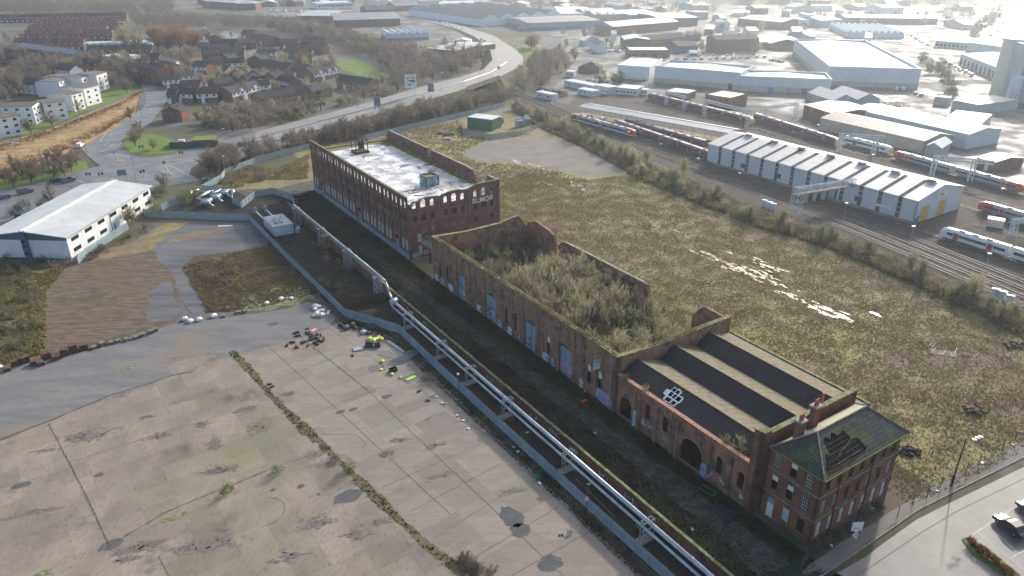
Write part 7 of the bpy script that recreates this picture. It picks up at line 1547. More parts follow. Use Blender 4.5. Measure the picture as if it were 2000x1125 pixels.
# ================================================================ SMALL THINGS IN THE YARD
def blockmesh(w, d, h, r):
    q = MB(); q.box(-w/2, -d/2, 0, w/2, d/2, h*.45); q.box(-w/2*.96, -d/2*.95, h*.46, w/2*.97, d/2*.95, h); return q
STB = mat('brown_brick_stack', (.13, .075, .055), (.08, .055, .045), scale=2, rough=.95); CBL = mat('old_concrete_block', (.19, .17, .145), (.12, .11, .09), scale=1.5, rough=.95)
rr = random.Random(33)
for k, (x, y, big) in enumerate([(62, 712, .8), (125, 668, 1.1), (200, 650, 1.5), (275, 665, 1.0), (320, 670, .9), (365, 620, 1.5), (445, 625, 1.0), (512, 590, 1.5), (578, 565, 1.7), (655, 545, 1.2), (735, 540, .6), (800, 515, .8), (870, 502, .6), (925, 488, .6), (990, 478, .6), (1065, 460, .6), (1115, 442, .7), (1180, 418, .7), (1215, 402, .7), (1750, 290, .5), (1860, 262, .5), (1910, 255, .5)]):
    dark = k < 10; q = blockmesh(1.5 * min(big, 1.1), 1.3, 1.0 * big, rr)
    one(q, 'brick_stack' if dark else 'concrete_block', ('dark brown stacked brick pallet edging the tarmac, %s from the left' if dark else 'pale mossy concrete block edging the tarmac, %s after the brown stacks') % ['first', 'second', 'third', 'fourth', 'fifth', 'sixth', 'seventh', 'eighth', 'ninth', 'tenth', 'eleventh', 'twelfth'][k if dark else k - 10], 'brick stack' if dark else 'concrete block', STB if dark else CBL, W(x / 4, 540 + (y + 22) / 4), rr.uniform(.2, .9), 'blocks edging the tarmac')
def bag(label, px, py, s, m_, n='rubble_bag', c='bag', seed=0):
    r = random.Random(seed); q = MB(); K = 8; rings = [(0, .8), (.35, 1.0), (.75, .95), (1.0, .55), (1.08, .1)]; vs = []
    for z, rad_ in rings:
        for i in range(K): t = 2*math.pi*(i+.5)/K; e = 1.15 if i % 2 else .95; vs.append((s*rad_*e*math.cos(t)*(1+r.uniform(-.12, .12)), s*rad_*e*math.sin(t)*(1+r.uniform(-.12, .12)), s*1.1*z*(1+r.uniform(-.06, .06))))
    q.add(vs, [(a*K+i, a*K+(i+1) % K, (a+1)*K+(i+1) % K, (a+1)*K+i) for a in range(len(rings)-1) for i in range(K)] + [tuple(range((len(rings)-1)*K, len(rings)*K))]); return one(q, n, label, c, m_, W(px, py), r.uniform(0, 3))
for k, (x, y, s) in enumerate([(362, 625, .7), (372, 629, .7), (390, 626, .7), (418, 619, .7), (1, 719, .6), (550, 586, .7), (521, 594, .6), (569, 584, .5)]): bag('white bulk rubble bag at the tarmac edge, %s' % ['first of the pair by the path end', 'second of the pair by the path end', 'third beside the dark sack', 'fourth with a blue side', 'at the very left edge', 'against the weeds near the fence', 'small one near the drain', 'small one nearest the fence rubble'][k], x, y, s, WHITE, seed=k)
for k in range(14): x = 612 + rr.uniform(0, 38); y = 602 + rr.uniform(-3, 16) + (x - 612) * .15; bag('crumpled white sheet or sack, part of the white dumped heap by the fence bend', x, y, rr.uniform(.35, .8), WHITE if k % 3 else CREAM, 'dumped_sack', 'sack', 60+k)['group'] = 'white dumped sacks'
for k in range(18): x = 660 + rr.uniform(0, 62); y = 632 + (x - 660) * .22 + rr.uniform(-5, 9); mt = [BLACK, RUST, CLADD, BOARD, BLACK][k % 5]; bag('dark dumped sack in the fly tipped heap along the fence', x, y, rr.uniform(.3, .75), mt, 'dumped_sack', 'sack', 90+k)['group'] = 'dark dumped sacks'
BLKP = [(105, 0), (402, 410), (315, 443), (327, 466), (400, 445), (425, 455), (440, 470), (450, 490), (430, 490), (415, 500), (470, 480), (480, 495), (465, 515), (475, 530), (510, 508), (480, 455), (283, 518), (243, 541), (365, 515), (375, 522), (405, 545), (318, 560), (405, 440), (460, 465), (445, 480)]
b0 = None
for k, (x, y) in enumerate(BLKP[1:]):
    px, py = 500 + x / 4, 540 + y / 4; lb = 'black rubber fence foot block in the scattered pile on the concrete'
    if b0 is None: q = MB(); q.box(-.45, -.2, 0, .45, .2, .16); q.box(-.38, -.15, .161, -.1, .15, .24); q.box(.1, -.15, .161, .38, .15, .24); b0 = one(q, 'fence_block', lb, 'rubber block', BLACK, W(px, py), .3, 'scattered black fence blocks')
    else: dup(b0, W(px, py) + Vector((0, 0, .05)), rr.uniform(0, 3), lb, scale=rr.uniform(1, 1.5))
for k, (x, y) in enumerate([(105, 845), (128, 865), (755, 620), (1345, 972), (1275, 900)]): dup(b0, W(500 + x/4, 540 + y/4) + Vector((0, 0, .06)), k, ['black fence block on the weed strip, upper', 'black fence block on the weed strip, lower', 'single black block on the slab by the drain joint', 'single black block near the litter by the fence', 'small black block on the slab joint by the fence panel'][k])
def cone(px, py, lb, lie=False):
    o = thing('traffic_cone', lb, 'traffic cone', W(px, py) + Vector((0, 0, .05))); q = MB(); q.tube((0, 0, .05), (0, 0, .95), .2, 12, 0, .04); q.build('cone', HV, o); q = MB(); q.tube((0, 0, .45), (0, 0, .65), .135, 12, 0, .10); q.build('band', WHITE, o); q = MB(); q.box(-.28, -.28, 0, .28, .28, .06); q.build('base', BLACK, o)
    if lie: o.rotation_euler = (math.pi/2, 0, .8); o.location.z += .2
cone(579, 676, 'upright orange traffic cone standing among the black blocks'); cone(633, 661, 'fallen red and white cone right of the black blocks', True); cone(627, 655, 'fallen red cone behind the white banded one', True)
q = MB(); q.box(-.9, -.6, 0, .9, .6, .05, 0); q.box(-.7, -.25, .051, .7, -.1, .055, 1); q.box(-.7, .15, .051, .7, .3, .055, 1); one(q, 'red_notice_board', 'red board with white bars lying flat beside the black blocks', 'board', [TM['red'], WHITE], W(613, 645) + Vector((0, 0, .05)), 1.0)
def panel(label, px, py, rz, w=3.4, h=2.0, z=.06, bars=14, extra=None):
    o = thing('mesh_barrier', label, 'fence panel', W(px, py) + Vector((0, 0, z)), rz); q = MB(); P_ = [(-w/2, -h/2, .04), (w/2, -h/2, .04), (w/2, h/2, .04), (-w/2, h/2, .04), (-w/2, -h/2, .04)]; q.path(P_, .035, 6); q.build('frame', STEEL, o)
    q = MB()
    for i in range(1, bars): x = -w/2 + w*i/bars; q.bar((x, -h/2, .04), (x, h/2, .04), .018)
    for i in range(1, 5): y = -h/2 + h*i/5; q.bar((-w/2, y, .04), (w/2, y, .04), .018)
    q.build('mesh', STEEL, o)
    if extra: q = MB(); q.box(-w*.35, -.35, .06, w*.35, .4, .08); q.build('banner', extra, o)
LIME = mat('lime_banner', (.30, .55, .05), rough=.6)
panel('steel fence panel lying flat with a bright lime banner', 803, 739, .75, 3.2, 2.2, .06, 14, LIME); panel('empty looking fence panel lying flat left of the lime banner one', 737, 720, .3, 3.0, 2.2, .06, 8); panel('fence panel leaning out of the weeds beyond the lime banner', 812, 716, .3, 3.6, 2.0, .1, 10)
for k in range(6): panel('steel fence panel in the tangled pile of panels, %s layer' % ['lowest', 'second', 'third', 'fourth', 'fifth', 'topmost'][k], 775 + k * 4.5, 708 - k * 2.2, .3 + k * .13, 3.4, 2.0, .1 + k * .09, 18)
panel('fence panel lying between the timber pile and the panel heap', 754, 692, -.5, 3.4, 2.0, .08, 16)
q = MB()
for i in range(5): q.box(-3.2, -.3+i*.14, 0, 3.2, -.2+i*.14, .14)
one(q, 'scaffold_boards', 'bundle of long grey boards lying beside the fence panels', 'boards', BOARD, W(772, 677) + Vector((0, 0, .06)), -1.0 + .15)
q = MB(); q.box(-1.0, -.7, 0, 1.0, .7, .22); one(q, 'flat_crate', 'flat grey crate lid alone on the slab', 'crate', STEEL, W(699, 683) + Vector((0, 0, .05)), .3)
LM = mat('lime_hi_vis_plastic', (.55, .62, .06), rough=.5)
for k, (px, py, s) in enumerate([(722, 664, .6), (729, 667, .7), (736, 664, .5), (740, 661, .55), (745, 664, .5), (747, 707, .45), (744, 723, .3), (766, 732, .4), (782, 738, .3), (771, 722, .3)]): bag('lime yellow plastic sack, %s' % ['rear left in the pile of yellow sacks', 'largest in the pile of yellow sacks', 'middle of the pile of yellow sacks', 'right hand pair, left', 'right hand pair, right', 'alone beside the tangled panels', 'scrap inside the empty panel', 'on the corner of the black box', 'scrap below the panel heap', 'scrap on top of the black box'][k], px, py, s, LM, 'yellow_sack', 'sack', 200+k)
for k, (px, py, w, lb) in enumerate([(721, 677, 1.7, 'dark blue open crate in front of the yellow sacks'), (737, 677, 1.3, 'brown low crate right of the dark blue one'), (768, 725, 1.5, 'black box with a yellow sack at the end of the panel heap'), (727, 640, 2.2, 'blue-grey tipped board box against the palisade'), (694, 622, 1.2, 'black wheelie bin shape against the palisade')]):
    q = MB(); q.box(-w/2, -.5, 0, w/2, -.45, .7); q.box(-w/2, .45, 0, w/2, .5, .7); q.box(-w/2, -.449, 0, -w/2+.05, .449, .7); q.box(w/2-.05, -.449, 0, w/2, .449, .7); q.box(-w/2, -.45, 0, w/2, .45, .2); one(q, 'crate', lb, 'crate', [mat('crate_%d' % k, [(.02, .035, .06), (.08, .05, .03), (.02, .02, .02), (.06, .10, .13), (.01, .01, .012)][k], rough=.6)], W(px, py) + Vector((0, 0, .06)), .3*k)
o = thing('green_bin', 'bright green litter bin standing by the palisade fence', 'bin', W(1051, 933)); q = MB(); q.tube((0, 0, 0), (0, 0, 1.0), .38, 12, 0, .48, cap=False); q.tube((0, 0, .03), (0, 0, .04), .36, 12); q.build('tub', mat('bright_green_plastic', (.02, .22, .09), rough=.5), o); q = MB(); q.tube((0, 0, 1.0), (0, 0, 1.06), .5, 12, 0, .5, cap=False); q.build('rim', bpy.data.materials['bright_green_plastic'], o)
for k, (px, py) in enumerate([(864, 788), (872, 789), (1054, 945), (1003, 874), (1012, 883), (893, 812), (905, 822), (1672, 1052), (1624, 1067), (1830, 960), (1918, 905), (1978, 870), (985, 829), (1030, 846), (1142, 765), (1162, 847), (1408, 924), (1352, 1035), (915, 838), (853, 776)]):
    q = MB(); q.prism(blobpts((0, 0), .32, .2, 0, random.Random(k), 7, .3), 0, .14); one(q, 'litter', 'piece of pale litter, number %d of the scattered scraps from the left' % (k+1), 'litter', [WHITE, BOARD][k % 2], W(px, py) + Vector((0, 0, .06)), k)
q = MB(); q.box(-.5, -.3, 0, .5, .3, .25); one(q, 'orange_debris', 'orange-red scrap lying in the dark yard by the ruin', 'scrap', HV, W(1141, 784), .5)
q = MB(); q.box(-1.9, -.9, .05, 1.9, .9, .12, 0); q.box(-1.9, -.95, .0, 1.9, -.85, .25, 1); q.box(-1.9, .85, .0, 1.9, .95, .3, 1); one(q, 'dumped_door', 'dark blue flat door leaf lying in the yard before the office', 'door leaf', [mat('navy_paint', (.012, .018, .03), rough=.5), CLADD], W(1412, 1000), -.75)
o = thing('bed_frame', 'thin bare steel bed frame dumped by the arched cart entrance', 'bed frame', W(1381, 960), -.8); q = MB(); q.path([(-1.3, -.6, .3), (1.3, -.6, .3), (1.3, .6, .3), (-1.3, .6, .3), (-1.3, -.6, .3)], .03, 5); q.build('frame', STEEL, o)
o = thing('collapsed_frame', 'white collapsed frame of bars round a grey mesh sheet in the rough field', 'metal frame', W(1842, 690), -.35)
q = MB(); q.box(-2.6, -1.2, .05, 2.6, 1.2, .12); q.build('mesh_sheet', WOODG, o); q = MB()
for a, b in (((-4.5, 4.4), (-.8, 4.0)), ((-3.3, 3.8), (-2.8, 1.6)), ((-2.8, 1.6), (-1.8, 3.4)), ((-.9, 4.0), (-2.2, 1.4)), ((-2.6, -1.2), (-1.4, 1.2)), ((-.3, -1.2), (.6, 1.2)), ((1.6, -1.4), (3.0, 2.9)), ((5.0, 5.4), (6.0, 2.4)), ((-3.8, -2.4), (-3.6, -1.0)), ((2.0, -2.2), (3.2, -1.8)), ((3.6, .8), (5.0, .6))): q.bar((a[0], a[1], .2), (b[0], b[1], .3), .12)
q.build('bars', BOARDP, o)
for k, (px, py, s) in enumerate([(1985, 678, 2.6), (1905, 803, 2.2), (1772, 884, 1.6), (876, 264, 2.2), (862, 262, 1.8), (873, 272, 1.5)]):
    q = MB(); r_ = random.Random(k)
    for i in range(26): q.box(-r_.uniform(.2, .9), -r_.uniform(.1, .4), 0, r_.uniform(.2, .9), r_.uniform(.1, .3), r_.uniform(.1, .5), 0, Matrix.Translation((r_.gauss(0, s*.5), r_.gauss(0, s*.25), r_.uniform(0, .4))) @ Matrix.Rotation(r_.uniform(0, 3), 4, 'Z') @ Matrix.Rotation(r_.uniform(-.4, .4), 4, 'X'))
    one(q, 'rubble_heap', ['dark tangled heap at the right edge of the rough field', 'dark tangled heap in the field above the car park', 'dark tarpaulin heap against the office east wall', 'rusty scrap heap in the field behind the mill', 'dark timber scrap behind the mill', 'pale boards lying behind the mill'][k], 'heap', [SOILD, SOILD, CINDER, RUST, RUST, BOARD][k], W(px, py), 0)
cf_ = thing('post_and_wire_fence', 'thin dark green post and wire fence along the gravel verge', 'fence', W(1752, 1010)); q = MB(); q0 = W(1752, 1010); P_ = [W(*p) - q0 for p in [(1752, 1010), (1782, 985), (1810, 970), (1836, 953), (1863, 938), (1886, 923), (1911, 907), (1934, 895), (1957, 878), (1980, 865), (2010, 850), (2050, 830)]]
mat('dark_green_steel', (.01, .04, .03), rough=.5)
for p in P_: q = MB(); q.bar(p, p + Vector((0, 0, 2.4)), .09); q.build('post', bpy.data.materials['dark_green_steel'], cf_)
q = MB()
for a, b in zip(P_, P_[1:]):
    for z in (.2, .8, 1.4, 2.0, 2.35): q.bar(a + Vector((0, 0, z)), b + Vector((0, 0, z)), .012)
q.build('wires', bpy.data.materials['dark_green_steel'], cf_)
palisade('mesh_gate', 'green mesh gate and fence at the foot of the office corner', [W(1500, 1140), W(1560, 1118), W(1578, 1092), W(1602, 1078)], 2.2, .35, bpy.data.materials['dark_green_steel'])
o = thing('swing_barrier', 'green swing barrier across the track beside the mill', 'barrier', W(548, 384), .3); q = MB()
for x in (0, 7.5): q.bar((x, 0, 0), (x, 0, 1.4), .18)
q.bar((0, 0, 1.3), (7.5, 0, 1.3), .12); q.bar((0, 0, .6), (7.5, 0, .6), .1); q.bar((0, 0, .6), (3, 0, 1.3), .08); q.build('bars', mat('barrier_green', (.02, .12, .08)), o)
q = MB(); q.box(-2.2, -.5, 0, 2.2, .5, .12); one(q, 'metal_sheet', 'bright metal sheet lying on the old tarmac', 'metal sheet', CLADW, W(440, 442) + Vector((0, 0, .05)), .1)
o = thing('lattice_screen', 'low grey mesh screen lying beside the twin pipeline', 'mesh screen', W(868, 690), 0); a_ = W(866, 692) - o.location; b_ = W(898, 722) - o.location; q = MB()
for z in (0, .8, 1.6): q.bar(a_ + Vector((0, 0, z)), b_ + Vector((0, 0, z)), .06)
for i in range(22): c = a_.lerp(b_, i / 21); q.bar(c, c + Vector((0, 0, 1.6)), .035)
q.build('mesh', WOODG, o)
# ================================================================ PLANTS
o = thing('walled_garden_store', 'low dark walled enclosure with green flat roof on the junction corner', 'store', W(332, 290), .15)
q = MB(); q.box(0, 0, 0, 20, .3, 2.6); q.box(0, .3, 0, .3, 9, 2.4); q.box(19.7, .3, 0, 20, 9, 2.4); q.box(9, 1, 0, 18, 8, 2.8); q.build('wall', CLADD, o); q = MB(); q.box(8.8, .8, 2.803, 18.2, 8.2, 2.95); q.build('roof', MOSSG, o); q = MB(); q.box(2.5, 4, 0, 5, 6, 2.4); q.build('cabinet', CLADW, o)
def twigs(r, h, rx, z0, nmain, nsub, tips, w, trunk=True):
    """limbs reach from the trunk to an uneven envelope, twigs grow along the limbs: (limb MB, crown MB)"""
    T = MB(); C = MB(); zc = (z0 + 1) / 2 * h; rz = (1 - z0) / 2 * h; lob = [(r.uniform(0, 6.3), r.uniform(-1, 1), r.uniform(.7, 1.15)) for _ in range(5)]
    def env(a, c):
        k = 1.0
        for la, lc, lk in lob:
            q = math.cos(a - la) * .5 + (1 - abs(c - lc)) * .5
            if q > .55: k *= 1 + (lk - 1) * (q - .55) * 2.2
        s_ = math.sqrt(max(0, 1 - c*c)); return Vector((rx * k * s_ * math.cos(a), rx * k * s_ * math.sin(a), zc + rz * c * k))
    top = Vector((r.uniform(-.06, .06) * h, r.uniform(-.06, .06) * h, h * .8))
    if trunk: T.tube((0, 0, 0), top * .5, h * .02, 6, 0, h * .013, cap=False); T.tube(top * .5, top, h * .013, 5, 0, h * .004, cap=False)
    lines = []
    for k in range(nmain):
        a = r.uniform(0, 6.3); c = r.uniform(-.75, 1); E = env(a, c) ; E = Vector((0, 0, zc)) + (E - Vector((0, 0, zc))) * r.uniform(.7, 1.02)
        st = top * max(.05, min(.9, (E.z / h) * r.uniform(.3, .6))) if trunk else Vector((r.gauss(0, rx * .22), r.gauss(0, rx * .22), 0)); mid = st.lerp(E, .5) + Vector((0, 0, h * .04))
        T.tube(st, mid, h * .006, 4, 0, h * .004, cap=False); T.tube(mid, E, h * .004, 3, 0, h * .0015, cap=False); lines += [(mid, E), (st.lerp(mid, .6), mid)]
        for q in range(nsub):
            b = mid.lerp(E, r.uniform(-.3, .8)); e = E + Vector((r.gauss(0, rx * .22), r.gauss(0, rx * .22), r.gauss(0, rz * .2))); lines.append((b, e))
            T.tube(b, e, h * .0025, 3, 0, h * .001, cap=False)
    for k in range(tips):
        p, q = r.choice(lines); a = p.lerp(q, r.random()); d = (q - p).normalized() + Vector((r.gauss(0, .5), r.gauss(0, .5), r.gauss(.25, .4))); d.normalize(); l = h * r.uniform(.04, .12); s = Matrix.Rotation(r.uniform(0, 6.3), 3, d) @ d.orthogonal().normalized() * w
        C.add([a - s, a + s, a + d * l], [(0, 1, 2)])
    return T, C
def treeproto(name, label, seed, h, rx, z0, nmain, nsub, tips, w, m_, cat='tree', cn='crown'):
    r = random.Random(seed); T, C = twigs(r, h, rx, z0, nmain, nsub, tips, w, cat == 'tree')
    o = thing(name, label, cat); T.build('trunk' if cat == 'tree' else 'stem', BARK, o); C.build(cn, m_, o); return o
def leafy(name, label, seed, h, rx, n, m_, shape='round', size=.3, cat='tree'):
    r = random.Random(seed); o = thing(name, label, cat); T = MB(); T.tube((0,0,0), (0,0,h*.7), h*.03, 6, 0, h*.01, cap=False); C = MB()
    lumps = []
    for k in range(16):
        z = r.uniform(.2, .95); 
        rr_ = rx * (1 - z * .85 if shape == 'cone' else math.sqrt(max(.05, 1 - (2*z-1)**2))); a = r.uniform(0, 6.3); lumps.append((rr_*.6*math.cos(a), rr_*.6*math.sin(a), z*h, rx * r.uniform(.28, .5) * (1.1 - z * .7 if shape == 'cone' else 1)))
    for k in range(n):
        lx, ly, lz, lr = r.choice(lumps); v = Vector((r.gauss(0, 1), r.gauss(0, 1), r.gauss(0, .8))).normalized() * lr * r.uniform(.6, 1.05); c = Vector((lx, ly, lz)) + v
        if c.z < h*.04: c.z = h*.04 + r.random()*.3
        n1 = Vector((r.gauss(0,1), r.gauss(0,1), r.gauss(0,1))).normalized(); n2 = n1.orthogonal().normalized() * size * r.uniform(.5, 1.2); n1 = n1 * size * r.uniform(.5, 1.2); C.add([c-n1*.5, c+n2*.4, c+n1*.6], [(0,1,2)])
    T.build('trunk' if cat == 'tree' else 'stem', BARK, o); C.build('crown' if cat == 'tree' else 'foliage', m_, o); return o
BT = [treeproto('bare_tree', 'x', 10 + k, 9.0, 2.7 + .25 * k, .14, 30, 4, 4200, .030, TWIG) for k in range(4)]
BR = [treeproto('ginger_tree', 'x', 30 + k, 14.0, 6.0, .12, 40, 5, 7000, .055, TWIGR) for k in range(2)]
BP = [treeproto('pale_bare_tree', 'x', 40 + k, 8.0, 2.6, .1, 30, 4, 3800, .030, TWIGP) for k in range(2)]
SH = [treeproto('bare_shrub', 'x', 50 + k, 3.2, 1.9, -.15, 26, 3, 2400, .022, [TWIG, TWIGP, TWIGG][k], 'shrub', 'twigs') for k in range(3)]
WIL = [treeproto('willow_scrub', 'x', 60 + k, 6.0, 2.2, -.1, 44, 4, 5200, .024, [TWIGP, TWIGG, TWIG][k]) for k in range(3)]
EV = [leafy('conifer', 'x', 70, 10, 3.2, 2600, EVER, 'cone', .42), leafy('evergreen_tree', 'x', 71, 8, 3.6, 2600, EVER, 'round', .42), leafy('green_bush', 'x', 72, 3.2, 2.2, 1500, EVERL, 'round', .25, 'bush'), leafy('dark_bush', 'x', 73, 2.4, 1.9, 1300, EVER, 'round', .22, 'bush')]
ALLP = BT + BR + BP + SH + WIL + EV; free = set(p.name for p in ALLP)
def plant(p, loc, s=1.0, label=None, group=None, r=R):
    sc_ = (s * r.uniform(.85, 1.2), s * r.uniform(.85, 1.2), s * r.uniform(.85, 1.15))
    if p.name in free: free.discard(p.name); o = p; o.location = loc; o.rotation_euler = (0, 0, r.uniform(0, 6.3)); o.scale = sc_; o['label'] = label; 
    else: o = dup(p, loc, r.uniform(0, 6.3), label, None, sc_)
    if group: o['group'] = group
    return o
def farwood(P, n, seed, m_, h=(9, 14)):
    r = random.Random(seed); C = MB()
    for x, y in scatter([(q.x, q.y) for q in P], n, r):
        hh = r.uniform(*h); rx = hh * .42
        for k in range(70):
            v = Vector((r.gauss(0, 1), r.gauss(0, 1), r.gauss(0, 1))).normalized() * r.uniform(.4, 1); c = Vector((x + v.x*rx, y + v.y*rx, hh*.6 + v.z*hh*.4)); a = Vector((r.gauss(0, 1), r.gauss(0, 1), r.gauss(0, 1.6))).normalized(); b = a.orthogonal().normalized() * .2
            C.add([c - b, c + b, c + a * 2.6], [(0, 1, 2)])
    o = C.build('far_wood', m_); tag(o, None, None, None, 'stuff'); return o
def grove(P, n, protos, h, label, base, seed, z=0, mind=0, zf=None):
    if protos is None: return farwood(P, n * 4, seed, TWIG, h)
    r = random.Random(seed); pts = scatter([(q.x, q.y) for q in P], n, r, mind)
    for x, y in pts:
        if 'retail park' in label and any((x-c[0])**2 + (y-c[1])**2 < c[2]**2 for c in BLC): continue
        p = r.choice(protos); zz = zf(x, y) if zf else z; plant(p, (x, y, zz), r.uniform(*h) / base, label, label.split(',')[0] + 's' if False else 'plants of the ' + label.split(' in the ')[-1].split(' of the ')[-1] if ' in the ' in label or ' of the ' in label else label, r)
# belts and woods
farwood(PX((755, 175), (800, 165), (895, 142), (940, 126), (948, 112), (895, 104), (830, 112), (780, 102), (715, 88), (640, 68), (560, 55), (530, 62), (600, 82), (680, 102), (735, 118), (765, 150)), 260, 41, TWIG, (7, 11)); farwood(PX((400, 252), (470, 256), (560, 236), (620, 218), (600, 212), (500, 218), (440, 220)), 60, 42, TWIG, (4, 6)); farwood(PX((0, 192), (50, 135), (160, 132), (170, 144), (105, 155), (30, 198)), 70, 43, TWIG, (7, 10)); farwood(PX((400, 328), (430, 312), (600, 276), (800, 228), (985, 182), (1005, 188), (850, 234), (640, 278), (440, 335)), 110, 44, TWIG, (4, 7))
grove(PX((380, 70), (420, 90), (470, 120), (520, 140), (560, 120), (520, 100), (480, 80), (430, 66)), 22, BT + SH, (4, 6), 'bare tree in the gardens of the upper estate', 9, 71, mind=5)
grove(PX((285, 130), (360, 120), (400, 130), (372, 150), (330, 160)), 20, BT + SH, (5, 9), 'bare tree in the gardens left of the close', 9, 72, mind=4)
grove(PX((160, 120), (235, 118), (290, 120), (290, 150), (262, 148), (205, 140), (165, 150)), 20, BT + BP, (7, 11), 'bare tree in the belt behind the white flats', 9, 73, mind=4)
grove(PX((395, 340), (430, 312), (500, 303), (600, 278), (700, 256), (800, 228), (900, 205), (985, 180), (1005, 190), (960, 214), (850, 238), (750, 262), (640, 282), (600, 290), (520, 312), (440, 340)), 105, BT + BT + SH, (6.5, 9.5), 'bare winter tree in the dense belt between the main road and the palisade', 9, 1, mind=2.2)
grove(PX((760, 190), (800, 172), (900, 147), (942, 130), (950, 112), (895, 100), (830, 110), (780, 100), (715, 85), (640, 66), (560, 52), (520, 60), (600, 80), (680, 100), (730, 115), (760, 145), (745, 165)), 120, BT + BP[:1] + SH[:1], (9, 13), 'tall bare tree in the brown wood beyond the estate green', 9, 2, mind=4)
grove(PX((560, 190), (650, 210), (735, 196), (760, 185), (745, 165), (725, 160), (720, 180), (650, 200), (600, 205)), 26, BT + SH + BP, (4, 7), 'bare tree in the strip between the houses and the main road', 9, 3)
grove(PX((400, 250), (470, 262), (560, 240), (620, 222), (600, 210), (500, 215), (440, 215), (380, 235)), 60, BT + SH + BP, (4, 8), 'bare tree in the thicket above the main road and below the estate', 9, 4, mind=3)
grove(PX((1008, 186), (1000, 160), (1030, 128), (1055, 116), (1105, 112), (1125, 120), (1100, 145), (1050, 178), (1030, 190)), 42, BT, (8, 11), 'bare tree in the wedge of wood between road bridge and railway', 9, 5, mind=3.5)
grove(PX((0, 190), (20, 150), (50, 132), (100, 128), (160, 134), (165, 142), (105, 152), (60, 170), (30, 195), (0, 215)), 44, BT + BP[:1], (8, 13), 'bare tree in the wood left of the white flats', 9, 6, mind=4)
grove(PX((-60, 120), (0, 118), (20, 140), (0, 200), (-60, 220)), 14, BT, (8, 12), 'bare tree in the clump cut by the left edge', 9, 66, mind=4)
grove(PX((205, 150), (235, 130), (262, 138), (275, 165), (245, 185), (215, 180)), 20, BT, (8, 12), 'purplish bare tree in the clump right of the tallest white flats', 9, 7, mind=4)
grove(PX((300, 100), (330, 88), (392, 84), (398, 100), (340, 108)), 9, BR, (15, 19), 'huge ginger brown tree in the group over the upper estate', 14, 8, mind=11)
grove(PX((235, 92), (275, 92), (275, 102), (235, 102)), 3, BP, (17, 20), 'very tall pale bare tree in the trio beside the red terraces', 8, 9, mind=8)
grove(PX((320, 125), (360, 118), (375, 132), (345, 140)), 8, BT, (9, 13), 'bare tree in the group screening the orange walled house', 9, 10, mind=4)
grove(PX((395, 60), (520, 62), (640, 66), (560, 50), (440, 44), (330, 44), (250, 44), (280, 60), (330, 62)), 60, None, (9, 14), 'hazy bare tree in the wood above the upper estate', 9, 11, mind=5)
grove(PX((0, 34), (330, 40), (340, 22), (250, 24), (0, 18)), 55, None, (11, 15), 'hazy bare tree in the long wood over the farthest terraces', 9, 12, mind=6)
grove(PX((330, 160), (480, 150), (600, 160), (640, 190), (560, 175), (470, 190), (400, 165)), 40, SH + BP, (2, 4), 'garden shrub in the gaps between the estate houses', 3.2, 13)
grove(PX((530, 120), (600, 128), (660, 128), (640, 150), (600, 145), (540, 135)), 22, BT + BP, (6, 9), 'bare tree in the screen above the buff brick pairs', 9, 14, mind=3)
grove(PX((0, 90), (30, 85), (60, 112), (0, 118)), 10, BT, (7, 10), 'bare tree in the gardens at the far left', 9, 15, mind=4)
grove(PX((1400, 18), (1640, 20), (1830, 24), (1870, 8), (1640, 0), (1400, 0)), 70, None, (12, 17), 'tall hazy bare tree in the park belt at the top right', 9, 16, mind=6)
grove(PX((990, 22), (1400, 34), (1400, 20), (1200, 10), (900, 6)), 34, None, (9, 13), 'hazy bare tree in the far city belt at the top centre', 9, 17, mind=6)
grove(PX((1000, 84), (1130, 104), (1330, 112), (1580, 108), (1620, 62), (1850, 70), (1850, 34), (1300, 26), (1000, 30)), 95, BT + BP, (8, 12), 'bare street tree in the retail park', 9, 18, mind=6)
grove(PX((1018, 104), (1050, 102), (1055, 92), (1020, 92)), 3, BR, (10, 13), 'ginger tree in the green by the roundabout', 14, 19, mind=6)
grove(PX((1790, 110), (1835, 130), (1870, 190), (1850, 200), (1820, 165), (1795, 130)), 20, EV[1:2], (7, 9), 'dark evergreen in the row splitting the bright yards at the right', 8, 20, mind=4)
grove(PX((1670, 220), (1770, 212), (1755, 225), (1690, 228)), 12, [EV[3]] + SH[2:], (2.5, 4), 'dark bush in the hedge under the giant warehouse', 2.4, 21, mind=3)
grove(PX((1165, 158), (1215, 158), (1215, 164), (1170, 164)), 7, EV[1:2], (5, 7), 'green conifer bush in the clump beside the small white unit', 8, 22, mind=2.5)
grove(PX((1900, 90), (1918, 66), (1960, 30), (1950, 24), (1900, 60), (1880, 88)), 26, EV[1:2] + BT[:1], (7, 10), 'hazy tree in the row along the left side of the motorway', 8, 23, mind=5)
grove(PX((1990, 100), (2050, 40), (2120, 40), (2120, 110)), 20, EV[1:2] + BT[:1], (7, 10), 'hazy tree in the clump right of the motorway', 8, 24, mind=5)
grove(PX((1000, 212), (1045, 222), (1125, 258), (1250, 322), (1400, 388), (1480, 420), (1560, 446), (1700, 495), (1800, 540), (1900, 582), (2050, 648), (2150, 700), (2050, 668), (1900, 604), (1800, 562), (1700, 514), (1560, 462), (1480, 440), (1400, 408), (1250, 345), (1125, 276), (1030, 236)), 300, SH + SH + WIL[:2], (2.0, 4.2), 'scrubby shrub in the hedge line between rough field and railway', 3.6, 25)
for k, (px, py, h, lb) in enumerate([(1330, 350, 8, 'pale rounded bare tree at the railway edge near the purple train nose'), (1262, 318, 7, 'slim bare tree at the railway edge left of the rounded one'), (1035, 222, 6, 'bare tree at the head of the railway hedge')]): plant(BP[k % 2], W(px, py), h / 8, lb)
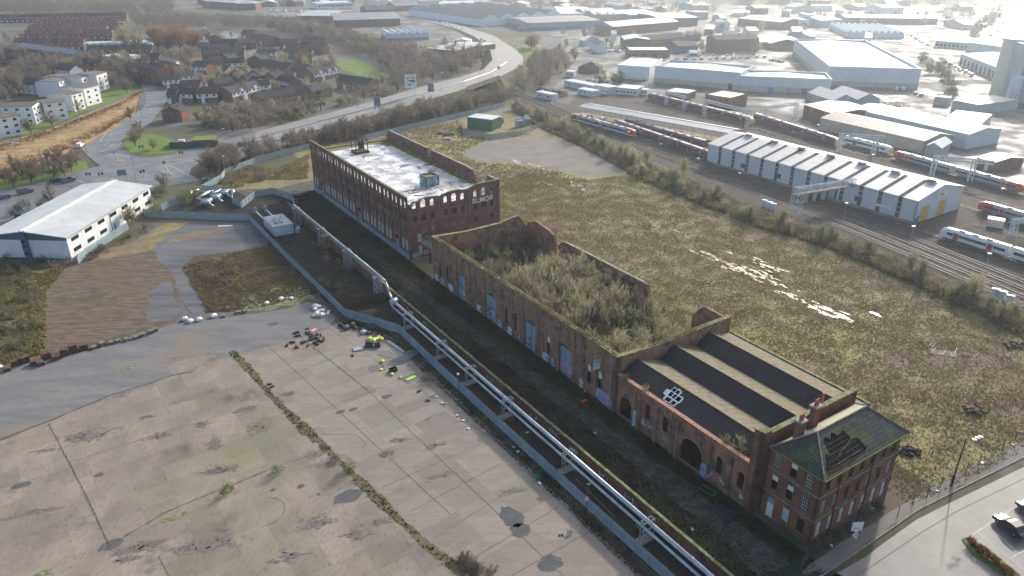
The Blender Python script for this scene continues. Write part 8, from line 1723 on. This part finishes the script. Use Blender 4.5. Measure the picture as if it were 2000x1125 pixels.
grove(ST((.5, 43.6), (26, 43.6), (26, 62), (1, 62)), 80, [WIL[1], WIL[0], WIL[1], SH[1]], (4.6, 7.2), 'grey green willow in the near end of the roofless ruin', 5.0, 26, mind=1.4)
grove(ST((3, 62), (27, 62), (27, 92), (3, 90)), 90, [WIL[0], WIL[2], WIL[0]], (7.6, 10.6), 'tall dense willow in the middle of the roofless ruin', 6, 27, mind=1.5)
grove(ST((2, 86), (12, 84), (14, 92), (2, 96)), 18, [WIL[0]], (6, 7.5), 'yellowish willow in the clump by the inner left wall of the ruin', 6, 28, mind=1.2)
grove(ST((1, 92), (26, 92), (26, 112), (1, 112)), 58, [WIL[2], WIL[1], WIL[0]], (5.5, 8.5), 'grey green willow in the far end of the roofless ruin', 6.5, 29, mind=1.8)
grove(ST((28, 42), (34, 44), (36, 74), (29, 60)), 14, SH, (1.5, 2.6), 'low shrub in the gap where the ruin wall has fallen', 3.2, 30)
for k, (b, a, z, s, lb) in enumerate([(-2.1, 40.0, 8.4, .9, 'pale buddleia sprouting from the shed wall next to the ruin'), (-1.9, 35.2, 8.4, .9, 'buddleia sprouting beside the torn roof sheets'), (-1.6, 17.2, 8.4, 1.0, 'pale buddleia on the shed coping near the office, left of two'), (-1.3, 14.6, 8.4, 1.6, 'large pale buddleia on the shed coping near the office, right of two'), (-1.8, 55, 3.0, 1.2, 'dark shrub hanging on the ruin wall beside the third gate')]):
    p = dup(SH[1], S(b, a, z), k, lb); p.scale = (s*.55, s*.55, s*.5); p['category'] = 'shrub'; p.name = 'wall_shrub'
vg = [(28, 368, 7), (62, 360, 8), (70, 352, 8), (106, 347, 8), (127, 344, 7), (141, 335, 8), (97, 332, 7), (85, 342, 8), (45, 350, 7), (10, 356, 7), (120, 330, 8), (150, 322, 7), (30, 340, 7), (60, 338, 7)]
for k, (px, py, h) in enumerate(vg): plant(BT[k % 4], W(px, py), h / 9, 'purplish bare tree on the verge left of the junction, %s' % ('standing right at the road edge' if py > 355 else 'in the middle of the verge' if py > 340 else 'towards the ochre bank'), 'verge trees left of the junction')
for k, (px, py, h, p, lb) in enumerate([(103, 400, 7, BT[0], 'spreading bare tree behind the white office unit roof'), (320, 372, 7.5, BT[1], 'bare tree by the clipped hedge at the junction corner'), (60, 262, 8, BT[2], 'bare tree on the lawn before the pale flats'), (103, 246, 8, BT[3], 'bare tree on the lawn before the second white flats'), (155, 222, 7, BT[0], 'bare tree in front of the sunlit flats'), (265, 285, 9, BT[1], 'large bare tree at the tip of the junction green'), (275, 268, 8, BT[2], 'bare tree behind the large one on the junction green'), (300, 292, 6, BT[3], 'bare tree by the dark walled enclosure'), (255, 235, 6, BT[0], 'bare tree on the ochre bank by the side road'), (576, 285, 8, BT[2], 'bare tree standing alone on the roadside by the mill'), (545, 298, 5, BP[0], 'thin pale tree between road and palisade')]): plant(p, W(px, py), h / 9, lb)
for k, (px, py, h, p, lb) in enumerate([(343, 185, 7, EV[1], 'round dark evergreen beside the estate turning circle'), (627, 215, 11, EV[0], 'big dark conifer above the main road'), (517, 122, 11, EV[1], 'large dark evergreen at the left of the buff pairs'), (610, 85, 14, EV[0], 'tall dark conifer in the brown wood'), (548, 130, 8, EV[0], 'slender dark conifer by the buff pairs'), (481, 140, 7, EV[0], 'narrow dark conifer between white gabled houses'), (647, 118, 6, EV[1], 'dark evergreen at the left end of the estate green'), (338, 52, 9, EV[0], 'dark conifer between the two ginger trees')]): plant(p, W(px, py), h / (10 if p is EV[0] else 8), lb)
for k, (px, py, s, p, lb) in enumerate([(362, 398, 1.5, EV[2], 'large green ivy bush in front of the pipe compound, left half'), (380, 390, 1.5, EV[2], 'large green ivy bush in front of the pipe compound, right half'), (302, 412, .9, EV[2], 'green bush at the office unit end by the palisade'), (249, 464, .7, EV[2], 'small bright green bush below the white office wall'), (30, 420, 1.3, EV[3], 'dark clipped bush by the car park behind the office unit, nearest'), (45, 412, 1.4, EV[3], 'dark clipped bush by the car park behind the office unit, second'), (85, 404, 1.2, EV[3], 'dark clipped bush by the car park behind the office unit, third'), (307, 380, 1.1, EV[3], 'clipped dark hedge lump by the office unit end'), (318, 383, 1.1, EV[3], 'clipped dark hedge lump next to the bare corner tree'), (543, 922, .6, EV[3], 'small green weed clump on the slab, upper one'), (443, 962, .6, EV[3], 'small green weed clump on the slab joint'), (683, 918, .6, EV[2], 'green weed clump at the slab edge by the wet patch'), (655, 898, .5, EV[3], 'dark weed clump in the weed strip'), (632, 880, .5, EV[3], 'dark weed clump higher in the weed strip')]): plant(p, W(px, py, .05), s, lb)
q = None
for k in range(12):
    px, py = 1893 + k * 7.6, 1062 + k * 6.2
    if q is None: q = treeproto('copper_hedge_bush', 'coppery clipped hedge bush in the kerbed strip of the car park', 90, 1.3, .8, -.3, 20, 3, 2200, .03, HEDGER, 'hedge', 'leaves'); q['group'] = 'car park hedge bushes'; q.location = W(px, py, .1)
    else: dup(q, W(px, py, .1), k, 'coppery clipped hedge bush in the kerbed strip of the car park')
q = MB(); q.prism([(v.x, v.y) for v in PX((1878, 1054), (1890, 1050), (1925, 1068), (2010, 1140), (2000, 1150), (1900, 1085))], 0, .14); struct(q, 'hedge_bed', GRASS)
dbush = dup(SH[0], W(837, 742), 0, 'dry brown bush dumped on the slab beside the flat fence panels'); dbush.scale = (1.05, 1.05, .5); 
for k in range(9): d_ = dup(SH[0], W(900 + rr.uniform(-12, 40) + k*5, 1092 + k * 4 + rr.uniform(-6, 6)), k, 'brown bramble clump spilling over the slab at the picture foot'); d_.scale = (.6, .6, .4); d_['group'] = 'bramble clumps at the picture foot'
grove(ST((0, -1), (16, -1), (16, -.2), (0, -.2)), 14, SH[2:] + [EV[3]], (.9, 1.6), 'ivy clump in the weeds under the boarded office windows', 3.0, 33)
grove(PX((0, 530), (70, 540), (90, 600), (80, 680), (0, 700)), 40, SH, (1.6, 3), 'bramble shrub in the scrub at the left edge', 3.4, 34)
grove(PX((0, 505), (150, 515), (140, 520), (0, 530)), 16, SH[:1], (1.5, 2.4), 'bramble shrub in the line under the white office unit', 3.4, 35)
grove(PX((400, 320), (450, 325), (540, 330), (600, 310), (600, 345), (520, 350), (460, 365), (420, 355)), 34, SH, (1.6, 3), 'bramble shrub in the scrub patch left of the mill', 3.4, 36)
grove(PX((380, 530), (470, 500), (530, 485), (600, 555), (560, 585), (420, 600)), 40, SH, (1, 1.9), 'low bramble in the undergrowth patch before the palisade', 3.4, 37)
grove(ST((-28.5, 116), (-19.5, 112), (-19.5, 160), (-24, 162), (-28.5, 160)), 34, SH, (1.0, 2.2), 'dark bramble in the strip between palisade and lattice trestles', 3.4, 38)
grove(PX((155, 508), (250, 455), (268, 440), (290, 435), (300, 445), (240, 490), (175, 520)), 16, SH, (1, 2), 'brown shrub in the rough strip below the white office wall', 3.4, 39)
for k in range(8): d_ = dup(SH[0], W(170 + k * 5, 505 - k * 3 + rr.uniform(-6, 4)), k, 'russet bracken clump at the foot of the white office wall'); d_.scale = (.8, .8, .35); d_['group'] = 'russet bracken clumps'
grove(PX((240, 430), (290, 395), (300, 405), (258, 445)), 12, BP + SH, (3, 5), 'pale bare shrub in the tangle against the white office wall', 6, 40)
# uncountable ground cover: short tufts as one object each
def tufts(name, P, n, m_, hmin, hmax, wd, seed, z=.02, holes=(), blades=4, lean=.5):
    g_ = np.random.default_rng(seed); P = [(q[0], q[1]) for q in P]; xs = [p[0] for p in P]; ys = [p[1] for p in P]; pts = []
    while sum(map(len, pts)) < n:
        a = np.stack([g_.uniform(min(xs), max(xs), n), g_.uniform(min(ys), max(ys), n)], 1); ins = np.zeros(len(a), bool); j = len(P) - 1
        for i in range(len(P)):
            xi, yi = P[i]; xj, yj = P[j]; c = ((yi > a[:, 1]) != (yj > a[:, 1])) & (a[:, 0] < (xj-xi)*(a[:, 1]-yi)/(yj-yi+1e-9)+xi); ins ^= c; j = i
        # clumpy density
        cl = np.sin(a[:, 0]*.35+np.sin(a[:, 1]*.22)*2)*np.cos(a[:, 1]*.41+np.sin(a[:, 0]*.3)*1.7); ins &= g_.uniform(-1.2, 1, len(a)) < cl + .25
        pts.append(a[ins])
    c = np.concatenate(pts)[:n]; B = blades; c = np.repeat(c, B, 0); m = len(c); an = g_.uniform(0, 2*np.pi, m); h = g_.uniform(hmin, hmax, m) * np.repeat(g_.uniform(.6, 1.3, n), B); w = wd * g_.uniform(.5, 1.4, m); o1 = g_.normal(0, wd*.8, (m, 2)); le = g_.normal(0, lean, (m, 2)) * h[:, None]
    V = np.zeros((m, 3, 3)); b = c + o1; V[:, 0, :2] = b + np.stack([np.cos(an)*w, np.sin(an)*w], 1); V[:, 1, :2] = b - np.stack([np.cos(an)*w, np.sin(an)*w], 1); V[:, 2, :2] = b + le; V[:, :2, 2] = z; V[:, 2, 2] = z + h
    me = bpy.data.meshes.new(name); me.vertices.add(m*3); me.vertices.foreach_set('co', V.reshape(-1)); me.loops.add(m*3); me.loops.foreach_set('vertex_index', np.arange(m*3)); me.polygons.add(m); me.polygons.foreach_set('loop_start', np.arange(m)*3); me.materials.append(m_); me.update(calc_edges=True)
    o = bpy.data.objects.new(name, me); COL.objects.link(o); o['kind'] = 'stuff'; return o
NEARF = ST((20, -3), (20, 9), (28, 9.5), (28, 150)) + PX((1010, 340), (1150, 352), (1260, 335), (1480, 432), (1700, 508), (1900, 600), (2060, 665), (2250, 780)) + ST((62, -7), (40, -5))
tufts('rough_grass', NEARF, 90000, TUFT1, .06, .26, .085, 1, lean=.8); tufts('bramble_cover', NEARF, 34000, TUFT2, .06, .32, .09, 2, lean=.8)
FARF = ST((28, 140), (28, 205), (-2, 206)) + PX((760, 262), (860, 240), (900, 236), (905, 268), (1040, 262), (960, 268), (900, 300), (935, 318), (1010, 322), (1090, 335), (1150, 352), (1010, 380))
tufts('rough_grass', FARF, 9000, TUFT1, .2, .5, .2, 3); tufts('bramble_cover', ST((-2, 43), (27, 43), (27, 113), (-2, 113)), 7000, TUFT2, .2, .9, .16, 4)
tufts('wall_foot_weeds', ST((-5.2, 0), (-2.9, 0), (-2.9, 205), (-5.4, 205)), 5000, mat('dark_green_weeds', (.030, .045, .015), (.05, .05, .02), scale=.4, rough=.95), .1, .45, .1, 5, .03)
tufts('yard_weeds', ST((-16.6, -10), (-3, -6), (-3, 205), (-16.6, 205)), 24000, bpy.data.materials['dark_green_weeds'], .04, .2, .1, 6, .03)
tufts('fence_foot_weeds', ST((-25.6, -12), (-23.4, -12), (-23.6, 92), (-30.5, 106), (-33, 105), (-26, 90)), 6000, bpy.data.materials['dark_green_weeds'], .03, .18, .08, 7, .05)
tufts('left_scrub_grass', PX((0, 505), (75, 535), (130, 520), (90, 570), (90, 690), (0, 715)), 4000, TUFT1, .2, .7, .2, 8)
tufts('weed_strip_growth', WSTRIP, 600, bpy.data.materials['dark_green_weeds'], .04, .22, .1, 9, .05)
tufts('coping_grass', ST((-2.4, 43), (-1.6, 43), (-1.6, 113), (-2.4, 113)), 1500, TUFT1, .05, .35, .1, 10, 12.0); tufts('coping_grass', ST((-2, 42.1), (27, 42.1), (27, 42.7), (-2, 42.7)), 600, TUFT1, .05, .3, .1, 11, 11.6)
tufts('bank_grass', PX((0, 285), (90, 258), (240, 200), (278, 175), (262, 222), (210, 256), (70, 322), (0, 348)), 6000, mat('straw_grass', (.38, .23, .08), (.22, .13, .05), scale=.2, rough=.95), .2, .7, .18, 12, .5)
tufts('undergrowth', PX((360, 520), (470, 492), (525, 480), (630, 570), (500, 603), (405, 610)), 5000, TUFT2, .15, .6, .16, 13); tufts('mulch_growth', PX((400, 312), (540, 330), (605, 300), (600, 350), (520, 352), (440, 372)), 4500, TUFT1, .2, .6, .2, 14)
tufts('roadside_grass', PX((400, 345), (440, 322), (600, 290), (760, 262), (980, 205), (1000, 185), (900, 200), (700, 250), (500, 300)), 9000, TUFT2, .3, 1.2, .25, 15)
tufts('hedge_undergrowth', PX((1000, 208), (1045, 218), (1125, 250), (1250, 312), (1400, 376), (1480, 412), (1560, 438), (1700, 486), (1800, 530), (1900, 572), (2150, 690), (2150, 740), (1900, 610), (1800, 566), (1700, 518), (1560, 466), (1480, 444), (1400, 412), (1250, 350), (1125, 280), (1030, 240)), 16000, TUFT2, .4, 1.5, .22, 16, .1)
# far woods that read as one mass
farwood(PX((0, 20), (340, 24), (340, 4), (0, 2)), 260, 1, TWIG); farwood(PX((340, 8), (1400, 12), (1400, -12), (340, -12)), 260, 2, TWIG); farwood(PX((1380, 14), (1900, 14), (1900, -12), (1380, -12)), 300, 3, TWIG, (12, 17)); farwood(PX((-100, -2), (2100, -2), (2100, -35), (-100, -35)), 500, 5, TWIG, (12, 18)); farwood(PX((1830, 60), (1900, 40), (1900, 20), (1830, 26)), 60, 6, TWIG)
for p in ALLP:
    if p.name in free:
        for c in list(p.children): bpy.data.objects.remove(c)
        bpy.data.objects.remove(p)
# past 300 of a kind: the smallest in view become one mass
for kind_ in ('bare_tree', 'bare_shrub'):
    L = [o for o in COL.objects if o.name.split('.')[0] == kind_ and o.parent is None]
    L.sort(key=lambda o: -o.scale[2] / max(1, o.location.length)); X = L[290:]
    if not X: continue
    V = []; F = []; nv = 0; MI = []
    for o in X:
        Mx = np.array(Matrix.LocRotScale(o.location, o.rotation_euler, o.scale))
        for c in o.children:
            me = c.data; a = np.empty(len(me.vertices) * 3); me.vertices.foreach_get('co', a); a = a.reshape(-1, 3) @ Mx[:3, :3].T + Mx[:3, 3]; l = np.empty(len(me.loops), int); me.loops.foreach_get('vertex_index', l)
            if len(me.loops) != len(me.polygons) * 3: continue
            V.append(a); F.append(l.reshape(-1, 3) + nv); nv += len(a)
    V = np.concatenate(V); F = np.concatenate(F); me = bpy.data.meshes.new('x'); me.vertices.add(len(V)); me.vertices.foreach_set('co', V.reshape(-1)); me.loops.add(F.size); me.loops.foreach_set('vertex_index', F.reshape(-1)); me.polygons.add(len(F)); me.polygons.foreach_set('loop_start', np.arange(len(F)) * 3); me.materials.append(TWIG); me.update(calc_edges=True)
    o = bpy.data.objects.new('distant_' + kind_ + 's', me); COL.objects.link(o); o['kind'] = 'stuff'
    for q in X:
        for c in list(q.children): bpy.data.objects.remove(c)
        bpy.data.objects.remove(q)
for k, pts_ in enumerate([[(95, 828), (135, 904), (215, 1070)], [(240, 1050), (330, 998), (430, 956), (560, 905)], [(585, 657), (722, 766)]]):     # weeds rooted in the slab joints
    C = MB(); r = random.Random(k)
    for a, b in zip(pts_, pts_[1:]):
        A, B = W(*a), W(*b)
        for _ in range(int((B - A).length * 10)):
            c = A.lerp(B, r.random()) + Vector((r.gauss(0, .07), r.gauss(0, .07), .05)); t = r.uniform(0, 6.3); s_ = Vector((math.cos(t), math.sin(t), 0)) * .05; C.add([c - s_, c + s_, c + Vector((r.gauss(0, .12), r.gauss(0, .12), r.uniform(.02, .1)))], [(0, 1, 2)])
    C.build('joint_weeds', bpy.data.materials['dark_green_weeds'])['kind'] = 'stuff'
# ================================================================ HAZE
hz = MB(); hz.box(-1700, -60, -1, 1700, 2300, 100); ho = hz.build('haze', []) if False else None
me = bpy.data.meshes.new('haze'); me.from_pydata(hz.v, [], hz.f); ho = bpy.data.objects.new('haze', me); COL.objects.link(ho); ho['kind'] = 'stuff'
hm = bpy.data.materials.new('haze_air'); hm.use_nodes = True; hn = hm.node_tree.nodes; hl = hm.node_tree.links
hn.remove(hn['Principled BSDF']); pv = hn.new('ShaderNodeVolumePrincipled'); pv.inputs['Color'].default_value = (.78, .89, 1.0, 1); pv.inputs['Density'].default_value = HAZE; pv.inputs['Anisotropy'].default_value = .65
hl.new(pv.outputs[0], hn['Material Output'].inputs['Volume']); me.materials.append(hm)
